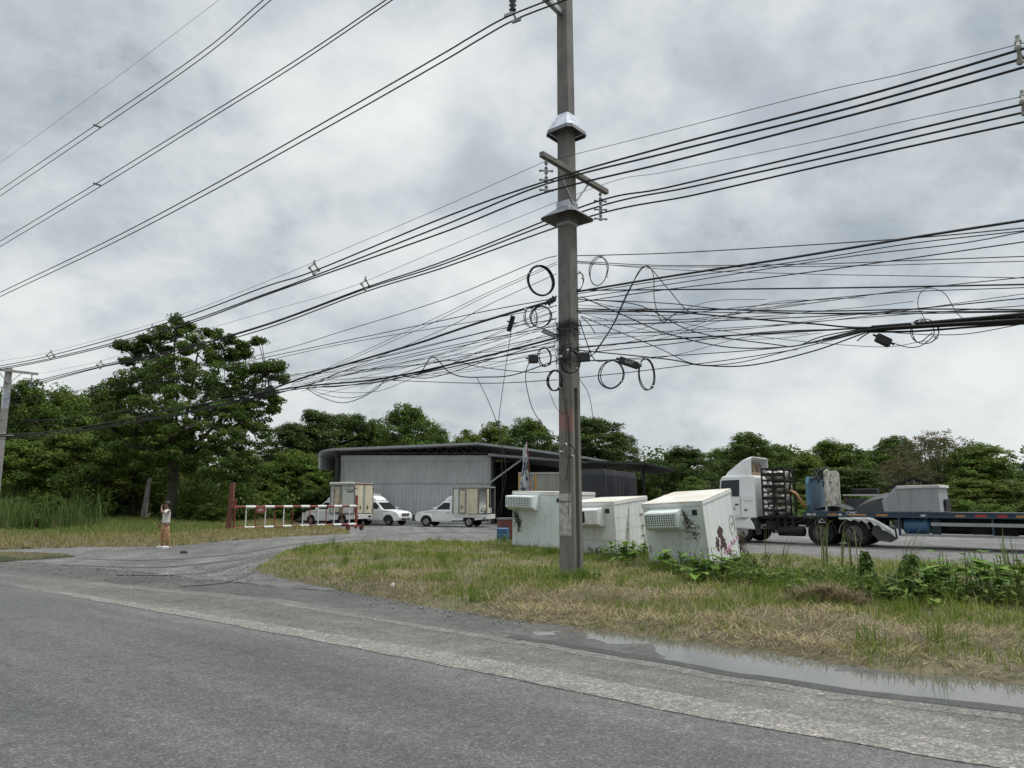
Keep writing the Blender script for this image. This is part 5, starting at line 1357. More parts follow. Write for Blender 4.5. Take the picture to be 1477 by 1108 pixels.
# its box: open rear half of the flank
W = .90; x0_, x1_, z0_, z1_ = -2.80, -.42, .86, 2.62
cb = MB().box(x0_+.55, x1_, -W, W, z0_, z1_).build('cargo_box', M['white_box'], p3, bevel=.02)
b = MB(); b.box(x0_, x0_+.548, -W, -W+.06, z0_, z1_); b.box(x0_, x0_+.548, -W+.062, W, z0_, z0_+.06); b.box(x0_, x0_+.548, -W+.062, W, z1_-.07, z1_-.002); b.build('open_bay', M['shed_dark'], cb)
b = MB(); b.box(x0_-.02, x1_+.02, -W-.02, W+.02, z1_, z1_+.05); b.build('box_roof', M['grey_top'], cb)
b = MB()
for x in (x0_, x0_+.55, x1_): b.box(x-.035, x+.035, W-.03, W+.03, z0_, z1_)
b.box(x0_, x1_, W-.012, W+.02, z1_-.09, z1_-.01); b.box(x0_-.03, x0_+.03, -W, -W+.08, z0_, z1_); b.build('box_frame', M['dirt_metal'], cb)
MB().box(-2.20, -1.50, W+.02, W+.05, z0_+.02, z1_-.12).build('folded_door', M['cream_door'], cb)
b = MB()
for (xa, xb, za, zb) in ((-1.38,-1.30,.88,2.5),(-.90,-.82,.88,2.5),(-1.30,-.90,2.43,2.5),(-1.30,-.90,.88,.95)): b.box(xa, xb, W+.003, W+.035, za, zb)
b.build('door_frame', M['dirt_metal'], cb)
sd_ = MB().box(-1.295,-.905,W+.004,W+.024,.955,2.425).build('side_door', M['cream_door'], cb)
b = MB(); b.box(-1.2,-.96,W+.026,W+.045,1.30,1.33); b.box(-1.08,-1.05,W+.026,W+.05,1.18,1.46); b.build('handle', M['chassis'], sd_)
MB().box(x0_-.30, x0_-.27, W-.02, W+.02, z0_, z1_).build('door_edge', M['dirt_metal'], cb)
rd_ = MB().box(x0_-.04, x0_-.01, W-.42, W-.05, z0_+.05, z1_-.1).build('rear_door', M['cream_door'], cb)
b = MB(); b.box(x0_+.1,x0_+.5,-.5,.4,z0_+.06,z0_+.4); b.ell((x0_+.3,.4,z0_+.3),(.16,.2,.26)); b.build('sacks', M['white_box'], cb)
b = MB(); b.box(-2.82,-.45,.84,.885,.62,.84); b.box(-2.82,-.45,-.885,-.84,.62,.84); b.box(-2.84,-2.7,-.88,.88,.52,.82); b.build('bed_rail', M['white_box'], p3, bevel=.015)

# dark pickup with silver canopy and red car, far right of the shed
ap = R(180 - 38); sp_ = PY(955, 720, 40)
p4_ = pickup('dark pickup with a silver grey canopy, seen above the cream cold box', (sp_.x, 40.5, 0), ap, 'vehicles parked under the lean-to', body='black_paint', canopy=None, bed=True)
b = MB(); rg = [(-2.5,1.0,.86),(-2.45,1.95,.68),(-2.2,2.05,.64),(-.5,2.05,.64),(-.3,1.9,.68),(-.3,1.0,.86)]; nn=6
b.add([(x,-h,z) for x,z,h in rg]+[(x,h,z) for x,z,h in rg], [tuple(range(nn))[::-1],tuple(range(nn,2*nn))]+[(i,(i+1)%nn,nn+(i+1)%nn,nn+i) for i in range(nn)])
can_ = b.build('canopy', M['silver'], p4_, bevel=.05)
b = MB()
for s in (-1,1): b.box(-2.3,-.5,s*.80-.012,s*.80+.012,1.25,1.6)
b.build('canopy_window', M['glass'], can_)
sp_ = PY(985, 720, 44)
car = thing('red_car', 'red car mostly hidden behind the tilted cold box', 'car', (sp_.x+.6, 44, 0), R(160), 'vehicles parked under the lean-to')
b = MB().prism([(-2.1,.35),(-2.15,.8),(-2.0,.95),(-1.2,1.02),(1.0,1.0),(2.0,.82),(2.1,.5),(2.0,.3)] + arch_pts(1.35,.3,.38)[::-1] + arch_pts(-1.3,.3,.38)[::-1], -.85,.85); b.build('body', M['car_red'], car, bevel=.04)
b = MB(); rg = [(-1.5,1.0,.78),(-1.0,1.42,.62),(.2,1.45,.62),(1.0,1.0,.78)]; b.add([(x,-h,z) for x,z,h in rg]+[(x,h,z) for x,z,h in rg], [(3,2,1,0),(4,5,6,7)]+[(i,(i+1)%4,4+(i+1)%4,4+i) for i in range(4)]); b.build('cabin', M['car_red'], car, bevel=.04)
b = MB()
for s in (-1,1): b.add([(-1.2,s*.765,1.06),(-.9,s*.67,1.36),(.15,s*.67,1.38),(.72,s*.765,1.06)], [(0,1,2,3)])
b.build('side_window', M['glass'], car)
for x in (1.35,-1.3):
    for s in (-1,1): wheel(car, x, s*.75, .3, .19, s)

# box lorry with beige container body and yellow posts, in the shed mouth
v0 = PY(748, 682, 46); v1 = PY(838, 684, 46)
lor = thing('box_lorry', 'grey beige ribbed box lorry with yellow posts under the shed roof', 'lorry', ((v0.x+v1.x)/2, 46, 0), R(-8))
Wl = (v1.x - v0.x)/2; zt_ = v0.z
cb = MB().box(-Wl, Wl, 0, 2.3, 1.0, zt_).build('cargo_body', M['cont_grey'], lor, bevel=.02)
b = MB(); nr = 17
for i in range(nr+1):
    x = -Wl + 2*Wl*i/nr; b.box(x-.03, x+.03, -.04, -.002, 1.05, zt_-.12)
b.build('wall_rib', M['cont_grey'], cb)
for x in (-Wl+.06, -Wl+1.05, Wl-.95, Wl-.06): MB().box(x-.06, x+.06, -.055, -.004, 1.0, zt_-.08).build('yellow_post', M['yellow'], cb)
b = MB().box(-Wl-.02, Wl+.02, -.05, 2.32, zt_-.08, zt_+.03).build('top_rail', M['trim'], cb)
b = MB().box(-Wl, Wl, .3, 2.0, .75, .98).build('chassis', M['chassis'], lor)
for x in (-Wl+.7, Wl-.7):
    for s, y in ((-1, .35), (1, 1.95)): wheel(lor, x, y, .45, .26, s, 'dark_rim')
# lorry under a dark tarpaulin
v = PY(872, 676, 41.5)
tl = thing('tarpaulin_lorry', 'tall lorry load wrapped in dark pleated tarpaulin beside the shed', 'lorry', (v.x, v.y, 0), R(-32))
Wt, Lt, zt_ = 2.4, 4.6, v.z
b = MB(); vs = []; pl_ = []
peri = [(-Wt, 0), (0, 0), (0, Lt), (-Wt, Lt)]
pts2 = []
for i in range(4):
    a_ = Vector(peri[i]); c_ = Vector(peri[(i+1) % 4]); k = 30 if i in (0, 2) else 60
    nrm = Vector(((c_-a_).y, -(c_-a_).x)).normalized()
    for j in range(k):
        q_ = a_.lerp(c_, j/k); amp = .015 if i in (0, 2) else .07
        pts2.append((q_, nrm, amp, j))
nz = 8; N = len(pts2)
for iz in range(nz+1):
    f_ = iz/nz; z = .9 + (zt_ - .9) * f_
    for q_, nrm, amp, j in pts2:
        d = amp * (1-.5*f_) * (math.sin(j*1.25) + .5*math.sin(j*2.3+1)) - (.0 if f_ < .95 else .08)
        u_ = q_ + nrm*d; vs.append((u_.x, u_.y, z - .10 * f_ * max(0, u_.y) / Lt - (.04*abs(math.sin(j*.8)) if iz == nz else 0)))
fs = [(iz*N+j, iz*N+(j+1) % N, (iz+1)*N+(j+1) % N, (iz+1)*N+j) for iz in range(nz) for j in range(N)] + [tuple(nz*N+j for j in range(N))]
b.add(vs, fs); b.build('tarpaulin', M['tarp'], tl, smooth=False)
MB().box(-Wt+.2, -.2, .2, Lt-.2, .65, .88).build('chassis', M['chassis'], tl)
for y in (.9, 3.6):
    for s, x in ((1, -.2), (-1, -Wt+.2)):
        wl = MB().cyl((x-.13, y, .45), (x+.13, y, .45), .45, n=24).build('wheel', M['tyre'], tl); MB().cyl((x+s*.131, y, .45), (x+s*.14, y, .45), .25, n=16).build('rim', M['dark_rim'], wl)

# ---------------------------------------------------------------- tractor unit and flatbed trailer
TD = Vector((.78, -.626, 0)).normalized(); TNn = Vector((-.626, -.78, 0)).normalized()
P0_ = Vector((9.66, 31.8, 0)); O = P0_ - TNn * 1.12
trot = math.atan2(-TD.y, -TD.x)
tr = thing('tractor_unit', 'white cabover tractor lorry with cylinder rack behind its cab, facing left', 'lorry', O, trot)
hw_ = 1.15
def X(s): return -s          # s metres behind the front axle
# cab
cab = [(.95,.62),(1.0,1.0),(.98,1.55),(.86,2.62),(.76,2.78),(-.62,2.80),(-.67,2.7),(-.67,1.02),(-.50,1.02)] + arch_pts(0,.55,.60)[::-1] + [(.70,.60)]
b = MB().prism(cab, -hw_, hw_); b.v = [(x, y*(.955 if z > 2.0 else 1), z) for x, y, z in b.v]; b.build('cab', M['white_paint'], tr, bevel=.05)
for s in (-1, 1):
    b = MB(); pts = [(.03,1.92),(.86,1.94),(.79,2.60),(.0,2.62)]; h0 = hw_*.955+.035
    vs = [(x, s*(hw_+.008 - (z-1.7)*.055), z) for x, z in pts]; b.add(vs, [(0,1,2,3)]); ob = b.build('side_window', M['glass'], tr); sm = ob.modifiers.new('s','SOLIDIFY'); sm.thickness=.012; sm.offset = 0
    b = MB(); 
    dr_ = MB().box(.0, .90, s*hw_-.014, s*hw_+.012, 1.12, 1.86).build('door', M['white_paint'], tr, bevel=.01)
    MB().box(.06, .21, s*(hw_+.012)-.01, s*(hw_+.025)+.01, 1.56, 1.61).build('handle', M['black'], dr_)
    b = MB(); b.box(-.03,-.02, s*hw_-.01, s*hw_+.006, 1.05, 1.95); b.box(-.66,.93, s*hw_-.01, s*hw_+.006, 1.05,1.06); b.build('door_gap', M['trim'], tr)
    MB().box(-.52, -.14, s*hw_-.014, s*hw_+.006 , 1.75, 1.98).build('sleeper_panel', M['white_paint'], tr, bevel=.02)
    b = MB(); b.box(.20,.40,s*(hw_+.0)-.004,s*hw_+.016,1.36,1.42); b.box(.18,.42,s*hw_-.004,s*hw_+.016,1.50,1.52); b.box(-.30,-.18,s*hw_-.004,s*hw_+.012,1.32,1.40); b.build('badge', M['graf_black'], tr)
    b = MB(); b.prism([(-.60,.40),(-.60,1.02),(-.45,1.05)]+[(x,z) for x,z in arch_pts(0,.55,.66)][::-1][:5]+[(x,z) for x,z in arch_pts(0,.55,.60)][5:][::1] if False else [(-.72,.35),(-.72,.95),(-.50,1.05),(-.40,.98),(-.60,.6),(-.62,.35)], s*(hw_-.2)-.15, s*(hw_-.2)+.18); b.build('mudguard', M['black'], tr)
    b = MB(); b.tube([(.86,s*hw_,2.5),(1.15,s*(hw_+.2),2.5),(1.15,s*(hw_+.2),1.7),(.92,s*hw_,1.7)], .02, 6); b.box(1.10,1.16,s*(hw_+.2)-.1,s*(hw_+.2)+.1,1.85,2.35); b.build('wing_mirror', M['black'], tr)
    b = MB(); b.box(.94,1.015,s*.85-.18,s*.85+.18,.78,.95); b.build('headlight', M['lamp'], tr)
b = MB(); b.add([(.99,-1.02,1.66),(.99,1.02,1.66),(.895,1.0,2.46),(.895,-1.0,2.46)], [(0,1,2,3)]); ob = b.build('windscreen', M['glass'], tr); sm = ob.modifiers.new('s','SOLIDIFY'); sm.thickness=.02; sm.offset=0
MB().box(.9,1.08,-hw_,hw_,.42,.75).build('bumper', M['white_paint'], tr, bevel=.04)
b = MB()
for z in (1.05,1.2,1.35): b.box(.98,1.01,-.7,.7,z,z+.06)
b.build('grille', M['grille_dark'], tr)
# roof fairing: rising curve, hollow and open to the rear
fp = [(.74,2.80),(.60,2.98),(.36,3.16),(.05,3.36),(-.26,3.52),(-.50,3.60)]
fp = [(p.x, p.z) for p in catmull([(x, 0, z) for x, z in fp], 3)]
b = MB()
def fw(x): return 1.02 - .2*max(0,(x+.2))/1.0
vs = []
for x, z in fp: vs += [(x,-fw(x),2.79),(x,-fw(x)*.97,(z*.92+2.79*.08)),(x,-fw(x)*.86,z),(x,fw(x)*.86,z),(x,fw(x)*.97,(z*.92+2.79*.08)),(x,fw(x),2.79)]
fs = [(i*6+j, i*6+j+1, (i+1)*6+j+1, (i+1)*6+j) for i in range(len(fp)-1) for j in range(5)] + [(0,1,2,3,4,5)]
b.add(vs, fs); ob = b.build('roof_fairing', M['white_paint'], tr); sm = ob.modifiers.new('s','SOLIDIFY'); sm.thickness=.03; sm.offset=-1
b = MB(); b.box(-.50,-.46,-.9,.9,2.80,2.95); b.box(-.2,-.16,-.72,.72,2.81,3.30); b.bar((-.45,.5,2.8),(-.3,.45,3.4),.06); b.bar((-.45,-.5,2.8),(-.3,-.45,3.4),.06); b.build('fairing_frame', pm('tan board', (.30,.22,.15), (.2,.14,.09), .8), tr)
# cylinder rack
rx0, rx1, rz0, rz1 = X(.97), X(1.90), 1.12, 3.05
rack = MB(); hwR = 1.10
cols = [rx0, (rx0+rx1)/2, rx1]; rows = [rz0 + (rz1-rz0)*i/4 for i in range(5)]
for y in (-.15, .45, hwR):
    for x in cols: rack.bar((x,y,rz0),(x,y,rz1),.06)
    for z in rows: rack.bar((rx0,y,z),(rx1,y,z),.055, .07)
for x in (rx0, rx1):
    for z in rows: rack.bar((x,-.15,z),(x,hwR,z),.05)
rk = rack.build('cylinder_rack', M['chassis'], tr)
for i in range(4):
    for j in range(2):
        x = (cols[j]+cols[j+1])/2; z = (rows[i]+rows[i+1])/2 - .02; r = .185
        b = MB(); b.tube([(x,-.13,z),(x,-.09,z),(x,.01,z),(x,hwR-.16,z),(x,hwR-.06,z),(x,hwR-.02,z)], [.06,r*.75,r,r,r*.75,.06], 18)
        b.build('gas_cylinder', M['cylinder'], rk, smooth=False)
        MB().box(x-.20, x+.20, hwR-.03, hwR-.005, z-.05, z+.09).build('cylinder_strap', M['chassis'], rk)
b = MB()
for x in (-1.25,-1.45,-1.65): b.box(x-.06,x+.06,hwR-.01,hwR+.01,1.40,1.46)
b.build('reflector', M['marks'], rk)
# chassis, tanks, axle gear
b = MB(); b.box(X(5.4),X(-.9),-.45,-.33,.78,1.02); b.box(X(5.4),X(-.9),.33,.45,.78,1.02); b.box(X(2.2),X(.6),-.9,.95,1.0,1.10)
for s_ in (3.22, 4.47): b.cyl((X(s_),-1.0,.5),(X(s_),1.0,.5),.09,n=10)
b.cyl((0,-.9,.5),(0,.9,.5),.08,n=10)
for s_ in (1.2, 1.5, 1.8, 2.1): b.box(X(s_)-.06, X(s_)+.06, .5, .95, .55, 1.0)
b.box(X(2.5), X(.8), .75, .85, .62, .70); b.box(X(2.4),X(1.0),.6,.9,.86,.92)
b.build('chassis', M['chassis'], tr)
b = MB(); b.tube([(X(1.45),.85,.52),(X(1.5),.85,.52),(X(2.5),.85,.52),(X(2.55),.85,.52)], [.12,.2,.2,.12], 16); b.build('air_tank', M['chassis'], tr)
b = MB(); b.box(X(1.45),X(1.0),.7,1.0,.55,.9); b.build('battery_box', M['chassis'], tr, bevel=.02)
b = MB(); b.cyl((X(4.0),0,1.06),(X(4.0),0,1.14),.5,n=24); b.build('fifth_wheel', M['chassis'], tr)
b = MB(); b.tube(catmull([(X(1.95),.6,2.15),(X(2.2),.62,2.0),(X(2.45),.6,1.6),(X(2.75),.5,1.42)], 8), .055, 10); hz = b.build('air_hose', M['hose'], tr)
for s_, r_ in ((0, .50), (3.22, .50), (4.47, .50)):
    for s in (-1, 1):
        wheel(tr, X(s_), s*(hw_-.16), r_, .28, s, 'rim' if s_ == 0 else 'dark_rim')
        if s_: wl = MB().cyl((X(s_), s*.50, r_), (X(s_), s*.78, r_), r_*.98, n=24).build('inner_wheel', M['tyre'], tr)
def fender(s_, s, mat, a0, a1, r=.60, w=.34, name='fender'):
    b = MB(); n=14; vs=[]
    for i in range(n+1):
        a = a0 + (a1-a0)*i/n
        for y in (s*(hw_-.16)-w/2, s*(hw_-.16)+w/2):
            vs.append((X(s_)+r*math.cos(a), y, .5+r*math.sin(a)))
    b.add(vs, [(2*i,2*i+1,2*i+3,2*i+2) for i in range(n)]); ob = b.build(name, mat, tr); sm = ob.modifiers.new('s','SOLIDIFY'); sm.thickness=.02
for s in (-1,1):
    fender(3.22, s, M['black'], R(20), R(185)); fender(4.47, s, M['grey_panel'], R(0), R(160), .575, .3)

# trailer
tlr = thing('flatbed_trailer', 'long faded blue flatbed trailer coupled to the white tractor, loaded with scrap', 'trailer', O + TD * 8.5, trot)
def Xt(s): return 8.5 - s
zb_ = 1.32; TW = 1.22
b = MB(); b.box(Xt(16.5), Xt(2.62), TW-.10, TW, zb_-.20, zb_); b.box(Xt(16.5), Xt(2.62), -TW, -TW+.10, zb_-.20, zb_); b.box(Xt(2.74), Xt(2.62), -TW+.1, TW-.1, zb_-.20, zb_)
b.box(Xt(16.5), Xt(2.62), TW-.002, TW+.03, zb_-.045, zb_+.012)
b.build('side_rail', M['blue'], tlr)
MB().box(Xt(16.5), Xt(2.74), -TW+.1, TW-.1, zb_-.06, zb_-.01).build('deck', M['dirt_metal'], tlr)
b = MB(); b.box(Xt(16), Xt(6.0), .35, .47, .66, zb_-.07); b.box(Xt(16), Xt(6.0), -.47, -.35, .66, zb_-.07); b.box(Xt(6.0), Xt(2.8), .35, .47, 1.02, zb_-.07); b.box(Xt(6.0), Xt(2.8), -.47, -.35, 1.02, zb_-.07)
for s_ in np.arange(3.2, 16, 1.1): b.box(Xt(s_)-.04, Xt(s_)+.04, -TW+.11, TW-.11, zb_-.17, zb_-.07)
b.build('main_beam', M['chassis'], tlr)
q = random.Random(8)
b = MB(); c2 = MB(); d2 = MB()
for s_, L_, k in ((2.75,.18,0),(2.98,.12,0),(3.55,.35,1),(3.95,.12,0),(4.35,.6,1),(5.3,.4,1),(6.8,.16,0),(7.9,.3,1),(8.5,.35,2),(9.15,.3,2),(9.7,.25,1),(10.3,.3,1),(11.2,.3,2)):
    (b, c2, d2)[k].box(Xt(s_+L_), Xt(s_), TW+.001, TW+.006, zb_-.15, zb_-.07)
b.build('reflector_tape', M['marks'], tlr); c2.build('worn_tape', M['hose'], tlr); d2.build('red_tape', M['car_red'], tlr)
text_obj('CIMC', .17, M['letter'], tlr, (Xt(4.45), TW+.035, zb_-.06), (math.pi/2, 0, math.pi), ext_=.003)
b = MB(); b.tube([(Xt(3.2), TW+.01, zb_-.42), (Xt(3.32), TW+.01, zb_-.26), (Xt(3.44), TW+.01, zb_-.42), (Xt(3.2), TW+.01, zb_-.42)], .014, 5); b.build('warning_triangle', M['letter'], tlr)
MB().box(Xt(3.5), Xt(3.1), .6, TW, zb_-.5, zb_-.21).build('front_bracket', M['chassis'], tlr)
# headboard (transverse, blue) with chamfered top corners
hb = [(-.95, zb_), (-1.15, zb_+.25), (-1.15, 2.45), (-1.0, 2.70), (1.0, 2.70), (1.15, 2.45), (1.15, zb_+.25), (.95, zb_)]
MB().prism(hb, Xt(2.86), Xt(2.74), 'x').build('headboard', M['blue_light'], tlr, bevel=.015)
# underside gear: blue tank, guard rails, box
b = MB(); b.tube([(Xt(6.15),.8,.82),(Xt(6.2),.8,.82),(Xt(6.95),.8,.82),(Xt(7.02),.8,.82)], [.22,.29,.29,.24], 20)
for k in range(5): b.tube([(Xt(6.3+k*.13),.8,.82),(Xt(6.34+k*.13),.8,.82)], [.30,.30], 20)
b.build('water_tank', M['blue_drum'], tlr)
MB().box(Xt(7.35), Xt(7.05), .75, .80, .52, 1.08).build('tank_plate', M['blue'], tlr, bevel=.02)
b = MB(); b.bar((Xt(7.1), TW-.05, .90), (Xt(11.2), TW-.05, .90), .05, .12); b.bar((Xt(6.1), TW-.05, .50), (Xt(11.2), TW-.05, .50), .05, .09)
b.build('side_guard', M['grey_panel'], tlr)
b = MB()
for s_ in (6.05, 9.0, 11.1): b.bar((Xt(s_), TW-.12, .46), (Xt(s_), TW-.12, zb_-.2), .16, .06, up=(1,0,0))
b.build('guard_bracket', M['blue'], tlr)
MB().box(Xt(12.9), Xt(11.9), .55, 1.15, .48, 1.05).build('tool_box', M['blue_light'], tlr, bevel=.02)
MB().box(Xt(8.9), Xt(8.3), .4, .8, .55, 1.1).build('landing_gear', M['chassis'], tlr)
for s_ in (13.6, 14.9):
    for s in (-1, 1): wheel(tlr, Xt(s_), s*(TW-.18), .5, .28, s, 'dark_rim')
b = MB(); b.cyl((Xt(13.6),-1,.5),(Xt(13.6),1,.5),.08); b.cyl((Xt(14.9),-1,.5),(Xt(14.9),1,.5),.08); b.build('axle', M['chassis'], tlr)
for s_, L_, y0, y1, z0_, z1_ in ((7.15, 1.0, -.7, -.1, .52, 1.0), (8.95, .7, .1, .6, .5, 1.05), (9.9, 1.0, -.8, -.2, .48, 1.0), (11.3, .5, -.4, .3, .5, 1.0)):
    MB().box(Xt(s_+L_), Xt(s_), y0, y1, z0_, z1_).build('underframe_box', M['chassis'], tlr, bevel=.03)
MB().bar((Xt(6.1), -TW+.05, .62), (Xt(12.5), -TW+.05, .62), .05, .26).build('far_side_guard', M['chassis'], tlr)
# torn white mudguard over the rear wheel of the tractor
b = MB(); n = 14; vs = []
for i in range(n+1):
    f_ = i/n; s_ = 3.95 + 1.95*f_; z = 1.09 + .04*math.sin(f_*3) - .02*f_ - .42*max(0, f_-.62)/.38 * (1 if f_ > .62 else 0)
    ww = .10 + .28*min(1, f_*1.4)
    vs += [(Xt(s_), TW+.005, z), (Xt(s_), TW+.03 + .03*math.sin(i*1.7), z - ww*.25), (Xt(s_), TW-.03 + .04*math.sin(i*2.3), z - ww*(.62+.2*math.sin(i*2.9)))]
b.add(vs, [(3*i+j, 3*i+j+1, 3*i+j+4, 3*i+j+3) for i in range(n) for j in range(2)]); ob = b.build('torn_mudguard', M['gate_white'], tlr); sm = ob.modifiers.new('s','SOLIDIFY'); sm.thickness=.015
b = MB(); b.prism([(Xt(5.15),.95),(Xt(5.9),.72),(Xt(5.95),.35),(Xt(5.7),.2),(Xt(5.3),.25),(Xt(5.05),.5)], TW-.22, TW-.19); b.build('mud_flap', M['rubber_sheet'], tlr)
# loads on the trailer
def on_tr(s_, y=0.0, z=zb_): return O + TD*s_ + TNn*y + Vector((0, 0, z))
o = thing('worn_panel', 'peeling white weathered panel standing upright on the trailer deck', 'panel', on_tr(3.45), trot)
b = MB(); b.prism([(-1.0, 0), (-1.02, 1.55), (-.6, 1.66), (.2, 1.6), (.6, 1.68), (1.0, 1.56), (1.0, 0)], -.03, .03, 'x'); b.build('sheet', M['panel_worn'], o)
b = MB(); q = random.Random(4)
for i in range(26):
    p = Vector((.12+q.uniform(-.1,.3), q.uniform(-.9,.9), 1.5+q.uniform(-.1,.2)))
    b.tube([p, p+Vector((q.uniform(-.2,.3), q.uniform(-.2,.2), q.uniform(-.3,.2))), p+Vector((q.uniform(-.2,.35), q.uniform(-.3,.3), q.uniform(-.45,.1)))], .03, 5)
b.build('cloth_scrap', M['tarp'], o)
def sagsheet(name, label, s0, s1, hfun, mat, w=1.0, n=18, m_=9):
    o = thing(name, label, 'sheet', on_tr((s0+s1)/2), trot)
    vs = []
    for i in range(n+1):
        s_ = s0 + (s1-s0)*i/n
        for j in range(m_+1):
            y = -w + 2*w*j/m_; vs.append(((s0+s1)/2 - s_, y, max(.012, hfun(i/n, j/m_))))
    b = MB().add(vs, [(i*(m_+1)+j, i*(m_+1)+j+1, (i+1)*(m_+1)+j+1, (i+1)*(m_+1)+j) for i in range(n) for j in range(m_)])
    ob = b.build('sheet', mat, o, smooth=True); sm = ob.modifiers.new('s','SOLIDIFY'); sm.thickness=.02; sm.offset=1
    return o
o = thing('rubber_slab', 'curled grey rubber sheet rising towards the grey metal box on the trailer', 'sheet', on_tr(4.9), trot)
pr = catmull([(.85,0,.03),(.55,0,.10),(.2,0,.30),(-.15,0,.50),(-.5,0,.60),(-.72,0,.64)], 4)
prof_ = [(p.x, p.z) for p in pr] + [(-.70, .02), (.85, .0)]
b = MB(); nn_s = 7; N_ = len(prof_); vs = []
for i in range(nn_s):
    y = -.9 + 1.8*i/(nn_s-1); k_ = 1 - .16*math.sin(i*1.3)
    vs += [(x + .04*math.sin(i*2), y, max(.012, z*k_)) for x, z in prof_]
b.add(vs, [(i*N_+j, i*N_+(j+1) % N_, (i+1)*N_+(j+1) % N_, (i+1)*N_+j) for i in range(nn_s-1) for j in range(N_)] + [tuple(range(N_)), tuple(range(nn_s*N_-1, (nn_s-1)*N_-1, -1))])
b.build('sheet', M['rubber_sheet'], o)
sagsheet('rubber_sheet', 'low heap of dark rubber sheet just behind the blue headboard', 3.0, 4.3, lambda f_, g_: .05 + .24*math.sin(min(1, f_*1.0)*math.pi)*(.7+.3*math.sin(g_*6)), M['tarp'])
# grey boxy van top on the deck
o = thing('metal_canopy', 'dull grey metal canopy body with sloped nose lying on the trailer', 'canopy', on_tr(6.47), trot)
Lc = 1.9; hc = .95
ring_c = [(Lc/2, 0), (Lc/2+.05, .42), (Lc/2-.45, hc-.03), (-Lc/2+.05, hc), (-Lc/2, 0)]
b = MB().prism(ring_c, -1.0, .95); b.build('body', M['grey_panel'], o, bevel=.03)
b = MB().prism([(Lc/2-.50, hc-.1), (Lc/2-.47, hc+.02), (-Lc/2-.02, hc+.05), (-Lc/2-.04, hc-.06)], -1.02, .99); b.build('roof_edge', M['grey_top'], o, bevel=.02)
b = MB(); b.box(Lc/2-.46, Lc/2-.44, .951, .956, .03, hc-.1); b.cyl((-.6, .95, .1), (-.6, .98, .1), .03, n=8); b.build('panel_seam', M['trim'], o)
b = MB(); b.box(-Lc/2-.06, -Lc/2-.01, -.9, .2, .05, hc*.5); b.build('rear_panel', M['chassis'], o)
o = thing('steel_rack', 'low rusty steel frame on the deck before the grey canopy body', 'frame', on_tr(5.15, .75), trot)
b = MB(); b.bar((-.5,0,.10),(.4,0,.10),.05); b.bar((-.5,-.3,.10),(.4,-.3,.10),.05); b.bar((-.5,-.3,.10),(-.5,0,.10),.05); b.bar((.4,-.3,.1),(.4,0,.1),.05)
for x in (-.5,.4):
    for y in (0,-.3): b.bar((x,y,0),(x,y,.12 if x < 0 else .3),.05)
b.build('bars', M['rust'], o)
o = thing('scrap_rack', 'dark rack of scrap with pale top edge, far side of the trailer', 'scrap rack', on_tr(4.5, -.75), trot)
b = MB(); b.box(-.75,.75,-.25,.25,.02,.5); b.build('bin', M['rubber_sheet'], o, bevel=.03)
b = MB(); b.box(-.8,.8,-.28,.28,.62,.68); b.build('top_board', M['grey_top'], o)
b = MB(); b.box(-.5,.5,-.2,.2,.69,.9); b.build('black_case', M['chassis'], o, bevel=.05)
b = MB()
for x in (-.72,.72):
    for y in (-.24,.24): b.bar((x,y,0),(x,y,.62),.05)
b.build('leg', M['rust'], o)
# ---------------------------------------------------------------- foliage
def leaf_quads(centres, normals, size, aspect=.5, fold=.25):
    n = len(centres); a = rng.normal(size=(n, 3)); a -= (a * normals).sum(1, keepdims=True) * normals
    a /= np.linalg.norm(a, axis=1, keepdims=True) + 1e-9; b_ = np.cross(normals, a)
    L = size[:, None]; droop = normals * L * fold
    V = np.stack([centres - a*L*.5, centres + b_*L*aspect*.5 + droop*.5, centres + a*L*.5 - droop*.6, centres - b_*L*aspect*.5 + droop*.5], 1).reshape(-1, 3)
    i = np.arange(n) * 4
    return V, np.concatenate([np.stack([i, i+1, i+2], 1), np.stack([i, i+2, i+3], 1)])
def rdirs(n):
    d = rng.normal(size=(n, 3)); return d / np.linalg.norm(d, axis=1, keepdims=True)
PAL = {'dark': ((.036, .062, .018), (.115, .165, .042)), 'mid': ((.046, .082, .018), (.14, .20, .042)), 'bright': ((.058, .10, .02), (.18, .25, .048)),
       'olive': ((.085, .080, .038), (.17, .155, .07)), 'yellow': ((.066, .10, .02), (.21, .265, .055)), 'weed': ((.07, .14, .022), (.20, .32, .06))}
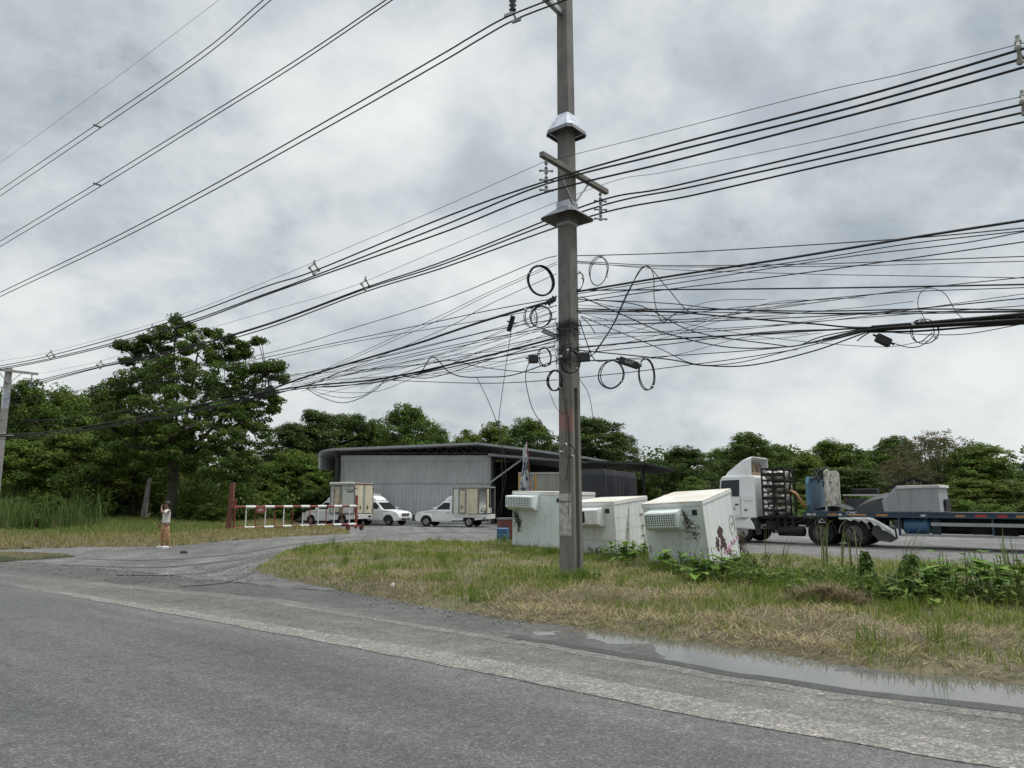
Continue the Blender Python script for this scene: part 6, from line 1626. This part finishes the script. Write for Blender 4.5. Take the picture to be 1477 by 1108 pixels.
def crown_from_clumps(name, cl, rad, per, leaf, pal, flat=.6, upbias=.7, parent=None, out=None):
    """cl: Nx3 clump centres; leaves gather round each"""
    n = len(cl); k = per
    off = rng.normal(size=(n, k, 3)); off /= np.linalg.norm(off, axis=2, keepdims=True) + 1e-9
    off *= rng.random((n, k, 1)) ** .45
    rr_ = (rad * rng.uniform(.65, 1.3, n))[:, None, None] if np.isscalar(rad) else rad[:, None, None]
    off = off * rr_ * np.array([1, 1, flat])
    pos = (cl[:, None] + off).reshape(-1, 3)
    nr = off.reshape(-1, 3) / (np.linalg.norm(off.reshape(-1, 3), axis=1, keepdims=True) + 1e-6)
    nr = nr * .55 + np.array([0, 0, upbias]) + rng.normal(size=pos.shape) * .45
    nr /= np.linalg.norm(nr, axis=1, keepdims=True)
    V, F = leaf_quads(pos, nr, leaf * rng.uniform(.6, 1.35, len(pos)))
    tone = np.repeat(np.clip(rng.normal(.42, .32, n), 0, 1), k) * .7 + rng.random(n * k) * .35
    c = mixc(PAL[pal][0], PAL[pal][1], tone)
    hue = np.repeat(rng.normal(1, .10, n), k)[:, None]; c = c * np.concatenate([hue, np.ones_like(hue), np.ones_like(hue)], 1)
    o = np_mesh(name, V, F, M['leaf'], np.repeat(c, 4, 0))
    if parent is not None: o.parent = parent
    return o
M['bark'] = pm('grey brown bark', (.10, .085, .065), (.05, .042, .034), .95, 0, 4, bump=.6, bscale=20)
M['bark_pale'] = pm('pale twigs', (.17, .15, .12), (.1, .085, .065), .95, 0, 4)
def clumps_on(lobes, per, low=-.35, fill=.15):
    out = []
    for (c, r) in lobes:
        d = rdirs(per * 3); d = d[d[:, 2] > low][:per]
        rad = np.where(rng.random(len(d)) < fill, rng.uniform(.2, .75, len(d)), rng.uniform(.78, 1.08, len(d)))
        out.append(np.array(c) + d * np.array(r) * rad[:, None])
    return np.concatenate(out)
def limbs(name, base_r, h0, lobes, parent, mat='bark', cl=None, lean=0, twigs=60):
    b = MB(); q = random.Random(len(lobes) + int(h0*10)); top = Vector((lean, 0, h0))
    b.tube([(0,0,-.3),(lean*.2,0,h0*.3),(lean*.6,.05,h0*.7),top], [base_r*1.25, base_r, base_r*.85, base_r*.7], 10)
    for (c, r) in lobes:
        c = Vector(c); s = top.lerp(Vector((lean*.5,0,h0*.6)), q.random()*.6); m_ = s.lerp(c, .5) + Vector((q.uniform(-.3,.3), q.uniform(-.3,.3), .1*(c-s).length*-.3))
        b.tube(catmull([s, m_, c + Vector((0,0,r[2]*.2))], 4), [base_r*.45*(1-.085*i) for i in range(9)], 6)
    if cl is not None:
        cs = [Vector(c) for c, _ in lobes]
        for i in rng.choice(len(cl), min(twigs, len(cl)), replace=False):
            p = Vector(cl[i]); c = min(cs, key=lambda v: (v-p).length)
            b.tube([c, c.lerp(p, .55) + Vector((0,0,-.1)), p], [base_r*.14, base_r*.09, base_r*.05], 4)
    return b.build(name, M[mat], parent, recalc=False)
def proto(kind):
    """unit trees, 10 m tall, to be scaled"""
    o = bpy.data.objects.new('tree', None); C.objects.link(o)
    if kind in ('broad', 'broad_b', 'dense', 'bright'):
        nl = {'broad': 11, 'broad_b': 13, 'dense': 12, 'bright': 10}[kind]
        lobes = []
        for i in range(nl):
            f = (i + .5) / nl; z = 2.2 + 6.2 * f; rr_ = 3.3 * math.sin(math.pi * min(1, (f*.80 + .18))) ** .7; a = i * 2.4
            k_ = rr_ * rng.uniform(.35, .85); s_ = rng.uniform(1.15, 1.9) * (1.1 if f < .7 else .85)
            lobes.append(((k_*math.cos(a), k_*math.sin(a), z), (s_*1.15, s_*1.15, s_*.85)))
        lobes.append(((.2, 0, 8.7), (1.3, 1.3, 1.1)))
        cl = clumps_on(lobes, 26, -.6 if kind == 'dense' else -.4)
        crown_from_clumps('crown', cl, .66, 74, .22, {'broad': 'mid', 'broad_b': 'bright', 'dense': 'dark', 'bright': 'yellow'}[kind], parent=o)
        limbs('trunk', .28, 4.2, lobes, o, cl=cl)
    elif kind == 'layered':
        lobes = []
        for i in range(9):
            z = 2.4 + i * .82; rr_ = 3.4 * (1 - (abs(i - 2.5) / 8.5) ** 1.3)
            for j in range(4):
                a = i * 1.1 + j * 1.571 + rng.uniform(-.3, .3); k_ = rr_ * rng.uniform(.45, .7)
                lobes.append(((k_*math.cos(a), k_*math.sin(a), z + rng.uniform(-.35, .35)), (rr_*rng.uniform(.4, .62), rr_*rng.uniform(.4, .62), .5)))
        cl = clumps_on(lobes, 13, -.9)
        crown_from_clumps('crown', cl, .68, 58, .21, 'dark', flat=.42, upbias=1.1, parent=o); limbs('trunk', .22, 8.6, lobes[::3], o, cl=cl)
    elif kind == 'airy':
        lobes = []
        for i in range(15):
            a = i * 2.4; f = (i + .5) / 15; z = 3.2 + 5.4*f; rr_ = 3.4 * math.sin(math.pi*min(1, f*.75+.2)); k_ = rr_*rng.uniform(.4, .95)
            lobes.append(((k_*math.cos(a), k_*math.sin(a), z), (1.4, 1.4, 1.1)))
        cl = clumps_on(lobes, 26, -.8, .4)
        crown_from_clumps('crown', cl, .55, 26, .17, 'olive', parent=o, upbias=.4); limbs('trunk', .2, 3.6, lobes, o, 'bark_pale', cl, twigs=260)
    elif kind in ('shrub', 'shrub_b'):
        lobes = []
        for i in range(11):
            a = i*2.4; f = i/10; k_ = 3.2*rng.uniform(.2, .9)*(1-.5*f); z = 1.2 + 6.8*f*rng.uniform(.6, 1)
            lobes.append(((k_*math.cos(a), k_*math.sin(a), z), (rng.uniform(1.3, 2.2), rng.uniform(1.3, 2.2), rng.uniform(1.2, 1.9))))
        cl = clumps_on(lobes, 24, -.7)
        crown_from_clumps('foliage', cl, .75, 60, .28, 'bright' if kind == 'shrub' else 'mid', parent=o); limbs('stem', .12, 2.5, lobes, o)
    return o
PROTO = {}
def tree(name, label, px, top, wpx, Y, kind, cat='tree', group=None, base_py=None, rz=None, xw=4.4):
    X_ = PY(px, 700, Y).x; h = PY(px, top, Y).z; half = wpx / 2 / FPX * Y * 1.02
    if kind not in PROTO: PROTO[kind] = o = proto(kind)
    else: o = copy_tree(PROTO[kind])
    o.name = name; o.location = (X_, Y, 0); o.scale = (half/xw, half/xw, h/9.9); o.rotation_euler.z = rng.uniform(0, 6.28) if rz is None else rz
    return tag(o, label, cat, group)
GT1 = 'dark trees on the left beyond the grass'
for a in (
 (-70, 540, 190, 62, 'dense', 'dark dense tree cut by the left edge of the photo'),
 (22, 547, 130, 60, 'broad', 'dark tree with a rounded top behind the far left utility pole'),
 (85, 560, 120, 64, 'broad_b', 'mid green tree second from the far left pole'),
 (140, 551, 120, 68, 'broad', 'tree top rising between the far left trees and the big tree'),
 (100, 620, 150, 56, 'bright', 'yellow green bushy tree low in front of the far left trees'),
 (10, 635, 130, 54, 'broad_b', 'lower spreading tree at the left edge under the cable bundle'),
 (195, 625, 130, 58, 'bright', 'light green tree under the left side of the big tree'),
 (345, 650, 120, 63, 'broad', 'dark tree under the right side of the big tree'),
 (60, 575, 190, 74, 'dense', 'dark tree filling the gap behind the far left trees'),
 (200, 590, 200, 76, 'dense', 'dark tree standing directly behind the big tree')):
    tree('broadleaf_tree', a[5], a[0], a[1], a[2]*1.25, a[3], a[4], group=GT1)
GT2 = 'trees behind the steel shed'
for a in (
 (415, 606, 90, 72, 'layered', 'dark layered tree nearest the left eave of the shed'),
 (455, 588, 105, 75, 'layered', 'tall layered tree with twin tips left of the shed'),
 (500, 592, 90, 78, 'layered', 'layered tree with a small spire above the shed left end'),
 (535, 604, 80, 80, 'broad', 'dark rounded tree behind the left end of the shed roof'),
 (588, 582, 105, 76, 'broad', 'darkest broad tree standing highest over the shed roof'),
 (425, 650, 110, 66, 'broad_b', 'low green tree left of the shed wall'),
 (628, 616, 70, 82, 'broad_b', 'small tree right of the highest tree over the shed'),
 (672, 622, 80, 98, 'bright', 'hazy light tree behind the middle of the shed roof'),
 (715, 610, 90, 100, 'bright', 'pale green tree behind the shed ridge'),
 (765, 602, 100, 84, 'broad', 'dark tree just left of the pole above the shed'),
 (850, 597, 130, 82, 'layered', 'dark tree with tiered branches just right of the pole'),
 (895, 620, 70, 86, 'layered', 'smaller tiered tree at the right end of the shed'),
 (560, 620, 150, 90, 'dense', 'dark tree filling behind the highest tree')):
    tree('broadleaf_tree', a[5], a[0], a[1], a[2]*1.35, a[3], a[4], group=GT2)
GT3 = 'trees beyond the trailer'
for a in (
 (985, 642, 100, 76, 'dense', 'round dense crowned tree right of the lean-to canopy'),
 (935, 668, 80, 88, 'broad_b', 'low tree behind the lean-to canopy'),
 (1040, 648, 80, 92, 'broad_b', 'tree between the round crown and the tractor fairing'),
 (1082, 622, 100, 86, 'broad', 'tree rising right above the tractor cab fairing'),
 (1125, 640, 80, 92, 'broad', 'tree rising behind the cylinder rack'),
 (1165, 655, 80, 84, 'bright', 'light green tree above the blue headboard'),
 (1205, 636, 110, 90, 'broad_b', 'rounded tree above the peeling panel'),
 (1215, 672, 140, 70, 'layered', 'flat layered tree behind the scrap on the trailer'),
 (1258, 650, 80, 92, 'broad', 'tree left of the big brown thin tree'),
 (1292, 628, 90, 88, 'broad', 'dark green tree top rising left of the brown twiggy tree'),
 (1352, 616, 150, 78, 'airy', 'brownish twiggy tree with thin leaves above the gabled hut'),
 (1300, 655, 110, 74, 'airy', 'lower brownish twiggy tree left of the gabled hut'),
 (1415, 640, 110, 74, 'broad_b', 'green tree at the right shoulder of the brown tree'),
 (1400, 690, 110, 60, 'bright', 'bright green low tree right of the grey canopy body'),
 (1450, 693, 90, 58, 'bright', 'bright green low tree at the right edge above the trailer'),
 (1500, 662, 90, 80, 'dense', 'dark tree cut by the right edge of the photo'),
 (1560, 640, 160, 85, 'broad', 'tree outside the right edge'),
 (1165, 700, 90, 58, 'bright', 'low bright tree between the cylinder rack and the blue headboard')):
    tree('broadleaf_tree', a[5], a[0], a[1], a[2]*(1.35 if a[4] != 'airy' else 1.1), a[3], a[4], group=GT3)
GS = 'shrubs along the left grass bank'
for a in (
 (25, 712, 90, 46, 'shrub_b', 'shrub at the left edge behind the tall reeds'),
 (80, 705, 80, 48, 'shrub', 'bright shrub right of the tall reeds'),
 (125, 690, 80, 55, 'shrub', 'tall light green shrub left of the concrete stump'),
 (160, 705, 56, 58, 'shrub_b', 'mid green shrub just left of the concrete stump'),
 (234, 706, 40, 58, 'shrub', 'shrub between the concrete stump and the big trunk'),
 (282, 700, 60, 55, 'shrub', 'shrub right of the big trunk'),
 (305, 722, 70, 49, 'shrub_b', 'low shrub behind the gate post'),
 (345, 690, 80, 56, 'shrub_b', 'tall shrub behind the left end of the gate'),
 (385, 700, 70, 59, 'shrub', 'light shrub behind the middle of the gate'),
 (415, 705, 70, 64, 'shrub_b', 'shrub behind the nose of the awning pickup'),
 (455, 690, 70, 62, 'shrub_b', 'dark shrub behind the awning pickup'),
 (55, 735, 60, 38, 'shrub_b', 'small dark shrub low among the reeds'),
 (108, 738, 56, 40, 'shrub_b', 'second small dark shrub right of the reeds')):
    tree('leafy_shrub', a[5], a[0], a[1], a[2], a[3], a[4], 'shrub', GS)
GS2 = 'shrubs beyond the trailer and yard'
for a in (
 (1010, 680, 100, 60, 'shrub_b', 'shrub behind the roof of the tilted cold box'),
 (925, 685, 80, 58, 'shrub_b', 'shrub beside the lean-to post'),
 (1120, 712, 90, 52, 'shrub', 'shrub behind the gas cylinder rack'),
 (1190, 715, 80, 50, 'shrub_b', 'shrub behind the blue headboard'),
 (1250, 700, 80, 56, 'shrub_b', 'shrub behind the scrap rack'),
 (1385, 712, 80, 48, 'shrub', 'shrub right behind the grey canopy body'),
 (1430, 720, 80, 46, 'shrub', 'bright shrub over the right end of the trailer'),
 (1480, 715, 80, 46, 'shrub_b', 'shrub at the right edge above the trailer rail')):
    tree('leafy_shrub', a[5], a[0], a[1], a[2], a[3], a[4], 'shrub', GS2)

# the big tree: lobes surveyed from the photo, at about 52 m
HY = 52.0
hb_ = PY(245, 757, HY)
big = thing('big_tree', 'tallest tree on the left with tufted crown and thick dark trunk behind the person', 'tree', (hb_.x, HY, 0))
LB = [(252,492,34,0),(222,510,30,1),(285,512,34,-1),(325,516,28,1),(350,545,34,0),(385,538,22,0),(205,545,32,-2),(255,545,44,-3),(305,555,44,-2),(340,585,42,1),(185,600,40,-1),(230,600,50,-4),(290,610,52,-4),(360,605,32,0),(160,630,26,-1),(200,645,44,-2),(255,655,50,-3),(310,655,46,-1),(352,640,34,1),(235,560,50,3),(300,600,60,4),(220,650,50,3),(375,575,24,1),(178,560,22,0)]
lobes = []
for px, py, r, dy in LB:
    v = PY(px, py, HY + dy); k = HY / FPX * r; k *= .84 if py < 560 else 1.0; lobes.append(((v.x - hb_.x, dy, v.z), (k, k*1.1, k*.85)))
cl = [clumps_on([l], max(8, int(17*l[1][0])), -.55, .12) for l in lobes]
cl = np.concatenate(cl)
tufts = [(180,502,12),(186,520,10),(252,462,11),(232,478,12),(335,488,12),(369,492,11),(350,500,9),(388,490,0),(400,530,12),(405,548,11),(352,512,10),(395,575,9),(392,590,7),(174,498,8),(270,474,13),(312,484,13),(296,478,10),(212,488,12),(200,500,10)]
tp = []
for px, py, r in tufts:
    if r:
        v = PY(px, py, HY); k = r * HY / FPX
        tp.append(np.array((v.x - hb_.x, 0, v.z)) + rdirs(7) * k * rng.uniform(.3, .9, (7, 1)) * np.array([1, 1, .7]))
tpa = np.concatenate(tp)
allc = np.concatenate([cl, tpa])
crown_from_clumps('crown', allc, .50, 84, .22, 'mid', flat=.55, parent=big)
tr_ = limbs('trunk', .36, 5.2, lobes[:18], big, cl=allc, twigs=200)
for t_ in tp:
    c = Vector(t_.mean(0)); MB().tube([c, c.lerp(Vector((0, 0, 9)), .18)], [.03, .05], 4).build('twig', M['bark'], big)

# undergrowth (uncountable low growth) and far wood
def mass(name, pts, hts, rad, leaf, pal, per):
    cl = []
    for (x, y), h in zip(pts, hts):
        n = max(3, int(h / (rad*.8))); z = rng.uniform(.15, 1, n) * h
        cl.append(np.column_stack([x + rng.normal(0, rad*.8, n), y + rng.normal(0, rad*.8, n), z]))
    o = crown_from_clumps(name, np.concatenate(cl), rad, per, leaf, pal, flat=.8); o['kind'] = 'stuff'; return o
n = 420; x = rng.uniform(-62, -14, n); y = rng.uniform(51, 66, n) - np.clip((-x - 30) * .25, 0, 8); k_ = ~((np.abs(x/y + .497) < .035) & (y < 57)) & ~((x > -18.5) & (y < 60)); x, y = x[k_], y[k_]; n = len(x)
mass('undergrowth', np.column_stack([x, y]), rng.uniform(1.2, 4.2, n), .7, .30, 'mid', 30)
n = 260; x = rng.uniform(12, 56, n); y = rng.uniform(56, 62, n) - .32 * (x - 12)
mass('undergrowth', np.column_stack([x, y]), rng.uniform(.5, 1.6, n), .55, .26, 'bright', 26)
n = 420; x = rng.uniform(-120, 120, n); y = rng.uniform(112, 135, n)
mass('far_wood', np.column_stack([x, y]), rng.uniform(5.5, 10.5, n), 1.6, .75, 'mid', 34)
# reeds on the far left bank
n = 4600
P = np.column_stack([rng.uniform(-34, -21, n), rng.uniform(36, 44, n)])
dens = vnoise(P, .45, 4); P = P[(dens > .52) & (rng.random(n) < .7)]; n = len(P); h, _ = bank_h(P, bank_poly, .25)
cols = mixc((.035, .07, .018), (.13, .19, .05), rng.random(n)); bw = rng.random(n) < .06; cols[bw] = mixc((.2, .16, .08), (.32, .27, .15), rng.random(bw.sum()))
o = blades('reed_bed', np.column_stack([P, np.maximum(h, 0)]), rng.uniform(1.0, 2.7, n) * (.5 + .6*vnoise(P, .45, 4)), rng.uniform(.025, .045, n), np.abs(rng.normal(.28, .2, n)), cols, 1.2); o['kind'] = 'stuff'

# ---------------------------------------------------------------- weeds, reeds and vines on the verge
def verge_z(x, y): return float(bank_h(np.array([[x, y]]), verge_poly, .07)[0][0])
def heart_leaf(b, base, d, L, wd):
    d = Vector(d).normalized(); s = d.cross(Vector((0,0,1))); s = s.normalized() if s.length > .01 else Vector((1,0,0)); n_ = s.cross(d)
    p = [base, base + d*L*.18 + s*wd*.42 + n_*.02, base + d*L*.45 + s*wd*.5 + n_*.03*L, base + d*L - n_*.12*L, base + d*L*.45 - s*wd*.5 + n_*.03*L, base + d*L*.18 - s*wd*.42 + n_*.02, base + d*L*.5 + n_*.0]
    k = len(b.v); b.v += [tuple(q) for q in p]; b.f += [(k,k+1,k+6),(k+1,k+2,k+6),(k+2,k+3,k+6),(k+3,k+4,k+6),(k+4,k+5,k+6),(k+5,k,k+6)]
def colour_mesh(o, c0, c1, per, seed):
    r_ = np.random.default_rng(seed); n = len(o.data.vertices); k = (n + per - 1) // per
    c = np.repeat(mixc(c0, c1, r_.random(k)), per, 0)[:n]
    ca = o.data.color_attributes.new('Col', 'FLOAT_COLOR', 'POINT'); ca.data.foreach_set('color', np.ascontiguousarray(np.column_stack([c, np.ones(n)]), np.float32).ravel())
def weed_proto(seed, nst, H_, leafL, spread, pal):
    q = random.Random(seed); o = bpy.data.objects.new('leafy_weed', None); C.objects.link(o)
    b = MB(); s_ = MB()
    for i in range(nst):
        a = q.uniform(0, 6.28); r_ = spread * q.random() ** .6; x, y = r_*math.cos(a), r_*math.sin(a); h = H_*q.uniform(.5, 1)
        tip = Vector((x + q.uniform(-.1,.1), y + q.uniform(-.1,.1), h)); s_.tube([(x*.6, y*.6, -.03), (x, y, h*.5), tip], .006, 4)
        for k in range(q.randint(3, 6)):
            z = h * q.uniform(.35, 1); a2 = q.uniform(0, 6.28); L = leafL*q.uniform(.6, 1.25)
            heart_leaf(b, Vector((x, y, z)), (math.cos(a2), math.sin(a2), q.uniform(-.3, .8)), L, L*q.uniform(.5, .8))
    lf = b.build('leaves', M['leaf'], o, recalc=False); colour_mesh(lf, *PAL[pal], 7, seed)
    s_.build('stems', M['stemgreen'], o, recalc=False); return o
M['stemgreen'] = pm('green stems', (.07, .10, .03), None, .6)
WP = [weed_proto(1, 13, .60, .20, .34, 'weed'), weed_proto(2, 16, .42, .13, .38, 'bright'), weed_proto(3, 26, .34, .085, .42, 'bright'), weed_proto(4, 9, .55, .26, .28, 'weed')]
used_w = [False]*4
GW = 'leafy weeds on the verge'
wl_ = [ # px, py(base), variant, scale, label
 (888,812,0,1.0,'leafy weed at the right foot of the pole'),(910,822,3,1.15,'tall heart leaved weed in front of the cream cold box'),(925,808,0,.9,'weed rising between the cream and tilted cold boxes'),
 (905,800,1,1.2,'weed against the front of the cream cold box'),(960,826,3,1.0,'broad leaved weed under the left end of the tilted cold box'),(985,830,0,1.0,'broad leaved weed under the middle of the tilted cold box'),
 (1000,840,1,1.1,'low weed in front of the tilted cold box'),(1018,845,3,1.2,'large heart leaved weed below the corner of the tilted cold box'),(1040,842,0,1.15,'large weed just right of the tilted corner'),
 (1062,836,2,1.3,'dense small leaved bush right of the tilted cold box'),(1080,832,2,1.2,'small leaved bush at the far right of the tilted cold box'),(1072,850,1,1.0,'low weed before the dense small leaved bush'),
 (1120,852,1,1.0,'weed between the cold boxes and the tall reeds'),(1150,848,2,1.1,'bushy weed left of the tall reeds'),(1185,850,2,1.2,'bushy weed at the foot of the tall reeds'),(1215,856,2,1.1,'bushy weed right of the tall reeds'),
 (1225,845,1,1.1,'weed before the first vine column'),(1270,868,2,1.25,'bush between the two vine columns'),(1295,872,2,1.3,'bush at the foot of the second vine column'),(1325,880,1,1.2,'spreading weed right of the second vine column'),
 (1350,872,3,1.0,'heart leaved weed beside the single upright reed'),(1385,872,0,1.1,'broad weed left of the last reed clump'),(1410,880,2,1.2,'low bushy weed left of the right edge'),(1445,875,0,1.2,'broad weed under the last reed clump'),
 (1470,885,2,1.2,'bushy weed at the right edge of the verge'),(1430,862,1,1.2,'weed behind the last broad weed'),(790,793,2,1.2,'dark low weed at the base of the mint box'),(755,791,2,1.0,'low weed at the left corner of the mint box'),
 (733,785,2,1.1,'weed growing over the blue drum'),(866,806,2,1.0,'low weed under the broken cooling unit'),(848,845,1,.7,'small weed by the right side of the pole'),(1160,870,1,.8,'low weed in the cut straw'),
 (1362,862,0,.9,'weed behind the single upright reed'),(545,812,2,.55,'small sapling standing alone at the left top of the verge')]
for px, py, k, s_, lab in wl_:
    v = G(px, py); o = WP[k] if not used_w[k] else copy_tree(WP[k]); used_w[k] = True
    o.location = (v.x, v.y, max(0, verge_z(v.x, v.y))); k_ = 1.02 if px < 1075 else 1.15; o.scale = (s_*k_, s_*k_, s_*k_*random.uniform(.85, 1.1)); o.rotation_euler.z = random.uniform(0, 6.28)
    tag(o, lab, 'weed', GW)
def reeds(px, base, top, n, lean, label, seed, spread=.10, group='tall reeds on the verge'):
    v = G(px, base); h = PY(px, top, v.y).z; z0 = max(0, verge_z(v.x, v.y)); q = random.Random(seed)
    o = thing('reed_clump', label, 'reed', (v.x, v.y, z0), 0, group); b = MB(); h -= z0
    for i in range(n):
        a = q.uniform(-1, 1); L = h*q.uniform(.6, 1.05) if i else h; x, y = q.uniform(-spread, spread), q.uniform(-spread, spread)
        ln = lean*L*q.uniform(.5, 1.5) + a*.14*L; bend = q.random() < .35
        pts = [Vector((x, y, -.02)), Vector((x+ln*.2, y, L*.4)), Vector((x+ln*.55, y+.05*a, L*.75)), Vector((x+ln*(1.4 if bend else 1), y+.1*a, L*(.82 if bend else 1)))]
        pts = catmull(pts, 4); wd = q.uniform(.016, .032); k = len(b.v); m_ = len(pts); th = q.uniform(0, 3.14); s = Vector((math.cos(th)*.8+.5, math.sin(th)*.6, 0)).normalized()
        for j, p in enumerate(pts):
            w_ = wd*(1-(j/(m_-1))**2.2)+.001; b.v += [tuple(p-s*w_*.5), tuple(p+s*w_*.5)]
        b.f += [(k+2*j, k+2*j+1, k+2*j+3, k+2*j+2) for j in range(m_-1)]
    lf = b.build('blades', M['leaf'], o, recalc=False); colour_mesh(lf, (.09,.125,.035), (.24,.28,.11), 26, seed)
    return o
for i, a in enumerate((
 (1192,832,733,9,.02,'tall upright reed clump in front of the tractor rear wheels'),(1240,848,738,6,.0,'thin reed sprays rising from the first vine column'),(1308,850,745,9,.35,'reeds arching right from the second vine column'),
 (1366,872,776,3,.02,'single upright reed stalk before the trailer side guard'),(1460,872,752,7,-.05,'last reed clump near the right edge with bent tips'),(904,806,722,5,.08,'pale reeds before the joint of the cream and tilted boxes'),
 (934,830,712,2,0,'thin straight stalk before the tilted cold box grille'),(982,832,775,3,-.12,'short dark reeds at the foot of the tilted cold box'),(1005,832,770,4,.5,'thin stems leaning right across the corner of the tilted box'),
 (1108,828,745,4,.1,'slender reeds before the tractor front wheel'),(1128,832,760,3,.25,'thin reeds before the cylinder rack'),(1285,858,800,5,-.4,'reeds leaning left between the vine columns'),
 (1400,866,810,5,.5,'short bent reeds left of the last clump'),(1215,838,752,4,.15,'reeds before the rearmost tractor wheel'))):
    reeds(*a, seed=i+20)
def vine_column(px, base, top, wd, label, seed):
    v = G(px, base); z0 = max(0, verge_z(v.x, v.y)); h = PY(px, top, v.y).z - z0
    o = thing('vine_column', label, 'climbing plant', (v.x, v.y, z0), 0, 'creeper columns on the verge'); q = random.Random(seed); b = MB()
    for i in range(520):
        f = q.random() ** 1.3; a = q.uniform(0, 6.28); r_ = wd*(1-.72*f)*q.random() ** .5 * (1.9 if f < .18 else 1)
        heart_leaf(b, Vector((r_*math.cos(a) + .22*h*(f*f)*(seed % 2), r_*math.sin(a), h*f)), (math.cos(a), math.sin(a), q.uniform(-.9, .5)), q.uniform(.05, .10), q.uniform(.04, .075))
    lf = b.build('leaves', M['leaf'], o, recalc=False); colour_mesh(lf, (.045,.085,.018), (.13,.21,.045), 7, seed)
    MB().tube([(0,0,-.05),(.03,0,h*.5),(.2*h*(seed % 2),0,h*.97)], .02, 5).build('stalk', M['dead'], o)
vine_column(1252, 852, 795, .22, 'narrow creeper covered stalk behind the straw, left of its twin', 2)
vine_column(1306, 872, 800, .30, 'wider creeper covered stalk leaning right, in front of the blue tank', 3)
# dry brown bush by the tilted box's far corner
v = G(1068, 806); o = thing('dry_bush', 'small dry brown bush at the far corner of the tilted cold box', 'bush', (v.x, v.y, 0)); b = MB(); q = random.Random(2)
for i in range(420):
    f = q.random(); a = q.uniform(0, 6.28); r_ = .26*q.random() ** .5*(1-.5*f); heart_leaf(b, Vector((r_*math.cos(a), r_*math.sin(a), .75*f)), (math.cos(a), math.sin(a), q.uniform(-.8, .8)), q.uniform(.05, .09), .04)
lf = b.build('leaves', M['leaf'], o, recalc=False); colour_mesh(lf, (.05,.036,.02), (.12,.10,.05), 7, 3)
MB().tube([(0,0,-.05),(.02,0,.4),(0,.02,.75)], .015, 5).build('stem', M['dead'], o)
# heap of cut straw
v = G(1190, 878); n = 2600; a = rng.uniform(0, 6.28, n); r_ = rng.random(n) ** .5
Pn = np.column_stack([v.x + .62*r_*np.cos(a), v.y + .42*r_*np.sin(a), .06 + .26*(1-r_**2)*rng.random(n) ** .4])
cols = mixc((.2,.15,.08), (.5,.41,.25), rng.random(n)); dk = rng.random(n) < .4; cols[dk] = mixc((.03,.024,.016), (.08,.06,.035), rng.random(dk.sum()))
o = blades('straw_heap', Pn, rng.uniform(.2, .5, n), rng.uniform(.006, .012, n), np.clip(rng.normal(1.3, .2, n), .7, 1.6), cols, .1, .95); o['kind'] = 'stuff'

# loose gravel on the driveway and along the gutter
def pebbles(name, P, r, z, cols):
    n = len(P); t_ = np.array([(1,0,0),(-1,0,0),(0,1,0),(0,-1,0),(0,0,1),(0,0,-.6)])
    V = t_[None] * (r[:, None, None] * rng.uniform(.6, 1.3, (n, 6, 1))); V[:, :, :2] += 0
    V = (V + np.column_stack([P, z])[:, None]).reshape(-1, 3)
    f = np.array([(0,2,4),(2,1,4),(1,3,4),(3,0,4),(2,0,5),(1,2,5),(3,1,5),(0,3,5)])
    F = (np.arange(n)[:, None, None]*6 + f[None]).reshape(-1, 3)
    o = np_mesh(name, V, F, M['pebble'], np.repeat(cols, 6, 0)); o['kind'] = 'stuff'; return o
M['pebble'] = leaf_mat('loose stones', 0.0, .9)
def along(poly_px, n, sd):
    pts = [np.array(g(*p)) for p in poly_px]; k = rng.integers(0, len(pts)-1, n); f = rng.random(n)[:, None]
    a = np.array(pts)[k]; c = np.array(pts)[k+1]; return a*(1-f) + c*f + rng.normal(0, sd, (n, 2))
P = np.concatenate([along([(358,822),(372,806),(420,795),(480,786)], 1500, .35), along([(362,824),(480,850),(600,873),(740,896)], 420, .2), along([(0,815),(150,825),(300,835),(370,830)], 1700, .8), along([(120,795),(240,792),(340,784),(450,776)], 900, .5), along([(480,776),(620,772),(700,776)], 900, .9), along([(1090,800),(1300,806),(1477,812)], 900, .5)])
n = len(P); c = rng.random(n); pebbles('loose_gravel', P, rng.uniform(.004, .022, n) ** 1.0, np.full(n, -.004), mixc((.10,.095,.09), (.34,.33,.31), c))
